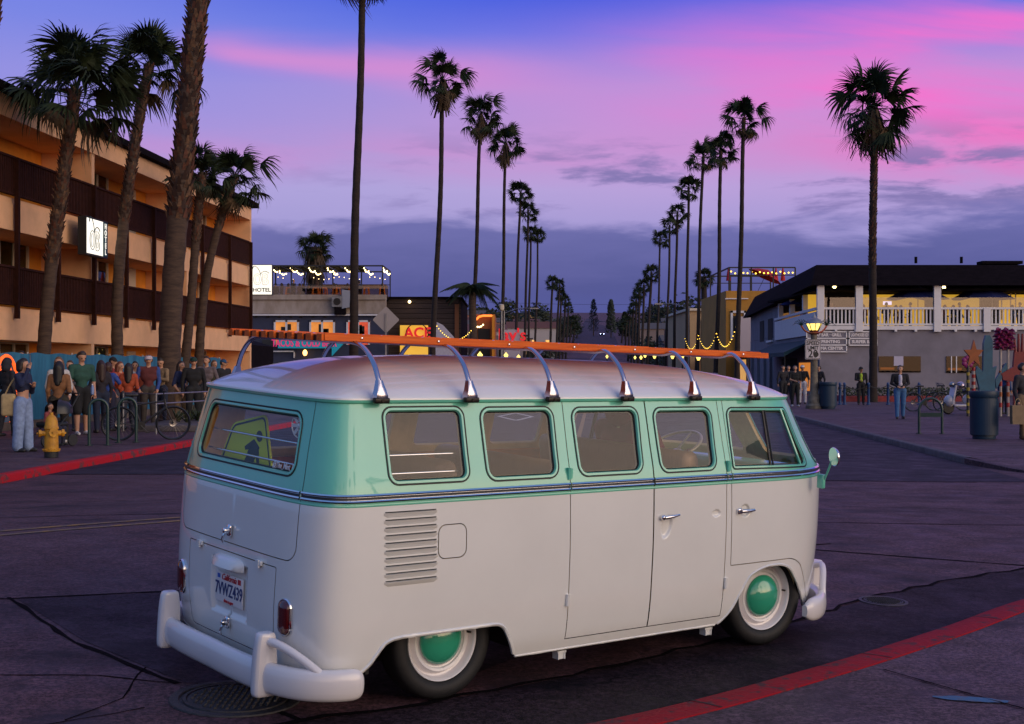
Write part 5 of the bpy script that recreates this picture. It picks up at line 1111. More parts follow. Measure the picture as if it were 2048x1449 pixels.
b.build('blossom', paint('magenta', (.40, .02, .20)), t, smooth=60)
# string lights slung between palms
def swag(pts, sag, lab, n=26, m=M_bulb_y, r=.034):
    t = thing('string_lights', lab, 'string lights', (0, 0, 0)); b = MB(); w = MB()
    for a, b_ in zip(pts[:-1], pts[1:]):
        a = np.array(a); b_ = np.array(b_); P = [a + (b_ - a) * s - np.array([0, 0, sag * 4 * s * (1 - s)]) for s in np.linspace(0, 1, n)]; w.tube(P, .012, 4)
        for p in P: b.sphere(p, r, 6, 4)
    w.build('wire', M_wire, t); tag(b.build('bulb', m, t), kind='stuff')
swag([at(866, 641, 86), at(942, 662, 92)], .9, 'yellow string lights hanging left of the avenue by the white wall', 22)
swag([at(1472, 655, 78), at(1433, 668, 90), at(1397, 672, 105), at(1370, 678, 120)][::-1], 1.0, 'yellow string lights slung between the right row of palms', 16)
swag([at(948, 648, 96), at(966, 650, 96)], .2, 'short string of bulbs before the orange arch building', 6, M_bulb, .06)
# street lamps and wires
def street_light(label, u, Y, v, arm):
    p = gpt(u, Y); t = thing('street_light', label, 'street light', p); H = at(0, v, Y)[2] - p[2]; MB().tube([(0, 0, 0), (0, 0, H * .97)], [.11, .07], 8).build('pole', M_steel, t, smooth=60)
    if arm: MB().tube(catmull([(0, 0, H * .93), (arm * .5, 0, H * .995), (arm, 0, H)], 4), .04, 6).build('arm', M_steel, t, smooth=60); MB().box((arm * 1.12, 0, H - .02), (abs(arm) * .3, .25, .12)).build('lamp_head', M_steel, t)
    else: MB().lathe([(.14, H * .93), (.2, H * .94), (.2, H), (.0, H * 1.01)], 12).build('lamp_drum', M_cream, t)
street_light('pale post with drum lamp left of the avenue', 1003, 100, 610, 0); street_light('street light with long arm over the left lane', 1008, 128, 617, 2.6); street_light('street light with long arm over the right lane', 1378, 128, 608, -2.6)
for k, v in enumerate((600, 634)):
    P = [(SX(-40, 330) + 90 * s, 330, at(0, v, 330)[2] - 1.2 * 4 * s * (1 - s)) for s in np.linspace(0, 1, 16)]; tag(MB().tube(P, .03, 4).build('power_line', M_wire), ('upper thin power line crossing the sky over the avenue', 'lower thin power line crossing the sky over the avenue')[k], 'power line')
for sd, lab in ((-1, 'utility pole left of the avenue carrying the power lines'), (1, 'utility pole right of the avenue carrying the power lines')):
    x = SX(-40, 330) + (0 if sd < 0 else 90); t = thing('utility_pole', lab, 'utility pole', (x, 330, 0)); zz = at(0, 598, 330)[2]; MB().tube([(0, 0, 3), (0, 0, zz)], .16, 6).build('pole', M_trk, t); MB().box((0, 0, zz - .4), (2.4, .15, .15)).build('crossarm', M_trk, t)
# distant lamps, lit fronts and cars along the avenue
lanterns = [(1037, 716, 120), (1012, 712, 110), (1214, 714, 180), (1290, 712, 150), (1282, 716, 160), (1309, 714, 140), (1326, 706, 130), (1365, 712, 110), (1397, 716, 100), (1345, 714, 125), (960, 712, 90), (1270, 716, 190)]
for k, (u, v, Y) in enumerate(lanterns):
    p = gpt(u, Y); t = thing('avenue_lantern', 'small yellow glowing lantern post along the %s pavement of the avenue' % ('left' if u < 1150 else 'right'), 'lamp post', p, group='avenue lanterns %s' % ('left' if u < 1150 else 'right')); H = at(0, v, Y)[2] - p[2]; MB().tube([(0, 0, 0), (0, 0, H - .25)], .07, 6).build('post', M_wire, t); MB().lathe([(.08, H - .20), (.19, H + .06), (.07, H + .2), (0, H + .3)], 8).build('lantern_glass', M_lan, t)
FRT = [((.5, .3, .1), (1, .5, .12)), ((.2, .3, .5), (.3, .5, 1)), ((.5, .1, .08), (1, .12, .06)), ((.2, .45, .2), (.2, .9, .3)), ((.5, .45, .4), (1, .85, .6)), ((.35, .1, .4), (.6, .1, .8))]
for k in range(26):
    sd = -1 if k % 2 else 1; Y = 112 + 5.0 * k; Lt = -13.2 if sd < 0 else 12.6; col = [(.10, .07, .06), (.05, .05, .08), (.16, .10, .07), (.2, .17, .16), (.09, .03, .025)][k % 5]; h = 3.2 + 2.6 * rnd.random()
    if sd > 0 and Y < 172 or sd < 0 and Y < 128: h = 3.0
    t = thing('shop_building', '%s low shop far along the %s side of the avenue' % (('brown', 'dark blue', 'rust', 'pale', 'maroon')[k % 5], 'left' if sd < 0 else 'right'), 'shop', (SX(Lt, Y), Y, float(flat_z(SX(Lt, Y), Y)) + .1), RZ, 'far %s shops %s' % (('brown', 'dark blue', 'rust', 'pale', 'maroon')[k % 5], 'left' if sd < 0 else 'right'))
    MB().box((sd * 4.5, 4.6, h / 2), (9, 9.2, h)).build('wall', mat('shop_wall_%d' % (k % 5), col, .85, var=.2), t); c_, e_ = FRT[k % 6]
    MB().box((-sd * .03, 4.6, 1.35), (.05, 7.0, 1.9)).build('shop_window', mat('shop_glow_%d' % (k % 6), c_, .6, emit=e_, estr=.6, var=.7, vscale=1.5), t); MB().box((-sd * .45, 4.6, 2.65), (.9, 8.4, .12)).build('canopy', M_roofd, t)
def car(label, x, y, rz, m, lights=None):
    t = thing('car', label, 'car', (x, y, float(gz(x, y))), rz, None); b = MB(); prof = [(-2.1, .35), (-2.15, .75), (-1.9, .9), (-1.3, .95), (-.7, 1.42), (.7, 1.44), (1.35, .98), (2.0, .85), (2.15, .6), (2.1, .35)]
    MB().prism(prof, 'y', -.85, .85).build('body', m, t, smooth=40); MB().prism([(-1.15, .98), (-.66, 1.36), (.64, 1.38), (1.15, 1.0)], 'y', -.86, .86).build('window', M_wind, t)
    for xx in (-1.3, 1.35):
        for s in (-1, 1): MB().lathe([(0, -.1), (.30, -.1), (.32, 0), (.30, .1), (0, .1)], 14, (xx, s * .78, .32), 'y').build('wheel', M_bk, t)
    for s in (-1, 1): MB().sphere((2.12, s * .6, .68), (.05, .13, .09), 8, 5).build('headlight', emis('headlight_on', (.55, .65, 1.0), 25) if lights else M_spk, t); MB().box((-2.14, s * .65, .72), (.04, .25, .12)).build('tail_light', mat('tail_red', (.3, .01, .01), .4, emit=(1, .02, .02), estr=.6), t)
car('car with two bright headlights coming down the far hill', SX(1.8, 520), 520, -PI / 2 + RZ, mat('car_dark', (.03, .03, .035), .3), True)
for k in range(12):
    sd = -1 if k % 2 else 1; Y = 70 + 11 * k; car('%s parked car along the %s kerb of the avenue' % (('nearest', 'second nearest', 'third nearest', 'fourth nearest', 'fifth nearest', 'farthest')[k // 2], 'left' if sd < 0 else 'right'), SX((-7.1 if sd < 0 else 5.4), Y), Y, PI / 2 + RZ, mat('car_%d' % (k % 4), [(.03, .03, .04), (.25, .25, .26), (.12, .02, .02), (.04, .06, .12)][k % 4], .3, coat=.6))
# ------------------------------------------------------------------ people: one continuous skin per figure, grown round a posed skeleton
def surface_net(D, org, h):
    s = D < 0; nx, ny, nz = D.shape
    cell = np.zeros((nx - 1, ny - 1, nz - 1), int); acc = np.zeros((nx - 1, ny - 1, nz - 1, 3)); cnt = np.zeros((nx - 1, ny - 1, nz - 1))
    cor = [(i, j, k) for i in (0, 1) for j in (0, 1) for k in (0, 1)]
    sl = lambda c: (slice(c[0], nx - 1 + c[0]), slice(c[1], ny - 1 + c[1]), slice(c[2], nz - 1 + c[2]))
    for a in cor:
        for ax in range(3):
            if a[ax]: continue
            b = list(a); b[ax] = 1; da, db = D[sl(a)], D[sl(b)]; m = (da < 0) != (db < 0); t = np.where(m, da / np.where(m, da - db, 1), 0)
            p = np.zeros(acc.shape)
            for q in range(3): p[..., q] = a[q]
            p[..., ax] = t; acc += p * m[..., None]; cnt += m
    act = cnt > 0; idx = -np.ones(cell.shape, int); idx[act] = np.arange(act.sum()); I = np.argwhere(act)
    V = org + (I + acc[act] / cnt[act][:, None]) * h; F = []
    for ax in range(3):
        o1, o2 = (ax + 1) % 3, (ax + 2) % 3; a = [slice(None)] * 3; b = [slice(None)] * 3; a[ax] = slice(0, -1); b[ax] = slice(1, None)
        sa, sb = s[tuple(a)], s[tuple(b)]; e = np.argwhere(sa != sb)
        e = e[(e[:, o1] > 0) & (e[:, o2] > 0) & (e[:, o1] < D.shape[o1] - 1) & (e[:, o2] < D.shape[o2] - 1)]
        def nb(d1, d2): c = e.copy(); c[:, o1] -= d1; c[:, o2] -= d2; return idx[c[:, 0], c[:, 1], c[:, 2]]
        q = np.stack([nb(1, 1), nb(0, 1), nb(0, 0), nb(1, 0)], 1); fl = ~sa[e[:, 0], e[:, 1], e[:, 2]]; q[fl] = q[fl][:, ::-1]; F.append(q)
    F = np.concatenate(F); return V, F[(F >= 0).all(1)]
def sdf_mesh(prims, h=.017, k=.022):
    """prims: (a, b, ra, rb, mat, squash_y)"""
    A = np.array([p[0] for p in prims], float); B = np.array([p[1] for p in prims], float); R = np.array([max(p[2], p[3]) for p in prims])
    lo = np.minimum(A, B).min(0) - R.max() - .04; hi = np.maximum(A, B).max(0) + R.max() + .04
    lo = np.minimum((np.minimum(A, B) - R[:, None]).min(0) - .04, lo * 0 + 99); hi = np.maximum((np.maximum(A, B) + R[:, None]).max(0) + .04, hi * 0 - 99)
    n = np.ceil((hi - lo) / h).astype(int) + 1; ax = [lo[i] + np.arange(n[i]) * h for i in range(3)]; G = np.stack(np.meshgrid(*ax, indexing='ij'), -1)
    def dist(P, p):
        a, b = np.array(p[0], float), np.array(p[1], float); ba = b - a; pa = P - a; L2 = ba @ ba; t = np.clip((pa @ ba) / L2, 0, 1) if L2 > 1e-9 else np.zeros(P.shape[:-1])
        q = pa - t[..., None] * ba
        if p[5] != 1.0: q = q * np.array([1, p[5], 1])
        return (np.linalg.norm(q, axis=-1) - (p[2] + (p[3] - p[2]) * t)) / max(1.0, p[5] * .8)
    D = None
    for p in prims:
        d = dist(G, p)
        if D is None: D = d
        else: hh = np.clip(.5 + .5 * (D - d) / k, 0, 1); D = D * (1 - hh) + d * hh - k * hh * (1 - hh)
    V, F = surface_net(D, lo, h); C = V[F].mean(1); md = np.stack([dist(C, p) for p in prims], 0); mi = np.array([p[4] for p in prims])[md.argmin(0)]
    return V, F, mi
_PM = {}
def cloth(c, rough=.85):
    k = tuple(round(x, 3) for x in c)
    if k not in _PM: _PM[k] = mat('cloth_%d' % len(_PM), c, rough, var=.22, vscale=14)
    return _PM[k]
SKIN = [mat('skin_light', (.46, .24, .15), .55), mat('skin_tan', (.33, .16, .09), .55), mat('skin_dark', (.16, .075, .045), .55)]
def person(label, p, rz, H=1.7, top=(.1, .1, .1), bot=(.05, .05, .06), shoe=(.02, .02, .02), skin=0, hair=(.02, .012, .01), sleeves='long', legs='pants', arms=None, stride=.0, hairstyle='short', cap=None, inner=None, female=False, look=0.0, nod=0.0, wide=1.0, group=None, crouch=False, h=.017, parent=None, name='person', cat='person', seated=False, vest=None, hood=False, midriff=False):
    """local frame: faces +y; heights as fractions of H"""
    S = H; sw = (.098 if female else .112) * wide; hwid = .055 * (1.08 if female else 1.0)
    def P(x, y, z): return (x * S, y * S, z * S)
    T_, B_, SK, SH, IN, VS = 0, 1, 2, 3, 4, 5
    mats = [cloth(top), cloth(bot), SKIN[skin], cloth(shoe, .6), cloth(inner or top), cloth(vest or top), mat('eye_dark', (.02, .015, .012), .3), mat('lips', (.28, .08, .07), .5)]
    pr = []
    def cap_(a, b, ra, rb, m, sq=1.0): pr.append((P(*a), P(*b), ra * S, rb * S, m, sq))
    bz = -.24 if seated else 0.0
    cap_((-.035, 0, .535 + bz), (.035, 0, .535 + bz), .066, .066, B_, 1.15)                # pelvis
    cap_((0, -.004, .575 + bz), (0, 0, .63 + bz), .068, .066, SK if midriff else (VS if vest else T_), 1.2)   # waist
    cap_((-.035, 0, .70 + bz), (.035, 0, .70 + bz), .070 * wide, .070 * wide, VS if vest else T_, 1.22)
    cap_((-.045 * wide, 0, .765 + bz), (.045 * wide, 0, .765 + bz), .066, .066, VS if vest else T_, 1.2)
    cap_((-sw * .85, 0, .808 + bz), (sw * .85, 0, .808 + bz), .036, .036, VS if vest else T_, 1.0)
    if inner: cap_((0, .040, .64 + bz), (0, .044, .79 + bz), .036, .030, IN, 1.0)
    if female: cap_((-.035, .035, .735 + bz), (.035, .035, .735 + bz), .036, .036, T_ if not inner else T_)
    cap_((0, -.004, .80 + bz), (0, .004, .875 + bz), .034, .030, SK)
    # legs
    if not seated and stride == 0: stride = random.Random(label).uniform(-.04, .04)
    for s in (-1, 1):
        st = stride * s
        if seated: hp, kn, an = (s * hwid, 0, .53 + bz), (s * .07, .24, .545 + bz), (s * .07, .22, .30 + bz)
        else: hp, kn, an = (s * hwid, 0, .52), (s * (hwid + .006), st * .55 + abs(st) * .15, .285), (s * (hwid + .008), st - (.05 * abs(st) if st < 0 else 0), .05 + (max(0, -st) * .25))
        lw = 1.28 if legs == 'wide' else 1.0
        if legs in ('pants', 'wide'): cap_(hp, kn, .064, .046 * lw, B_); cap_(kn, (an[0], an[1], an[2] + .005), .044 * lw, .034 * lw * (1.25 if legs == 'wide' else 1), B_)
        elif legs == 'shorts': cap_(hp, kn, .066, .056, B_); cap_((kn[0], kn[1], kn[2]), an, .036, .024, SK); cap_((kn[0], kn[1] - .006, kn[2] - .05), (an[0], an[1] - .006, an[2] + .10), .033, .028, SK)
        elif legs == 'leggings': cap_(hp, kn, .060, .040, B_); cap_(kn, an, .037, .024, B_)
        cap_((an[0], an[1] - .012, .022 if not seated else an[2] - .03), (an[0] + s * .008, an[1] + .085, .018 if not seated else an[2] - .035), .026, .020, SH)
    # arms: shoulder, elbow, wrist
    AR = {-1: ((-sw - .028, -.012, .635), (-sw - .022, .035, .49)), 1: ((sw + .028, -.012, .635), (sw + .022, .035, .49))}
    qj = random.Random(label)
    for s in (-1, 1):
        e, w = AR[s]; a_, f_ = qj.uniform(-.01, .03), qj.choice((-.03, 0, .03, .08)); AR[s] = ((e[0] + s * a_, e[1] - f_ * .3, e[2]), (w[0] + s * a_ - s * max(0, f_) * .9, w[1] + f_, w[2] + max(0, f_) * 1.1))
    if not seated and stride == 0: stride = qj.uniform(-.035, .035)
    if look == 0: look = qj.uniform(-.5, .5)
    if arms: AR.update(arms)
    ends = []
    for s in (-1, 1):
        e, w = AR[s]; sh = (s * sw, 0, .805 + bz); e = (e[0], e[1], e[2] + bz); w = (w[0], w[1], w[2] + bz); ma = T_
        fore = SK if sleeves in ('short', 'none') else T_
        cap_(sh, e, .036, .028, T_ if sleeves != 'none' else SK)
        if sleeves == 'short': cap_((sh[0] * .5 + e[0] * .5, (sh[1] + e[1]) * .5, (sh[2] + e[2]) * .5), e, .027, .025, SK)
        cap_(e, w, .027 if fore == T_ else .024, .021 if fore == T_ else .017, fore)
        d = np.array(w) - np.array(e); d /= np.linalg.norm(d); hnd = tuple(np.array(w) + d * .035); cap_(w, hnd, .018, .020, SK); ends.append((np.array(hnd), d, s))
    # head
    hz = .925 + bz; cy, sy = math.cos(look), math.sin(look)
    def Hd(x, y, z): y2, z2 = y * math.cos(nod) - z * math.sin(nod), y * math.sin(nod) + z * math.cos(nod); return (x * cy - y2 * sy, x * sy + y2 * cy + .006, hz + z2)
    cap_(Hd(0, -.008, .012), Hd(0, .004, .018), .046, .046, SK); cap_(Hd(0, .012, -.030), Hd(0, .018, -.012), .032, .038, SK)
    cap_(Hd(0, .050, .004), Hd(0, .058, -.010), .006, .009, SK); cap_(Hd(-.046, -.004, -.004), Hd(-.046, -.002, .012), .008, .008, SK); cap_(Hd(.046, -.004, -.004), Hd(.046, -.002, .012), .008, .008, SK)
    for s in (-1, 1): cap_(Hd(s * .019, .044, .008), Hd(s * .021, .044, .008), .007, .007, 6)
    cap_(Hd(-.011, .046, -.027), Hd(.011, .046, -.027), .0055, .0055, 7)
    V, F, mi = sdf_mesh(pr, h)
    b = MB(); b.v = [tuple(v) for v in V]; b.f = [tuple(f) for f in F]; b.m = [int(q) for q in mi]
    for (c, d, s) in ends:      # five fingers, bent, on each hand
        a, e, _ = frame_of(d); fw = a
        for k in range(4):
            o = (k - 1.5) * .0085; l = (.036, .042, .040, .032)[k]; p0 = c + fw * o + d * .010; p1 = p0 + d * l * .55; p2 = p1 + (d * .8 + e * .55) * l * .5
            b.tube([p0 * S, p1 * S, p2 * S], [.0058 * S, .0052 * S, .004 * S], 5, 2)
        p0 = c - d * .004 + fw * s * .012; b.tube([p0 * S, (p0 + (d * .5 + fw * s * .8) * .022) * S, (p0 + (d * 1.0 + fw * s * .9) * .036) * S], [.0068 * S, .006 * S, .0045 * S], 5, 2)
    t = thing(name, label, cat, p, rz, group) if parent is None else parent
    if parent is not None:
        t = thing(name, label, cat, (0, 0, 0)); t.matrix_world = parent
    b.build('body', mats, t, smooth=179)
    # hair or headgear
    hp = []
    def hc(a, b_, ra, rb): hp.append((P(*Hd(*a)), P(*Hd(*b_)), ra * S, rb * S, 0, 1.0))
    if hood:
        hc((0, -.018, .010), (0, -.004, .024), .060, .060); hc((0, -.03, -.05), (0, -.02, -.01), .058, .06)
    elif hairstyle != 'bald':
        hc((0, -.022, .018), (0, -.004, .036), .046, .044)
        if hairstyle == 'short': hc((-.026, -.02, .006), (.026, -.02, .006), .034, .034)
        if hairstyle in ('long', 'long_front'):
            for s in (-1, 1): hc((s * .036, -.012, .02), (s * .046, -.016, -.075), .024, .024)
            hc((0, -.040, .0), (0, -.052, -.20), .048, .034); hc((-.03, -.040, -.02), (-.034, -.050, -.17), .03, .02); hc((.03, -.040, -.02), (.034, -.050, -.17), .03, .02)
        if hairstyle == 'bob':
            for s in (-1, 1): hc((s * .036, -.010, .02), (s * .042, -.010, -.045), .026, .024)
            hc((0, -.040, .0), (0, -.040, -.05), .044, .034)
        if hairstyle == 'tail': hc((0, -.05, .0), (0, -.075, -.10), .022, .014)
    if hp:
        V, F, mi = sdf_mesh(hp, min(h, .015), .02); b = MB(); b.v = [tuple(v) for v in V]; b.f = [tuple(f) for f in F]; b.m = [0] * len(F)
        b.build('hood' if hood else 'hair', cloth(top) if hood else mat('hair_%02d' % (int(hair[0] * 200)), hair, .55, var=.4, vscale=30, stretch=(6, 6, 1)), t, smooth=179)
    if cap:
        b = MB(); V = []; F = []; n = 18; rr = [(.0515, .022), (.052, .034), (.047, .052), (.034, .066), (.016, .073), (.001, .075)]
        for (r, z) in rr:
            for k in range(n): a = 2 * PI * k / n; V.append(P(*Hd(r * math.cos(a), r * math.sin(a) * 1.08 - .006, z)))
        for i in range(len(rr) - 1):
            for k in range(n): F.append((i * n + k, i * n + (k + 1) % n, (i + 1) * n + (k + 1) % n, (i + 1) * n + k))
        b.add(V, F); V = []; F = []
        for k in range(9):
            a = PI * (.12 + .76 * k / 8); V += [P(*Hd(.051 * math.cos(a), .054 * math.sin(a) - .006, .026)), P(*Hd(.050 * math.cos(a), .054 * math.sin(a) + .040 * math.sin(a), .018))]
        for k in range(8): F.append((2 * k, 2 * k + 1, 2 * k + 3, 2 * k + 2))
        b.add(V, F); b.add([(v[0], v[1], v[2] - .006 * S) for v in V], [f[::-1] for f in F]); b.build('cap', cloth(cap), t, smooth=50)
    return t
PL = lambda u, Y: gpt(u, Y)
def face_cam(u, Y, a=0.0):
    """heading so that the figure faces the viewer, turned by a"""
    x = (u - 1024) / FPX * Y; return math.atan2(-x, -Y) * -1 + PI + 0 * a + a if False else (math.atan2(-Y, -x) - PI / 2) + a
Q = 'people waiting along the banner fence'
jean = (.22, .30, .48)
w1 = person('woman in navy jumper and pale jeans drinking, tote bag on shoulder', PL(46, 23.7), face_cam(46, 24, 1.0), 1.66, (.012, .018, .055), jean, skin=0, legs='wide', hairstyle='bob', female=True, arms={1: ((.140, .07, .71), (.035, .085, .880)), -1: ((-.135, .02, .64), (-.04, .10, .70))}, group=Q, midriff=True, nod=-.15)
tb_ = thing('tote_bag', 'cream canvas tote bag on the shoulder of the woman in pale jeans', 'bag', (w1.location[0] - .20, w1.location[1] - .06, w1.location[2])); M_tote = mat('canvas_cream', (.50, .36, .17), .9, var=.2, vscale=9)
MB().rbox((-.03, 0, .83), (.26, .12, .40), .05).build('bag_body', M_tote, tb_, smooth=60); MB().tube(catmull([(-.10, 0, 1.0), (.00, .0, 1.20), (.11, .04, 1.37), (.16, .10, 1.36)], 4), .014, 5).build('strap', M_tote, tb_)
person('woman in white jumper with light brown hair facing the viewer', PL(117, 28.4), face_cam(117, 28, .15), 1.72, (.50, .47, .45), (.03, .03, .035), hair=(.16, .075, .03), hairstyle='long', female=True, group=Q)
person('woman seen from behind with long black hair, brown jumper and olive trousers', PL(118, 26.4), face_cam(118, 26, PI - .2), 1.62, (.22, .095, .035), (.030, .024, .014), hair=(.008, .006, .006), hairstyle='long', female=True, group=Q, shoe=(.5, .48, .46), stride=.05)
person('tall man in green t-shirt and black shorts looking down', PL(163, 29.6), face_cam(163, 29, .35), 1.86, (.020, .075, .055), (.010, .010, .012), legs='shorts', sleeves='short', shoe=(.62, .58, .58), hair=(.03, .018, .012), nod=-.5, skin=0, arms={1: ((.15, .02, .65), (.12, .10, .53)), -1: ((-.15, -.01, .64), (-.14, .05, .50))}, group=Q, wide=1.1)
person('woman in dark navy top with long brown hair seen from behind', PL(202, 30.6), face_cam(202, 30, PI + .3), 1.66, (.018, .014, .022), (.012, .018, .045), hair=(.035, .014, .010), hairstyle='long', female=True, group=Q)
person('person in bright blue sleeves raising a phone by the small neon letter', PL(216, 31.4), face_cam(216, 31, PI - .6), 1.62, (.03, .07, .30), (.02, .02, .05), hair=(.05, .02, .012), hairstyle='bob', female=True, arms={1: ((.15, .06, .70), (.06, .14, .78)), -1: ((-.15, .06, .70), (-.04, .14, .78))}, group=Q)
person('woman with red hair in orange checked shirt facing left', PL(240, 32.6), face_cam(240, 32, .5), 1.64, (.42, .07, .025), (.05, .05, .07), hair=(.14, .035, .015), hairstyle='long', female=True, group=Q)
person('woman with long dark hair and striped orange jumper seen from behind', PL(257, 31.6), face_cam(257, 31, PI - .1), 1.60, (.36, .06, .02), (.03, .035, .06), hair=(.020, .010, .008), hairstyle='long', female=True, group=Q)
person('child in orange top behind the bicycle', PL(282, 33.6), face_cam(282, 33, .4), 1.52, (.45, .08, .03), (.04, .04, .05), hair=(.10, .045, .02), hairstyle='bob', group=Q)
person('man in maroon vest, blue sleeves and pale cap', PL(297, 33.2), face_cam(297, 33, .1), 1.80, (.03, .07, .26), (.05, .04, .035), hair=(.05, .025, .015), cap=(.55, .45, .47), vest=(.10, .018, .018), group=Q, wide=1.08)
person('woman in navy t-shirt and khaki trousers right of the thick palm', PL(362, 34.2), face_cam(362, 34, .9), 1.66, (.010, .018, .07), (.24, .15, .08), sleeves='short', hair=(.025, .012, .01), hairstyle='long', female=True, group=Q)
person('man in black sweatshirt and dark green cap', PL(387, 34.0), face_cam(387, 34, .1), 1.76, (.008, .008, .010), (.012, .012, .014), cap=(.008, .035, .025), group=Q, wide=1.1)
person('man in grey hooded top standing behind the slim palm', PL(413, 36.5), face_cam(413, 36, -.2), 1.80, (.13, .10, .11), (.03, .03, .035), group=Q)
person('man in blue cap and dark jacket at the right end of the queue', PL(447, 39.5), face_cam(447, 39, .6), 1.74, (.012, .012, .018), (.02, .02, .03), cap=(.015, .07, .17), group=Q)
person('dark-haired person peering over the banner fence at the far left', (at(42, 0, 34)[0], 34, .18), face_cam(42, 34, .3), 1.86, (.05, .05, .06), hair=(.02, .012, .01), group=Q)
person('small child sitting in the pushchair behind the hydrant', (PL(100, 25.2)[0], 25.2, PL(100, 25.2)[2] + .02), face_cam(100, 25, 1.0), 1.06, (.25, .05, .05), (.02, .02, .04), hair=(.03, .015, .01), seated=True, group=Q)
bt = thing('water_bottle', 'clear blue water bottle held by the man in green t-shirt', 'bottle', (PL(163, 29.6)[0] + .32, 29.35, 1.02)); MB().lathe([(0, 0), (.036, .002), (.038, .15), (.02, .19), (.018, .21), (0, .212)], 14).build('bottle', mat('bottle_blue', (.12, .2, .42), .2), bt, smooth=50); MB().lathe([(.02, .21), (.02, .235), (0, .235)], 12).build('lid', M_white, bt)
person('woman in grey coat with folded arms near the lit box sign palm', PL(140, 31.5), face_cam(140, 31, -.4), 1.66, (.10, .09, .10), (.03, .04, .07), hair=(.06, .03, .015), hairstyle='tail', female=True, arms={1: ((.14, .05, .66), (-.03, .12, .70)), -1: ((-.14, .05, .66), (.03, .13, .68))}, group=Q)
person('man in black beanie-like cap and red jacket half hidden in the queue', PL(226, 34.0), face_cam(226, 34, .9), 1.76, (.24, .02, .02), (.03, .03, .04), cap=(.010, .010, .012), group=Q, stride=.04)
person('man in tan shirt looking at his phone beside the thick palm', PL(322, 35.4), face_cam(322, 35, -.7), 1.75, (.26, .17, .09), (.02, .025, .05), hair=(.03, .018, .012), nod=-.45, arms={1: ((.15, .04, .66), (.05, .13, .70)), -1: ((-.15, .04, .66), (-.04, .13, .69))}, group=Q)
person('person in white top behind the bicycle handlebar', PL(270, 36.2), face_cam(270, 36, .2), 1.66, (.42, .40, .42), (.03, .03, .05), hair=(.03, .018, .012), hairstyle='long', female=True, group=Q)
person('person in dark hooded coat at the left picture edge', PL(14, 29.0), face_cam(14, 29, 2.2), 1.70, (.02, .02, .03), (.02, .02, .03), hood=True, group=Q, stride=.06)
person('person in olive jacket by the far end of the banner fence', PL(428, 41.5), face_cam(428, 41, .8), 1.72, (.05, .05, .025), (.03, .03, .04), hair=(.10, .05, .02), hairstyle='bob', group=Q)
G2 = 'people on the right pavement'
person('man in dark jacket and ripped blue jeans walking towards the viewer', gpt(1800, 42), face_cam(1800, 42, .15), 1.68, (.010, .009, .014), (.045, .13, .30), inner=(.50, .48, .58), stride=.07, arms={1: ((.155, .0, .66), (.06, .10, .60)), -1: ((-.155, .0, .66), (-.06, .10, .60))}, group=G2, wide=1.1)
person('man in dark cap with yellow-green shirt under a dark jacket', gpt(1722, 57.6), face_cam(1722, 57, .1), 1.64, (.012, .010, .014), (.010, .009, .012), inner=(.36, .50, .03), cap=(.012, .010, .012), skin=1, stride=.04, arms={1: ((.14, .02, .66), (.05, .11, .64))}, group=G2, wide=1.1)
person('person in black top and trousers coming out by the lamp post', gpt(1590, 55), face_cam(1590, 55, .2), 1.70, (.008, .008, .010), (.008, .010, .012), skin=0, hair=(.04, .02, .012), sleeves='short', shoe=(.5, .48, .5), arms={1: ((.14, .03, .66), (.03, .12, .62))}, group=G2)
person('man in black shirt, white trousers and white cap by the lamp post', gpt(1605, 59), face_cam(1605, 59, -.2), 1.72, (.010, .009, .010), (.50, .48, .52), cap=(.6, .58, .6), sleeves='short', skin=1, group=G2)
for k, (u, Y, lab) in enumerate(((1566, 62, 'dark figure under the teal awning, leftmost'), (1577, 66, 'dark figure under the teal awning, second from left'), (1638, 60, 'dark figure just behind the lamp post'))): person(lab, gpt(u, Y), face_cam(u, Y, .5 - k * .5), 1.7, (.016, .014, .02), (.012, .012, .016), group=G2, h=.024)
r6 = person('person with tan shopping bag cut off at the right picture edge', gpt(2045, 30), face_cam(2045, 30, .9), 1.72, (.020, .018, .026), (.16, .10, .055), shoe=(.16, .08, .04), group=G2, stride=.06)
sb = thing('shopping_bag', 'tan paper shopping bag at the right picture edge', 'bag', gpt(2036, 29.7)); b = MB(); b.box((0, 0, .56), (.30, .16, .42), taper=1.06); b.build('bag_body', mat('paper_tan', (.26, .18, .10), .8, var=.2), sb); MB().tube(catmull([(-.07, 0, .77), (-.04, 0, .90), (.04, 0, .90), (.07, 0, .77)], 4), .006, 5).build('handle', M_tote, sb)
person('person in blue jacket standing among the painted totems', gpt(2008, 46), face_cam(2008, 46, 2.4), 1.72, (.02, .06, .20), (.012, .014, .03), group=G2, h=.022)
# patrons on the two roof terraces, built once and copied
proto = [person('patron among the guests on the roof terrace of the navy bar', (0, 0, 0), 0, 1.7, c, (.02, .02, .03), hair=hr, hairstyle=hs, skin=k % 2, group='roof terrace patrons', h=.03, female=bool(k % 2)) for k, (c, hr, hs) in enumerate((((.02, .02, .035), (.02, .012, .01), 'short'), ((.12, .03, .03), (.05, .025, .015), 'long'), ((.03, .05, .12), (.02, .012, .01), 'bob')))]
spots = [(551, 96.9), (563, 97.1), (577, 97.4), (587, 97.0), (599, 97.5), (606, 97.6), (618, 98.0), (634, 98.2), (668, 97.2), (673, 98), (695, 97.4), (718, 97.6), (765, 97.0)]
for k, (u, Y) in enumerate(spots):
    o = proto[k % 3] if k < 3 else copy_tree(proto[k % 3]); sit = k % 4 != 3; o.location = (at(u, 0, Y)[0], Y, zdk - (.55 if sit else .3)); o.rotation_euler = (0, 0, rnd.uniform(0, 6.28))
zbal = zb0 + .22
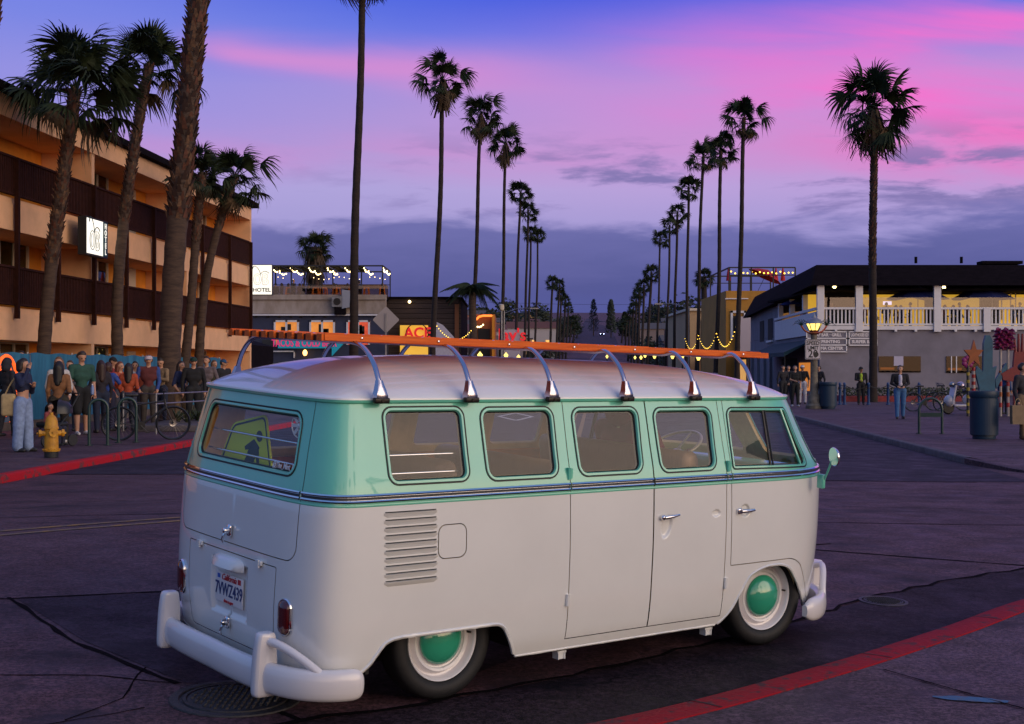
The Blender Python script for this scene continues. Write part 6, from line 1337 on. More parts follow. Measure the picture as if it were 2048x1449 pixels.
for k, (u, Y) in enumerate([(1663, 78.6), (1727, 78.3), (1750, 78.5), (1773, 78.6), (1792, 78.8), (1802, 79), (1821, 78.6), (1890, 78.4), (1907, 78.6), (1919, 78.8), (1935, 78.7), (2025, 78.5), (2040, 78.6)]):
    o = copy_tree(proto[k % 3]); o['label'] = 'patron at the white balcony of the grey restaurant'; o['group'] = 'balcony patrons'; o.location = (at(u, 0, Y)[0], Y, zbal - (.40 if k % 3 else .25)); o.rotation_euler = (0, 0, rnd.uniform(0, 6.28))
# ------------------------------------------------------------------ the camper van
def pchip(xs, ys):
    xs = np.array(xs, float); ys = np.array(ys, float); h = np.diff(xs); d = np.diff(ys) / h; m = np.zeros(len(xs))
    for i in range(1, len(xs) - 1):
        if d[i - 1] * d[i] > 0: m[i] = 2 / (1 / d[i - 1] + 1 / d[i])
    m[0] = d[0]; m[-1] = d[-1]
    def F(x):
        x = np.clip(x, xs[0], xs[-1]); i = np.clip(np.searchsorted(xs, x) - 1, 0, len(xs) - 2); t = (x - xs[i]) / h[i]
        return (1 + 2 * t) * (1 - t) ** 2 * ys[i] + t * (1 - t) ** 2 * h[i] * m[i] + t * t * (3 - 2 * t) * ys[i + 1] + t * t * (t - 1) * h[i] * m[i + 1]
    return F
vWz = pchip([.10, .19, .30, .5, .8, 1.048, 1.10, 1.3, 1.546, 1.60], [.765, .808, .84, .858, .866, .862, .858, .808, .743, .728])
vXR = pchip([.10, .25, .5, 1.0, 1.1, 1.546, 1.6], [-.797, -.847, -.877, -.856, -.841, -.7445, -.731])
vXF = pchip([.10, .19, .4, .7, 1.0, 1.1, 1.3, 1.546, 1.6], [3.08, 3.115, 3.155, 3.18, 3.182, 3.155, 3.005, 2.82, 2.775])
XCR, XCF, NR, NF = -.50, 2.30, 4.56, 2.7
def S_t(t, z):
    t = np.asarray(t, float); z = np.asarray(z, float)
    a = np.clip(t, 0, 1) * PI / 2; xr = -np.maximum(np.cos(a), 0) ** (2 / NR); yr = np.sin(a) ** (2 / NR)
    b = np.clip(3 - t, 0, 1) * PI / 2; xf = np.maximum(np.cos(b), 0) ** (2 / NF); yf = np.sin(b) ** (2 / NF)
    x = np.where(t < 1, XCR + xr * (XCR - vXR(z)), np.where(t < 2, XCR + (t - 1) * (XCF - XCR), XCF + xf * (vXF(z) - XCF)))
    y = -vWz(z) * np.where(t < 1, yr, np.where(t < 2, 1., yf))
    return np.stack([x, y, z + 0 * t], -1)
_t = np.concatenate([np.linspace(0, 1, 4001), np.linspace(1, 2, 201)[1:], np.linspace(2, 3, 4001)[1:]])
_p = S_t(_t, np.full_like(_t, 1.0)); _s = np.concatenate([[0], np.cumsum(np.linalg.norm(np.diff(_p, axis=0), axis=1))])
LT = float(_s[-1])
DENTS = [(3.018, .825, .042, .075, -.35, .016), (3.422, .878, .038, .022, 0, .012), (3.672, .880, .044, .042, 0, .014)]
def vS(s, z):
    s = np.asarray(s, float); z = np.asarray(z, float); P = S_t(np.interp(s, _s, _t), z)
    dep = np.zeros_like(s + z)
    for (s0, z0, a, b, an, d) in DENTS:
        u = (s - s0) * math.cos(an) + (z - z0) * math.sin(an); v = -(s - s0) * math.sin(an) + (z - z0) * math.cos(an)
        q = np.sqrt((u / a) ** 2 + (v / b) ** 2); dep = dep + d * (1 - sstep(q, .62, 1.0))
    P[..., 1] += dep
    # pressing round the number plate
    q = np.maximum(np.abs(s) / .215, np.abs(z - .53) / .15); P[..., 0] += .022 * (1 - sstep(q, .80, 1.0)) * (s < .4)
    return P
def vN(s, z):
    e = 2e-3; s = np.asarray(s, float); z = np.asarray(z, float)
    s0 = np.clip(s - e, 0, LT); s1 = np.clip(s + e, 0, LT); a = vS(s1, z) - vS(s0, z); b = vS(s, z + e) - vS(s, z - e)
    n = np.cross(a, b); edge = (s < 1e-6) | (s > LT - 1e-6)
    n[..., 1] = np.where(edge, 0, n[..., 1])
    return n / (np.linalg.norm(n, axis=-1, keepdims=True) + 1e-12)
def vP(s, z, off=0.0):
    s = np.asarray(s, float); z = np.asarray(z, float)
    return vS(s, z) + vN(s, z) * np.asarray(off)[..., None] if np.ndim(off) else vS(s, z) + vN(s, z) * off
def inset(corners, d):
    """corner list (counter-clockwise) moved inward by d"""
    P = [np.array(c, float) for c in corners]; k = len(P); area = sum(P[i][0] * P[(i + 1) % k][1] - P[(i + 1) % k][0] * P[i][1] for i in range(k)); sg = 1 if area > 0 else -1; out = []
    for i in range(k):
        a, p, b = P[i - 1], P[i], P[(i + 1) % k]; e1 = (p - a) / np.linalg.norm(p - a); e2 = (b - p) / np.linalg.norm(b - p)
        n1 = np.array([-e1[1], e1[0]]) * sg; n2 = np.array([-e2[1], e2[0]]) * sg
        A = np.array([n1, n2]); c = np.array([n1 @ (p + n1 * d), n2 @ (p + n2 * d)]); out.append(np.linalg.solve(A, c) if abs(np.linalg.det(A)) > 1e-4 else p + n1 * d)
    return out
def resample(P, step, closed=True):
    P = [np.array(p, float) for p in P]; out = []; k = len(P)
    for i in range(k if closed else k - 1):
        a, b = P[i], P[(i + 1) % k]; n = max(1, int(math.ceil(np.linalg.norm(b - a) / step)))
        for j in range(n): out.append(a + (b - a) * j / n)
    if not closed: out.append(P[-1])
    return np.array(out)
def inside(poly, pts):
    x, y = pts[:, 0], pts[:, 1]; c = np.zeros(len(pts), bool); n = len(poly)
    for i in range(n):
        x1, y1 = poly[i - 1]; x2, y2 = poly[i]
        if y1 == y2: continue
        m = ((y1 > y) != (y2 > y)) & (x < (x2 - x1) * (y - y1) / (y2 - y1) + x1); c ^= m
    return c
ZT = 1.556
bot = catmull([(0, .215), (.5, .215), (.85, .228), (1.02, .238)], 3)[:-1] + catmull([(1.03, .238), (1.075, .275), (1.12, .333), (1.155, .372), (1.21, .391)], 4)[:-1] + \
      [np.array(p) for p in [(1.25, .393), (1.78, .394)]] + catmull([(1.80, .394), (1.85, .388), (1.889, .362), (1.935, .290), (1.984, .199)], 4)[:-1] + \
      [np.array(p) for p in [(1.99, .198), (3.50, .199)]] + catmull([(3.52, .202), (3.565, .236), (3.62, .297), (3.725, .456), (3.79, .498), (3.874, .521), (3.96, .528), (4.04, .522), (4.12, .492), (4.192, .428), (4.30, .318), (4.42, .215)], 4)[:-1] + \
      catmull([(4.46, .205), (4.8, .20), (LT, .20)], 3)
bot = resample(bot, .03, False)
DOM = np.array(list(bot) + [(LT, ZT), (0, ZT)])
WIN = {}   # name -> (corners, radius)
def quad(s0, s1, z0, z1, top=0.0): return [(s0, z0), (s1, z0), (s1 + top, z1), (s0, z1)]
WIN['w1'] = (quad(1.150, 1.630, 1.146, 1.515, .006), .054); WIN['w2'] = (quad(1.742, 2.216, 1.140, 1.509, .014), .062)
WIN['w3'] = (quad(2.360, 2.832, 1.138, 1.503, .022), .062); WIN['w4'] = (quad(2.970, 3.424, 1.134, 1.496, .022), .062)
WIN['cab'] = ([(3.565, 1.134), (4.30, 1.122), (4.262, 1.484), (3.58, 1.490)], [.02, .05, .04, .05])
WIN['rear'] = ([(-.575, 1.168), (.575, 1.168), (.588, 1.478), (-.588, 1.478)], .075)
WIN['front'] = ([(4.445, 1.135), (5.275, 1.120), (5.262, 1.478), (4.455, 1.468)], .065)
FLAP = ([(1.438, .764), (1.610, .764), (1.607, .934), (1.436, .934)], .042)
HATCH = ([(-.644, .766), (.644, .766), (.646, 1.06), (.664, 1.305), (.684, 1.549), (-.684, 1.549), (-.664, 1.305), (-.646, 1.06)], [.075, .075, 0, 0, .02, .02, 0, 0])
LID = ([(-.492, .262), (.492, .262), (.494, .720), (-.494, .720)], [.03, .03, .012, .012])
DOOR1 = ([(2.314, .256), (2.922, .256), (2.908, 1.05), (2.914, 1.543), (2.304, 1.546), (2.290, 1.05)], .0)
DOOR2 = ([(2.926, .256), (3.522, .254), (3.504, 1.04), (3.507, 1.536), (2.918, 1.543), (2.912, 1.05)], .0)
CABD = ([(3.566, .556), (4.14, .556), (4.235, .510), (4.400, .290), (4.44, .262), (4.64, .262), (4.70, .32), (4.72, 1.04), (4.385, 1.535), (3.552, 1.538), (3.546, 1.04)], [.008, .05, .03, .03, .02, .05, .03, .05, .03, 0, 0])
def gap_pair(C):
    c, r = C; r2 = r if hasattr(r, '__len__') else [r] * len(c)
    return rpoly(inset(c, -.0022), [q + .002 if q else 0 for q in r2]), rpoly(inset(c, .0026), [max(q - .002, 0) for q in r2])
van = thing('camper_van', 'mint green and white vintage camper van with orange wooden roof rack', 'van', (-.7934, 7.4464, -.0603), rot=(.0457, .0090, .6602))
MV_w = mat('van_white_paint', (.78, .785, .755), .28, coat=1.0, crough=.03, var=.03, vscale=2)
MV_g = mat('van_mint_paint', (.145, .57, .41), .28, coat=1.0, crough=.03, var=.05, vscale=2)
MV_roof = mat('van_roof_paint', (.78, .78, .76), .30, coat=.8, crough=.05)
MV_gap = mat('van_gap_dark', (.012, .012, .012), .7)
MV_rub = mat('van_rubber', (.014, .014, .015), .5)
MV_chr = mat('chrome', (.82, .82, .83), .07, 1.0)
MV_lin = mat('van_lining', (.66, .49, .27), .7, var=.12, vscale=10)
MV_seat = mat('van_seat_vinyl', (.40, .24, .125), .55, var=.15, vscale=14, stretch=(1, 8, 1))
MV_wood = mat('van_panel_brown', (.50, .15, .018), .5, var=.3, vscale=5, stretch=(1, 1, 6))
MV_dark = mat('van_underside', (.012, .011, .011), .8)
G_van = glass('van_glass', (.96, .96, .94), 1.30)
def cdt_tris(polys, opens, gridpts, mind=.011):
    V = []; Ed = []
    for P in polys:
        o = len(V); V += [tuple(p) for p in P]; n = len(P); Ed += [(o + i, o + (i + 1) % n) for i in range(n)]
    for P in opens:
        o = len(V); V += [tuple(p) for p in P]; Ed += [(o + i, o + i + 1) for i in range(len(P) - 1)]
    C = np.array(V); keep = np.ones(len(gridpts), bool)
    for k in range(0, len(gridpts), 2000):
        g = gridpts[k:k + 2000]; d = ((g[:, None, 0] - C[None, :, 0]) ** 2 + (g[:, None, 1] - C[None, :, 1]) ** 2).min(1); keep[k:k + 2000] = d > mind ** 2
    V += [tuple(p) for p in gridpts[keep]]
    r = delaunay_2d_cdt([Vector(p) for p in V], Ed, [], 0, 1e-6)
    return np.array([tuple(v) for v in r[0]]), np.array([f for f in r[2]])
def mesh_from(name, pts, tris, off, mats, parent, side, midx=None, rev=False):
    used = np.unique(tris); mp = -np.ones(len(pts), int); mp[used] = np.arange(len(used)); T = mp[tris]; q = pts[used]
    s = np.clip(q[:, 0], 0, LT); n = vN(s, q[:, 1]); P = vS(s, q[:, 1]) + n * off
    g = np.cross(P[T[:, 1]] - P[T[:, 0]], P[T[:, 2]] - P[T[:, 0]]); fl = (g * n[T[:, 0]]).sum(1) < 0; T[fl] = T[fl][:, ::-1]
    if side < 0: P = P * [1, -1, 1]; n = n * [1, -1, 1]; T = T[:, ::-1]
    if rev: n = -n; T = T[:, ::-1]
    me = bpy.data.meshes.new(name); me.from_pydata(P.tolist(), [], T.tolist())
    for k in mats: me.materials.append(k)
    if midx is not None: me.polygons.foreach_set('material_index', midx.astype(int).tolist())
    me.polygons.foreach_set('use_smooth', [True] * len(me.polygons)); me.normals_split_custom_set_from_vertices([tuple(v) for v in n]); me.update()
    return P, T, n, me
def joined(name, parts, mats, parent):
    """parts: list of (P,T,n,midx) joined to one mesh object with explicit normals"""
    V = []; F = []; Nn = []; mi = []; o = 0
    for (P, T, n, k) in parts:
        V += P.tolist(); F += (T + o).tolist(); Nn += n.tolist(); mi += list(k); o += len(P)
    me = bpy.data.meshes.new(name); me.from_pydata(V, [], F)
    for k in mats: me.materials.append(k)
    me.polygons.foreach_set('material_index', [int(k) for k in mi]); me.polygons.foreach_set('use_smooth', [True] * len(me.polygons))
    me.normals_split_custom_set_from_vertices(Nn); me.update(); ob = bpy.data.objects.new(name, me); return link(ob, parent)
ZB = 1.049
gs = np.concatenate([np.arange(.02, 1.2, .032), np.arange(1.2, 3.9, .06), np.arange(3.9, LT, .034)]); gzv = np.arange(.21, 1.56, .036)
A_, B_ = np.meshgrid(gs, gzv); GP = np.stack([A_.ravel(), B_.ravel()], -1)
for (s0, z0, a, b_, an, d) in DENTS:
    A_, B_ = np.meshgrid(np.arange(s0 - 1.3 * max(a, b_), s0 + 1.3 * max(a, b_), .007), np.arange(z0 - 1.3 * max(a, b_), z0 + 1.3 * max(a, b_), .007)); GP = np.concatenate([GP, np.stack([A_.ravel(), B_.ravel()], -1)])
A_, B_ = np.meshgrid(np.arange(.007, .27, .014), np.arange(.36, .70, .014)); GP = np.concatenate([GP, np.stack([A_.ravel(), B_.ravel()], -1)])
GP = GP + np.random.RandomState(1).uniform(-.002, .002, GP.shape)
GP = GP[inside(DOM, GP)]
skins = {}
for side in (1, -1):
    feats = {'rear_hatch': HATCH, 'engine_lid': LID, 'cab_door': CABD}
    if side > 0: feats.update({'cargo_door': DOOR1, 'cargo_door_front': DOOR2, 'fuel_flap': FLAP})
    polys = [DOM]; opens = [np.array([(s, ZB) for s in np.linspace(0, LT, 180)])]
    pairs = {}
    for k, C in feats.items():
        o, i = gap_pair(C); pairs[k] = (o, i); polys += [resample(o, .04), resample(i, .04)]
    wp = {}
    for k, (c, r) in WIN.items(): wp[k] = resample(rpoly(c, r), .03); polys.append(wp[k])
    # clip polygons that cross s = 0 (they are symmetric about the centre line)
    P2 = []; O2 = list(opens)
    for P in polys:
        if P[:, 0].min() < -1e-6:
            n = len(P); run = []; runs = []
            for i in range(n + 1):
                a, b_ = P[i % n], P[(i + 1) % n]
                if a[0] >= 0: run.append(a)
                if (a[0] >= 0) != (b_[0] >= 0):
                    t = a[0] / (a[0] - b_[0]); run.append(a + (b_ - a) * t)
                    if a[0] >= 0: runs.append(run); run = []
            if run:
                if runs: runs[0] = run + runs[0] if len(run) > 1 else runs[0]
            for q in runs:
                if len(q) > 1: O2.append(np.array(q))
        else: P2.append(P)
    pts, tri = cdt_tris(P2, O2, GP)
    cen = pts[tri].mean(1); ok = inside(DOM, cen)
    for k in wp: ok &= ~inside(wp[k], cen)
    tri = tri[ok]; cen = cen[ok]
    cls = np.zeros(len(tri), int); names = ['body'] + list(pairs)
    gapm = np.zeros(len(tri), bool)
    for i, k in enumerate(pairs):
        inn = inside(pairs[k][1], cen); out = inside(pairs[k][0], cen); cls[inn] = i + 1; gapm |= out & ~inn
    green = (cen[:, 1] > ZB).astype(int)
    for i, nme in enumerate(names):
        m = (cls == i) & ~gapm
        if m.any():
            P, T, n, me = mesh_from('x', pts, tri[m], 0.0, [], None, side); bpy.data.meshes.remove(me); skins.setdefault(nme, []).append((P, T, n, green[m], side))
    P, T, n, me = mesh_from('x', pts, tri[gapm], -.010, [], None, side); bpy.data.meshes.remove(me); skins.setdefault('gap', []).append((P, T, n, np.zeros(gapm.sum()), side))
    m = (cen[:, 1] > .35)
    P, T, n, me = mesh_from('x', pts, tri[m], -.032, [], None, side, rev=True); bpy.data.meshes.remove(me); skins.setdefault('lining', []).append((P, T, n, np.zeros(m.sum()), side))
body = joined('body', [k[:4] for k in skins['body']], [MV_w, MV_g], van)
hatch = joined('rear_hatch', [k[:4] for k in skins['rear_hatch']], [MV_w, MV_g], van)
lid = joined('engine_lid', [k[:4] for k in skins['engine_lid']], [MV_w, MV_g], van)
cabs = {}
for k in skins['cab_door']: cabs[k[4]] = joined('cab_door', [k[:4]], [MV_w, MV_g], van)
cargo_r = joined('cargo_door', [skins['cargo_door'][0][:4]], [MV_w, MV_g], van)
cargo_f = joined('cargo_door', [skins['cargo_door_front'][0][:4]], [MV_w, MV_g], van)
flap = joined('fuel_flap', [skins['fuel_flap'][0][:4]], [MV_w, MV_g], van)
joined('door_seal', [k[:4] for k in skins['gap']], [MV_gap], van)
joined('interior_lining', [k[:4] for k in skins['lining']], [MV_lin], van)
# --- window rings and panes
def Pside(sz, off, side):
    sz = np.asarray(sz, float); s = sz[:, 0]; sg = np.where(s < 0, -1, 1); a = np.abs(s); P = vS(a, sz[:, 1]) + vN(a, sz[:, 1]) * off; P[:, 1] *= sg * side
    return P
def ring(b, rings, side, m=0):
    """rings: list of (polygon, depth), same vertex count, swept into a closed band"""
    n = len(rings[0][0]); V = []
    for (poly, off) in rings: V += Pside(poly, off, side).tolist()
    F = []
    for i in range(len(rings) - 1):
        for j in range(n):
            f = (i * n + j, i * n + (j + 1) % n, (i + 1) * n + (j + 1) % n, (i + 1) * n + j); F.append(f if side < 0 else f[::-1])
    b.add(V, F, m)
def ins(C, d):
    c, r = C; r2 = r if hasattr(r, '__len__') else [r] * len(c); P = rpoly(inset(c, d), [max(q - d, .006) for q in r2], 6).reshape(len(c), 7, 2); out = []
    for i in range(len(c)):
        out += list(P[i]); a, b = P[i, -1], P[(i + 1) % len(c), 0]; out += [a + (b - a) * k / 12 for k in range(1, 12)]
    return np.array(out)
def window(C, side, parent, frame_m, fw=.018, tint=G_van):
    f = MB(); R = lambda d: resample_same(C, d)
    seal = MB(); ring(seal, [(ins(C, -.007), .000), (ins(C, -.006), .004), (ins(C, -.001), .0035), (ins(C, .003), -.010)], side)
    ring(f, [(ins(C, .001), -.006), (ins(C, .0025), .003), (ins(C, fw - .004), .0035), (ins(C, fw), -.004), (ins(C, fw + .003), -.012)], side)
    ri = MB(); ring(ri, [(ins(C, fw + .001), -.008), (ins(C, fw + .003), -.006), (ins(C, fw + .006), -.010), (ins(C, fw + .007), -.020)], side)
    rv = MB(); ring(rv, [(ins(C, fw + .010), -.016), (ins(C, fw + .004), -.036), (ins(C, -.022), -.036), (ins(C, -.030), -.031)], side)
    fr = f.build('window_frame', frame_m, parent, smooth=60); seal.build('rubber_seal', MV_rub, fr, smooth=60); ri.build('pane_gasket', MV_rub, fr, smooth=60)
    rv.build('inner_trim', MV_lin, fr, smooth=60)
    poly = ins(C, fw + .005); g = MB(); c = poly.mean(0)
    k = 5; V = []; n = len(poly)
    for q in range(k): V += Pside(c + (poly - c) * (1 - q / k), -.014, side).tolist()
    V += Pside(c[None], -.014, side).tolist(); F = []
    for q in range(k - 1):
        for j in range(n): F.append((q * n + j, q * n + (j + 1) % n, (q + 1) * n + (j + 1) % n, (q + 1) * n + j))
    for j in range(n): F.append(((k - 1) * n + j, (k - 1) * n + (j + 1) % n, k * n))
    if side > 0: F = [t[::-1] for t in F]
    g.add(V, F); g.build('window_pane', tint, parent, smooth=179)
    return fr
for side in (1, -1):
    window(WIN['w1'], side, van, MV_g); window(WIN['w2'], side, van, MV_g)
    window(WIN['w3'], side, cargo_r if side > 0 else van, MV_g); window(WIN['w4'], side, cargo_f if side > 0 else van, MV_g)
    window(WIN['cab'], side, cabs[side], MV_g, .016); window(WIN['front'], side, van, MV_g, .014)
window(WIN['rear'], 1, hatch, MV_g, .018)
# deeper black recess line round the hatch glass
def vtube(path_sz, off, r, n=6, side=1, b=None, sy=1.0):
    b = b or MB(); b.tube(Pside(np.array(path_sz), off, side), r, n, sy=sy); return b
# cab window: sliding divider and the quarter-light bar
for side in (1, -1):
    b = MB(); b.tube(Pside(np.array([(3.905, 1.14), (3.915, 1.48)]), -.008, side), .008, 6); b.tube(Pside(np.array([(3.930, 1.14), (3.940, 1.48)]), -.006, side), .006, 6); b.build('window_divider', MV_rub, cabs[side], smooth=60)
    b = MB(); b.tube(Pside(np.array([(4.215, 1.135), (4.18, 1.48)]), -.004, side), .010, 6); b.build('quarter_light_bar', MV_g, cabs[side], smooth=60)
# --- belt moulding: bright strip with a dark insert, all the way round
def belt(side, s0, s1, parent):
    ss = np.linspace(s0, s1, max(4, int((s1 - s0) / .04)))
    b = MB(); prof = [(1.066, .001), (1.067, .008), (1.073, .012), (1.079, .009), (1.081, .006), (1.092, .006), (1.094, .009), (1.100, .013), (1.107, .009), (1.109, .001)]
    V = []; k = len(prof); F = []; mm = []
    for s in ss:
        for (z, o) in prof: V.append(Pside(np.array([(s, z)]), o, side)[0])
    for i in range(len(ss) - 1):
        for j in range(k - 1):
            f = (i * k + j, (i + 1) * k + j, (i + 1) * k + j + 1, i * k + j + 1); F.append(f if side > 0 else f[::-1]); mm.append(1 if j in (4,) else 0)
    b.v = [tuple(map(float, p)) for p in V]; b.f = F; b.m = mm
    F2 = [tuple(range(k)), tuple((len(ss) - 1) * k + j for j in range(k))]; b.f += F2; b.m += [0, 0]
    return b.build('belt_moulding', [MV_chr, MV_rub], parent, smooth=40)
belt(1, 0, .640, hatch); belt(-1, 0, .640, hatch); belt(1, .652, 2.286, van); belt(1, 2.296, 2.902, cargo_r); belt(1, 2.914, 3.498, cargo_f); belt(1, 3.508, 3.541, van); belt(1, 3.552, 4.70, cabs[1]); belt(1, 4.73, LT, van)
belt(-1, .652, 3.541, van); belt(-1, 3.552, 4.70, cabs[-1]); belt(-1, 4.73, LT, van)
# swage line under the moulding (paint break stands a little proud)
for side in (1, -1):
    b = MB(); ss = np.linspace(.0, LT, 130); V = []; F = []
    for s in ss:
        for (z, o) in ((1.046, 0.0005), (1.051, .0035), (1.058, .0015)): V.append(Pside(np.array([(s, z)]), o, side)[0])
    for i in range(len(ss) - 1):
        for j in range(2): f = (i * 3 + j, (i + 1) * 3 + j, (i + 1) * 3 + j + 1, i * 3 + j + 1); F.append(f if side > 0 else f[::-1])
    b.add(V, F); b.build('swage_line', MV_g, van, smooth=179)
# --- roof
def roof_out(t, side):
    P = S_t(t, np.full_like(t, ZT)); P[..., 1] *= side; return P
tt = np.concatenate([np.linspace(0, 1, 40)[:-1], np.linspace(1, 2, 30)[:-1], np.linspace(2, 3, 40)])
outl = np.concatenate([roof_out(tt, 1), roof_out(tt[::-1], -1)[1:-1]]); NO = len(outl)
cxy = np.array([1.0, 0]); 
def roofpt(q, r):
    """q outline point, r 1 at the gutter .. 0 at the spine"""
    sp = np.array([np.clip(q[0], .05, 1.6), 0.0]); p = sp + (np.array(q[:2]) - sp) * r
    H = .200 - .030 * sstep(-p[0], -.4, .7) - .030 * sstep(p[0], .3, 2.6)
    z = ZT + H * (1 - r ** 2.2) ** (1 / 1.3)
    return (p[0], p[1], z)
rs = [1.0, .992, .98, .96, .93, .89, .84, .78, .7, .6, .5, .4, .3, .2, .1, 0.0]
V = []; F = []
for r in rs: V += [roofpt(q, r) for q in outl]
for i in range(len(rs) - 1):
    for j in range(NO): F.append((i * NO + j, i * NO + (j + 1) % NO, (i + 1) * NO + (j + 1) % NO, (i + 1) * NO + j))
rf = MB().add(V, F).build('roof', MV_roof, van, smooth=179)
# headlining
V = [(p[0] * .97 + .03, p[1] * .94, p[2] - .034) for p in V]; hl = MB().add(V, [f[::-1] for f in F]).build('headlining', MV_lin, van, smooth=179)
def gutter(prof, m, nm, parent):
    V = []; F = []; k = len(prof)
    for i in range(NO):
        d = outl[(i + 1) % NO] - outl[i - 1]; d[2] = 0; d /= np.linalg.norm(d); nn = np.array([d[1], -d[0], 0])
        for (o, h) in prof: V.append(outl[i] + nn * o + np.array([0, 0, h]))
    for i in range(NO):
        for j in range(k - 1): F.append((i * k + j, ((i + 1) % NO) * k + j, ((i + 1) % NO) * k + j + 1, i * k + j + 1))
    return MB().add(V, F).build(nm, m, parent, smooth=40)
gutter([(-.002, -.020), (.010, -.022), (.020, -.016), (.0225, -.004)], MV_g, 'drip_rail', rf)
gutter([(.0225, -.004), (.0215, .003), (.017, .003), (.012, -.006), (.002, -.004), (-.002, .004)], MV_roof, 'gutter_lip', rf)
# --- louvres
for i in range(10):
    z0 = 1.012 - i * .0373; s0, s1 = 1.112 + .0016 * i, 1.424 + .0016 * i; n = 14; V = []; F = []
    for k in range(n + 1):
        u = k / n; s = s0 + (s1 - s0) * u; e = min(1, min(u, 1 - u) / .07); e = math.sin(e * PI / 2)
        for (dz, o) in ((0, .001), (.0, .015 * e + .001), (-.012, .009 * e + .001), (-.024 * (.5 + .5 * e), .0)): V.append(Pside(np.array([(s, z0 + dz)]), o, 1)[0])
    for k in range(n):
        for j in range(3): F.append((k * 4 + j, k * 4 + j + 1, (k + 1) * 4 + j + 1, (k + 1) * 4 + j)[::-1])
    lv = MB().add(V, F).build('louvre', MV_w, van, smooth=50)
    V = [Pside(np.array([(s, z0 + dz)]), o, 1)[0] for (s, dz, o) in ((s0 + .008, .0005, .0025), (s1 - .008, .0005, .0025), (s1 - .006, .0055, .0025), (s0 + .006, .0055, .0025))]
    MB().add(V, [(0, 1, 2, 3)]).build('vent_slot', MV_gap, lv)
# --- handles, hinges, locks
def vbox(sz, d, off, m, name, parent, side=1, r=.006):
    p = Pside(np.array([sz]), off, side)[0]; return MB().rbox(p, d, r).build(name, m, parent, smooth=50)
p = Pside(np.array([(3.005, .882)]), 0, 1)[0]
b = MB(); b.lathe([(.0, -.030), (.012, -.028), (.017, -.018), (.016, 0.0)], 14, (p[0] - .03, p[1] - .0, p[2]), 'y'); b.tube([(p[0] - .032, p[1] - .026, p[2]), (p[0] + .03, p[1] - .030, p[2] + .004), (p[0] + .085, p[1] - .026, p[2] + .010)], [.013, .011, .007], 8); b.build('door_handle', MV_chr, cargo_f, smooth=60)
p = Pside(np.array([(3.640, .880)]), 0, 1)[0]
b = MB(); b.rbox((p[0] - .028, p[1] - .014, p[2]), (.036, .026, .036), .008); b.tube([(p[0] - .02, p[1] - .026, p[2]), (p[0] + .04, p[1] - .032, p[2]), (p[0] + .095, p[1] - .026, p[2] + .002)], [.014, .012, .009], 8); b.build('door_handle', MV_chr, cabs[1], smooth=60)
for (sz, par, mm) in (((2.297, .475), cargo_r, MV_w), ((3.526, .455), cargo_f, MV_w), ((2.284, 1.155), cargo_r, MV_g), ((3.520, 1.150), cargo_f, MV_g)):
    p = Pside(np.array([sz]), .006, 1)[0]; b = MB(); b.tube([(p[0], p[1], p[2] - .032), (p[0], p[1], p[2] + .032)], .011, 8); b.box((p[0] + .012, p[1] + .002, p[2]), (.022, .010, .054)); b.build('door_hinge', mm, par, smooth=40)
for (z, par) in ((.822, hatch), (.345, lid)):
    p = vS(np.array(0.0), np.array(z)); b = MB(); b.rbox((p[0] - .010, 0, p[2] + .01), (.022, .040, .062), .010); b.lathe([(0, -.034), (.014, -.030), (.018, -.012), (.017, .0)], 12, (p[0] - .014, 0, p[2] + .012), 'x'); b.tube([(p[0] - .036, 0, p[2] + .0), (p[0] - .046, .006, p[2] - .030), (p[0] - .040, .008, p[2] - .050)], [.008, .008, .006], 6); b.build('latch', MV_chr, par, smooth=60)
for sg in (-1, 1):
    p = vS(np.array(.342), np.array(.716)); b = MB(); b.rbox((p[0] - .010, sg * .342, p[2] + .004), (.018, .060, .026), .006); b.box((p[0] - .018, sg * .342, p[2] + .0), (.010, .030, .040)); b.build('lid_hinge', MV_w, lid, smooth=50)
# --- tail lamps
M_lens = mat('tail_lens', (.075, .005, .006), .12, coat=1.0); M_lens2 = mat('tail_lens_amber', (.20, .030, .006), .12, coat=1.0)
for sg in (-1, 1):
    s0, z0 = .597, .494; th = np.linspace(0, 2 * PI, 40, endpoint=False)
    def cap(a, h): 
        out = []
        for t in th:
            q = h - a; out.append((s0 + a * math.cos(t), z0 + (q if math.sin(t) > 0 else -q) * 1.0 + a * math.sin(t)))
        return np.array(out)
    b = MB(); V = []; F = []
    for (a, h, o) in ((.053, .094, .0), (.053, .094, .007), (.049, .090, .013), (.044, .085, .013), (.041, .082, .010)): V += Pside(cap(a, h), o, sg).tolist()
    for i in range(4):
        for j in range(40): f = (i * 40 + j, i * 40 + (j + 1) % 40, (i + 1) * 40 + (j + 1) % 40, (i + 1) * 40 + j); F.append(f[::-1] if sg > 0 else f)
    tl = b.add(V, F).build('tail_lamp', MV_chr, van, smooth=50)
    b = MB(); V = []; F = []; rr = ((.042, .083, .011), (.040, .080, .018), (.030, .070, .024), (.012, .050, .027))
    for (a, h, o) in rr: V += Pside(cap(a, h), o, sg).tolist()
    for i in range(3):
        for j in range(40): f = (i * 40 + j, i * 40 + (j + 1) % 40, (i + 1) * 40 + (j + 1) % 40, (i + 1) * 40 + j); F.append(f[::-1] if sg > 0 else f)
    F.append(tuple(3 * 40 + j for j in range(40))); b.add(V, F); b.m = [1 if (i % 40) in range(2, 19) and False else 0 for i in range(len(b.f))]
    b.build('lens', [M_lens, M_lens2], tl, smooth=60)
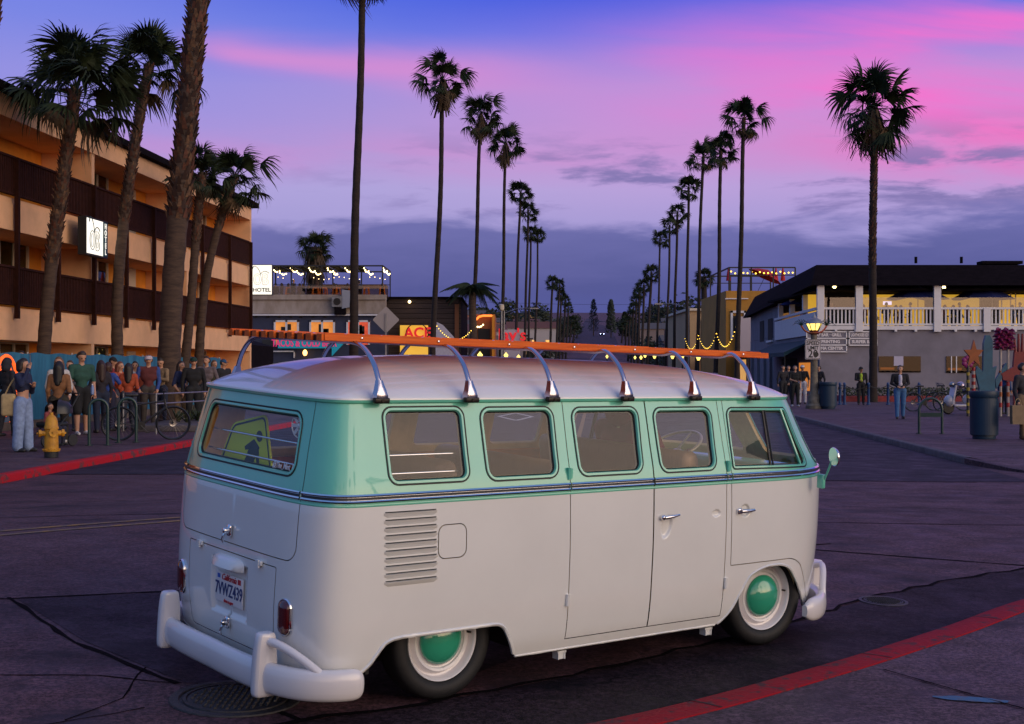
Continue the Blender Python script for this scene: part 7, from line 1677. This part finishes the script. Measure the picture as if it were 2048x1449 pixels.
# --- number plate, its lamp hood
p0 = vS(np.array(0.0), np.array(.53)); 
M_plate = mat('plate_white', (.72, .70, .70), .4); M_pblue = mat('plate_blue', (.02, .04, .16), .5); M_pred = mat('plate_red', (.45, .02, .03), .5); M_pblu2 = mat('plate_sticker', (.03, .12, .5), .5)
pl = MB().rbox((p0[0] - .012, 0, .524), (.008, .305, .155), .003).build('number_plate', M_plate, lid, smooth=40)
fx = lambda y, z, o=.0: facing((p0[0] - .0175 - o, y, z), (-1, 0, 0))
text('7VWZ439', .094, M_pblue, pl, fx(0, .515), 'plate_number', .0012, .0008, sx=.78); text('California', .046, M_pred, pl, fx(0, .580), 'plate_state', .0012, .0004, sx=.95, shear=.4)
text('dmv.ca.gov', .024, M_pred, pl, fx(0, .459), 'plate_motto', .0012, .0006)
MB().box((p0[0] - .017, .118, .580), (.002, .030, .022)).build('sticker', M_pblu2, pl); MB().box((p0[0] - .017, -.118, .580), (.002, .032, .026)).build('sticker', M_pred, pl)
b = MB(); V = []; F = []; n = 16
for i in range(n + 1):
    y = -.165 + .33 * i / n; e = math.sqrt(max(0, 1 - abs(2 * i / n - 1) ** 3.0))
    for (dx, z) in ((0.0, .700 - .02 * (1 - e)), (-.022 * e, .697 - .02 * (1 - e)), (-.050 * e, .672), (-.056 * e, .645), (-.040 * e, .636), (.0, .640)): V.append((p0[0] - .016 + dx, y, z))
for i in range(n):
    for j in range(5): F.append((i * 6 + j, i * 6 + j + 1, (i + 1) * 6 + j + 1, (i + 1) * 6 + j))
b.add(V, F).build('plate_lamp_hood', MV_w, lid, smooth=60)
# --- bumpers
MV_bw = mat('bumper_white_paint', (.74, .71, .71), .3, coat=.7, crough=.04)
def bumper(sign, xo, name):
    """sign -1 rear, +1 front; path in plan, blade profile swept along it"""
    half = [(-.955, 0), (-.935, -.30), (-.80, -.58), (-.66, -.735), (-.52, -.82), (-.36, -.862)] if sign > 0 else [(-.955, 0), (-.957, -.20), (-.952, -.40), (-.935, -.56), (-.90, -.69), (-.845, -.79), (-.765, -.858), (-.68, -.888), (-.60, -.895)]
    P = catmull([(x, -y) for x, y in half[::-1]] + half[1:], 4); prof = [(-.030, -.070), (.022, -.080), (.042, -.060), (.050, 0.0), (.042, .058), (.022, .080), (-.030, .074)]
    n = len(P); V = []; F = []; k = len(prof); rows = []
    for i, p in enumerate(P):
        d = P[min(i + 1, n - 1)] - P[max(i - 1, 0)]; d /= np.linalg.norm(d); nn = np.array([-d[1], d[0]])
        if nn @ (p - np.array([0.0, 0])) < 0: nn = -nn
        e = min(i, n - 1 - i); sc = (.45, .80, .95)[e] if e < 3 else 1.0
        for (o, h) in prof:
            q = p + nn * (o * sc if o > 0 else o * sc); x = q[0] if sign < 0 else (-q[0] + xo); V.append((x, q[1], .212 + h * sc))
    for i in range(n - 1):
        for j in range(k): f = (i * k + j, (i + 1) * k + j, (i + 1) * k + (j + 1) % k, i * k + (j + 1) % k); F.append(f if sign < 0 else f[::-1])
    F += [tuple(range(k)), tuple((n - 1) * k + j for j in range(k))[::-1]]
    bo = MB().add(V, F).build(name, MV_bw, van, smooth=55); md = bo.modifiers.new('round', 'SUBSURF'); md.levels = 1; md.render_levels = 1
    X = lambda x: x if sign < 0 else (-x + xo)
    for sg in (-1, 1):
        # overrider blade: a rounded tapered block
        V = []; F = []; lev = [(.118, .86), (.124, 1.0), (.20, 1.0), (.30, .96), (.37, .86), (.415, .74), (.428, .62)]; ring_ = [(-.058, -.036), (-.064, -.018), (-.066, 0), (-.064, .018), (-.058, .036), (.0, .043), (.062, .036), (.064, 0), (.062, -.036), (.0, -.043)]
        for (z, sc) in lev:
            for (dx, dy) in ring_: V.append((X(-.945 + dx * (sc if dx < 0 else .95 * sc) - (.0 if z > .2 else 0)), sg * (.560 if sign < 0 else .46) + dy * (.8 + .2 * sc), z))
        k = len(ring_)
        for i in range(len(lev) - 1):
            for j in range(k): F.append((i * k + j, i * k + (j + 1) % k, (i + 1) * k + (j + 1) % k, (i + 1) * k + j))
        F += [tuple(range(k))[::-1], tuple((len(lev) - 1) * k + j for j in range(k))]
        ov = MB().add(V, F).build('overrider', MV_bw, bo, smooth=60); md = ov.modifiers.new('round', 'SUBSURF'); md.levels = 1; md.render_levels = 1
        pts = catmull([(X(-.90), sg * .50, .40), (X(-.875), sg * .57, .415), (X(-.80), sg * .645, .385), (X(-.72), sg * .71, .30), (X(-.70), sg * .735, .215)], 4) if sign > 0 else catmull([(X(-.945), sg * .575, .385), (X(-.925), sg * .64, .382), (X(-.885), sg * .735, .350), (X(-.825), sg * .825, .290), (X(-.775), sg * .868, .232), (X(-.765), sg * .872, .205)], 4)
        MB().tube(pts, .0215, 10).build('guard_tube', MV_bw, bo, smooth=60)
    return bo
bumper(-1, 0, 'rear_bumper'); bumper(1, 2.29, 'front_bumper')
# --- sill, wheel arches, underside
def lip(path, m, nm, r=.008, off=-.003):
    MB().tube(Pside(np.array(path), off, 1), r, 6).build(nm, m, van, smooth=60); MB().tube(Pside(np.array(path), off, -1), r, 6).build(nm, m, van, smooth=60)
arc_r = [p for p in bot if 1.02 < p[0] < 1.99]; arc_f = [p for p in bot if 3.50 < p[0] < 4.46]
lip(arc_r, MV_w, 'wheel_arch_lip', .011); lip(arc_f, MV_w, 'wheel_arch_lip', .009); lip([p for p in bot if 1.98 < p[0] < 3.52], MV_w, 'sill_edge', .008); lip([p for p in bot if p[0] < 1.03], MV_w, 'apron_edge', .007); lip([p for p in bot if p[0] > 4.45], MV_w, 'apron_edge', .007)
b = MB()
for sg in (-1, 1):
    b.box((1.15, sg * .47, .42), (3.4, .02, .38))
    for (x0, x1, zt) in ((-.50, .46, .56), (1.90, 2.70, .60)):
        b.box(((x0 + x1) / 2, sg * .62, zt), (x1 - x0, .32, .02)); b.box((x0, sg * .62, .39), (.02, .30, .36)); b.box((x1, sg * .60, .39), (.02, .26, .36))
b.box((1.16, 0, .225), (1.38, 1.56, .03)); b.box((-.1, 0, .235), (1.3, .90, .03)); b.box((2.3, 0, .235), (1.1, .9, .03)); b.box((-.05, 0, .17), (.9, .5, .12)); b.tube([(0, -.62, .30), (0, .62, .30)], .04, 8); b.tube([(2.4, -.62, .30), (2.4, .62, .30)], .035, 8); b.tube([(2.46, -.62, .37), (2.46, .62, .37)], .03, 8)
b.build('underside', MV_dark, van)
for x in (.72, 1.86):
    b = MB(); b.box((x, -.775, .178), (.06, .05, .012)); b.box((x, -.79, .160), (.05, .006, .045)); b.box((x - .022, -.775, .16), (.006, .05, .045)); b.box((x + .022, -.775, .16), (.006, .05, .045)); b.build('jacking_point', MV_w, van)
# --- wheels
M_tyre = mat('tyre', (.013, .013, .014), .62, var=.2, vscale=30, spec=.4); M_cap = mat('hubcap_mint', (.035, .36, .215), .14, coat=1.0, crough=.02)
def wheel(x, y, side, steer, camber):
    o = MB(); e = side   # local: axis y, outward = -side*? outward is sign of y
    out = -1 if y < 0 else 1
    prof = lambda L_: [(r, out * h) for r, h in L_]
    b = MB(); b.lathe(prof([(.07, .030), (.095, .036), (.128, .034), (.138, .026), (.146, .028), (.150, .040), (.162, .044), (.172, .030), (.180, .014), (.190, .018), (.197, .045), (.206, .058), (.211, .060), (.214, .055), (.213, .045)]), 56, axis='y')
    w = b.build('wheel', MV_bw, van, smooth=45); w.location = (x, y, .312); w.rotation_euler = (out * camber, 0, steer)
    MB().lathe(prof([(.212, .052), (.222, .066), (.245, .078), (.272, .078), (.292, .068), (.301, .056), (.306, .030), (.307, 0), (.306, -.05), (.300, -.078), (.28, -.094), (.24, -.094), (.21, -.08)]), 64, axis='y').build('tyre', M_tyre, w, smooth=40)
    MB().lathe(prof([(.126, .034), (.130, .042), (.126, .050), (.112, .064), (.085, .080), (.05, .091), (.02, .095), (0, .0955)]), 48, axis='y').build('hubcap', M_cap, w, smooth=60)
    MB().tube([(.172, out * .03, .02), (.176, out * .06, .02)], .006, 6).build('valve', MV_rub, w)
    return w
wheel(-.02, -.665, 1, 0, R_(2.0)); wheel(-.02, .665, -1, 0, R_(2.0)); wheel(2.40, -.695, 1, R_(-5), R_(1)); wheel(2.40, .695, -1, R_(-5), R_(1))
# --- roof rack
M_slat = mat('rack_wood_orange', (.86, .165, .016), .55, col2=(.62, .095, .010), vscale=7, stretch=(.6, 9, 9), spec=.25)
M_alu = mat('rack_bow_metal', (.50, .48, .56), .18, 1.0)
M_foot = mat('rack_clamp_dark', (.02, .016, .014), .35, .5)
rack = empty('roof_rack'); rack.parent = van
ys_ = np.linspace(-.505, .475, 11)
rb = [-.482, .059, .600, 1.142, 1.683, 2.188]
def slat(y, x0, x1, w, zoff, m=M_slat, name='rack_slat'):
    xs_ = np.linspace(x0, x1, 24); V = []; F = []
    zc = lambda x: 1.848 - .0135 * (x + .66) + zoff
    for x in xs_:
        for (dy, dz) in ((-w / 2, -.017), (w / 2, -.017), (w / 2 - .002, .017), (-w / 2 + .002, .017)): V.append((x, y + dy, zc(x) + dz))
    for i in range(23):
        for j in range(4): F.append((i * 4 + j, i * 4 + (j + 1) % 4, (i + 1) * 4 + (j + 1) % 4, (i + 1) * 4 + j))
    F += [(3, 2, 1, 0), (92, 93, 94, 95)]; return MB().add(V, F).build(name, m, rack_first)
# first the bows: the rack's own mesh is its metal bows
bpy.data.objects.remove(rack)
rack_first = None
bows = MB()
for x in rb:
    zt = 1.848 - .0135 * (x + .66) - .0185
    half = [(-.776, 1.572), (-.772, 1.615), (-.752, 1.665), (-.715, 1.725), (-.66, 1.775), (-.59, 1.812), (-.50, zt), (-.3, zt), (0, zt)]
    P = [(x, y, z) for y, z in half] + [(x, -y, z) for y, z in half[::-1][1:]]
    bows.tube(catmull(P, 3), .0115, 8, sy=1.25)
rack_first = bows.build('roof_rack', M_alu, van, smooth=60)
for i, y in enumerate(ys_): slat(y, -.68 + (0.0 if i % 2 else .006), 2.60, .052, 0)
for yy in (ys_[:-1] + ys_[1:]) / 2: MB().box((-.655, yy, 1.846), (.02, .046, .030)).build('slat_gap_shade', M_foot, rack_first)  # dark blocks added between slat ends stand in for the shade in the gaps
slat(-.532, -.66, 2.52, .012, .004, name='rack_rail'); slat(.502, -.66, 2.52, .012, .004, name='rack_rail')
for x in rb:
    for sg in (-1, 1):
        b = MB(); V = []; F = []
        for (z, w, d) in ((1.562, .034, .024), (1.575, .032, .026), (1.60, .025, .022), (1.635, .016, .017), (1.650, .013, .015)):
            yy = -.776 + max(0, (z - 1.60)) * .25
            for (dx, dy) in ((-1, -1), (-.4, -1.25), (.4, -1.25), (1, -1), (1, .8), (-1, .8)): V.append((x + dx * w, sg * (yy + dy * d), z))
        for i in range(4):
            for j in range(6): F.append((i * 6 + j, i * 6 + (j + 1) % 6, (i + 1) * 6 + (j + 1) % 6, (i + 1) * 6 + j))
        F += [tuple(range(6)), tuple(24 + j for j in range(6))]
        ft = b.add(V, F).build('rack_foot', M_alu, rack_first, smooth=50)
        b = MB(); b.rbox((x, sg * -.797 if False else sg * (-.792), 1.552), (.086, .030, .028), .007); b.tube([(x, sg * -.80, 1.552), (x, sg * -.812, 1.552)], .008, 8); b.build('clamp', M_foot, ft, smooth=50)
    b = MB()
    for y in ys_[::2]: b.lathe([(0, .0205), (.007, .019), (.009, .0165)], 8, (x, y, 1.848 - .0135 * (x + .66)))
    b.build('bolt', MV_chr, rack_first, smooth=50)
# bolts on the near rail
for x in np.linspace(-.45, 2.35, 7):
    MB().lathe([(0, -.547), (.006, -.545), (.008, -.538)], 8, (x, 0, 1.850 - .0135 * (x + .66)), 'y').build('bolt', MV_chr, rack_first, smooth=50)
# --- door mirrors
for sg in (-1, 1):
    b = MB(); b.rbox((2.735, sg * -.885 * -1 if False else sg * .885, 1.03), (.03, .05, .09), .008)
    ar = b.build('mirror_bracket', MV_g, cabs[1 if sg < 0 else -1], smooth=50)
    MB().tube(catmull([(2.735, sg * .91, 1.045), (2.735, sg * .935, 1.10), (2.730, sg * .965, 1.165), (2.725, sg * .985, 1.19)], 4), .007, 8).build('mirror_arm', MV_g, ar, smooth=60)
    b = MB(); b.lathe([(0, .030), (.03, .026), (.052, .012), (.060, 0), (.058, -.006)], 28, axis='x'); mh = b.build('mirror_head', MV_chr, ar, smooth=60); mh.location = (2.715, sg * .995, 1.195); mh.rotation_euler = (0, R_(-6), sg * R_(22))
    g = MB().lathe([(.058, -.0055), (0, -.0055)], 28, axis='x').build('mirror_glass', MV_chr, ar, smooth=60); g.location = mh.location; g.rotation_euler = mh.rotation_euler
# --- interior
it = MB(); it.box((1.2, 0, .46), (3.3, .92, .02)); it.box((1.18, 0, .462), (1.36, 1.58, .018)); it.build('cabin_floor', MV_wood, van)
b = MB(); b.box((-.36, 0, .74), (.86, 1.50, .03)); b.box((.065, 0, .56), (.02, 1.5, .36)); b.build('engine_deck', MV_wood, van)
def bench(x, name, w=1.35, zc=.62):
    b = MB(); b.rbox((x, 0, zc), (.46, w, .16), .05); b.rbox((x, 0, zc - .16), (.40, w - .1, .18), .02); s_ = b.build('bench_seat', MV_seat, van, smooth=60)
    b = MB(); V = []; F = []
    for k in range(2):
        pass
    b.rbox((0, 0, .26), (.13, w, .50), .05); o = b.build('backrest', MV_seat, s_, smooth=60); o.location = (x - .20, 0, zc + .06); o.rotation_euler = (0, R_(-10), 0)
    return s_
bench(.32, 'a', 1.30, .66); bench(1.12, 'b', 1.20, .62); bench(2.05, 'c', 1.42, .66)
b = MB(); b.box((1.78, 0, .62), (.03, 1.62, .54)); b.build('bulkhead', MV_lin, van)
for sg in (-1, 1):
    b = MB(); b.box((.9, sg * .808, .83), (2.7, .012, .56)); b.build('side_trim_panel', MV_wood, van)
b = MB(); b.rbox((2.90, 0, 1.03), (.20, 1.36, .12), .04); b.build('dashboard', MV_g, van, smooth=60)
sw = MB(); sw.tube([(.205 * math.cos(t), .205 * math.sin(t), 0) for t in np.linspace(0, 2 * PI, 36, endpoint=False)], .011, 8, closed=True)
sw.tube([(-.2, 0, -.0), (0, 0, -.05), (.2, 0, 0)], .009, 6); sw.lathe([(.0, -.03), (.04, -.04), (.05, -.06)], 16); sw.tube([(0, 0, -.05), (0, 0, -.55)], .018, 8)
M_ivory = mat('ivory_plastic', (.50, .47, .42), .3); o = sw.build('steering_wheel', M_ivory, van, smooth=60); o.location = (2.70, .40, 1.135); o.rotation_euler = (0, R_(-28), 0)
# window guard rails
for z in (1.205, 1.292): MB().tube(Pside(np.array([(1.175, z), (1.60, z)]), -.055, 1), .006, 8).build('guard_rail', MV_chr, van, smooth=60)
for z in (1.225, 1.33):
    MB().tube(Pside(np.array([(s, z) for s in np.linspace(-.57, .57, 12)]), -.06, 1), .006, 8).build('guard_rail', MV_chr, hatch, smooth=60)
# round chrome fans fixed inside two windows
def fan(p, rot, nm='window_fan'):
    b = MB(); b.tube([(.062 * math.cos(t), .062 * math.sin(t), 0) for t in np.linspace(0, 2 * PI, 28, endpoint=False)], .004, 6, closed=True)
    for k in range(8): t = 2 * PI * k / 8; b.bar((.020 * math.cos(t), .020 * math.sin(t), 0), (.058 * math.cos(t), .058 * math.sin(t), 0), .018, .006)
    b.lathe([(0, .012), (.012, .010), (.017, 0), (.012, -.008)], 14); o = b.build(nm, mat('fan_bright', (.85, .84, .80), .25, .3), van, smooth=50); o.location = p; o.rotation_euler = rot; return o
p = Pside(np.array([(.478, 1.415)]), -.05, 1)[0]; fan(p, (R_(90), 0, R_(-80)))
fan((.55, .72, 1.44), (R_(90), 0, R_(0)))
# camera-side decal on the hatch glass
M_dec = mat('decal_white', (.75, .75, .75), .5)
q = Pside(np.array([(.455, 1.208)]), -.0105, 1)[0]; nn = vN(np.array(.455), np.array(1.208)); text('@The_Mint_Bus', .040, M_dec, hatch, facing(q, nn), 'glass_decal', .0006, .0006, sx=.85)
# --- yellow-green pedestrian crossing sign lying in the back of the van
M_fy = mat('sign_fluoro', (.66, .78, .01), .5); M_blk = mat('sign_black', (.012, .012, .012), .5)
sg_ = thing('crossing_sign', 'yellow-green pedestrian crossing sign propped inside the rear window of the van', 'sign', (0, 0, 0)); sg_.parent = None
pent = [(-.25, -.22), (.25, -.22), (.25, .06), (0, .30), (-.25, .06)]
pl_ = MB().prism([tuple(p) for p in rpoly(pent, .035, 4)], 'y', -.004, .004).build('sign_plate', M_fy, sg_)
b = MB(); o_ = rpoly([(x * .95, y * .95) for x, y in pent], .03, 4); i_ = rpoly([(x * .90, y * .90) for x, y in pent], .026, 4); n = len(o_)
b.add([(p[0], -.0055, p[1]) for p in o_] + [(p[0], -.0055, p[1]) for p in i_], [(j, (j + 1) % n, n + (j + 1) % n, n + j) for j in range(n)]); b.build('sign_border', M_blk, sg_)
b = MB()
for poly in ([(-.035, .02), (.045, .03), (.05, .115), (-.02, .12)], [(-.03, .025), (.012, .025), (.02, -.09), (-.085, -.20), (-.115, -.185), (-.035, -.075)], [(.012, .03), (.045, .03), (.06, -.07), (.115, -.175), (.085, -.195), (.02, -.08)], [(.04, .11), (.055, .095), (.105, .03), (.09, .015), (.04, .06)], [(-.02, .118), (-.035, .095), (-.075, .03), (-.06, .018), (-.01, .06)]): b.prism(poly, 'y', -.0065, -.0045)
b.lathe([(0, -.0065), (.030, -.0065), (.030, -.0045)], 18, (.015, 0, .165), 'y'); b.build('sign_figure', M_blk, sg_)
Mv = van.matrix_basis.copy(); 
sg_.matrix_world = Matrix.Translation((-.7934, 7.4464, -.0603)) @ Euler((.0457, .0090, .6602)).to_matrix().to_4x4() @ Matrix.Translation((-.655, .235, 1.17)) @ Euler((0, R_(12), R_(-86))).to_matrix().to_4x4() @ Matrix.Rotation(R_(20), 4, 'Y')
# ------------------------------------------------------------------ driver
VM = Matrix.Translation((-.7934, 7.4464, -.0603)) @ Euler((.0457, .0090, .6602)).to_matrix().to_4x4()
person('driver in maroon hooded top at the wheel inside the van', None, 0, 1.80, (.26, .030, .055), (.02, .02, .03), seated=True, hood=True, arms={1: ((.155, .07, .66), (.10, .20, .70)), -1: ((-.155, .07, .66), (-.10, .20, .70))}, parent=VM @ Matrix.Translation((2.24, .40, .235)) @ Matrix.Rotation(-PI / 2, 4, 'Z'), wide=1.15)
# ------------------------------------------------------------------ behind the viewer: mirrored palms, and an unseen wall and building added for reflections
for k, (x, y, h) in enumerate(((16, -14, 10), (23, -12, 12), (9, -22, 11), (31, -18, 13), (2, -26, 11), (-8, -24, 12), (38, -8, 12))):
    palm('palm behind the viewer mirrored in the van side, %s' % ('near right', 'right', 'middle', 'far right', 'straight behind', 'behind to the left', 'rightmost')[k], (x, y, 0), (x + .5, y, h), .2, .15, 3.6, 22, False, seed=200 + k, group='palms behind the viewer')
sea = thing('mirror_sea_wall', 'unseen low sea wall added behind the viewer to reflect in the van', 'wall', (10, -34, 0)); MB().box((0, 0, .5), (120, .5, 1.0)).build('wall', M_conc2, sea); MB().box((0, -.02, 1.03), (120, .7, .08)).build('coping', M_conc2, sea)
lt_ = thing('mirror_building', 'unseen dark low building added behind the viewer to reflect in the van', 'building', (26, -30, 0)); MB().box((0, 0, 2.0), (14, 6, 4.0)).build('wall', M_greyw, lt_); MB().box((0, 0, 4.15), (15, 7, .3)).build('roof', M_roofd, lt_); MB().box((-3, 3.05, 2.2), (3, .1, 1.6)).build('window', M_room, lt_)
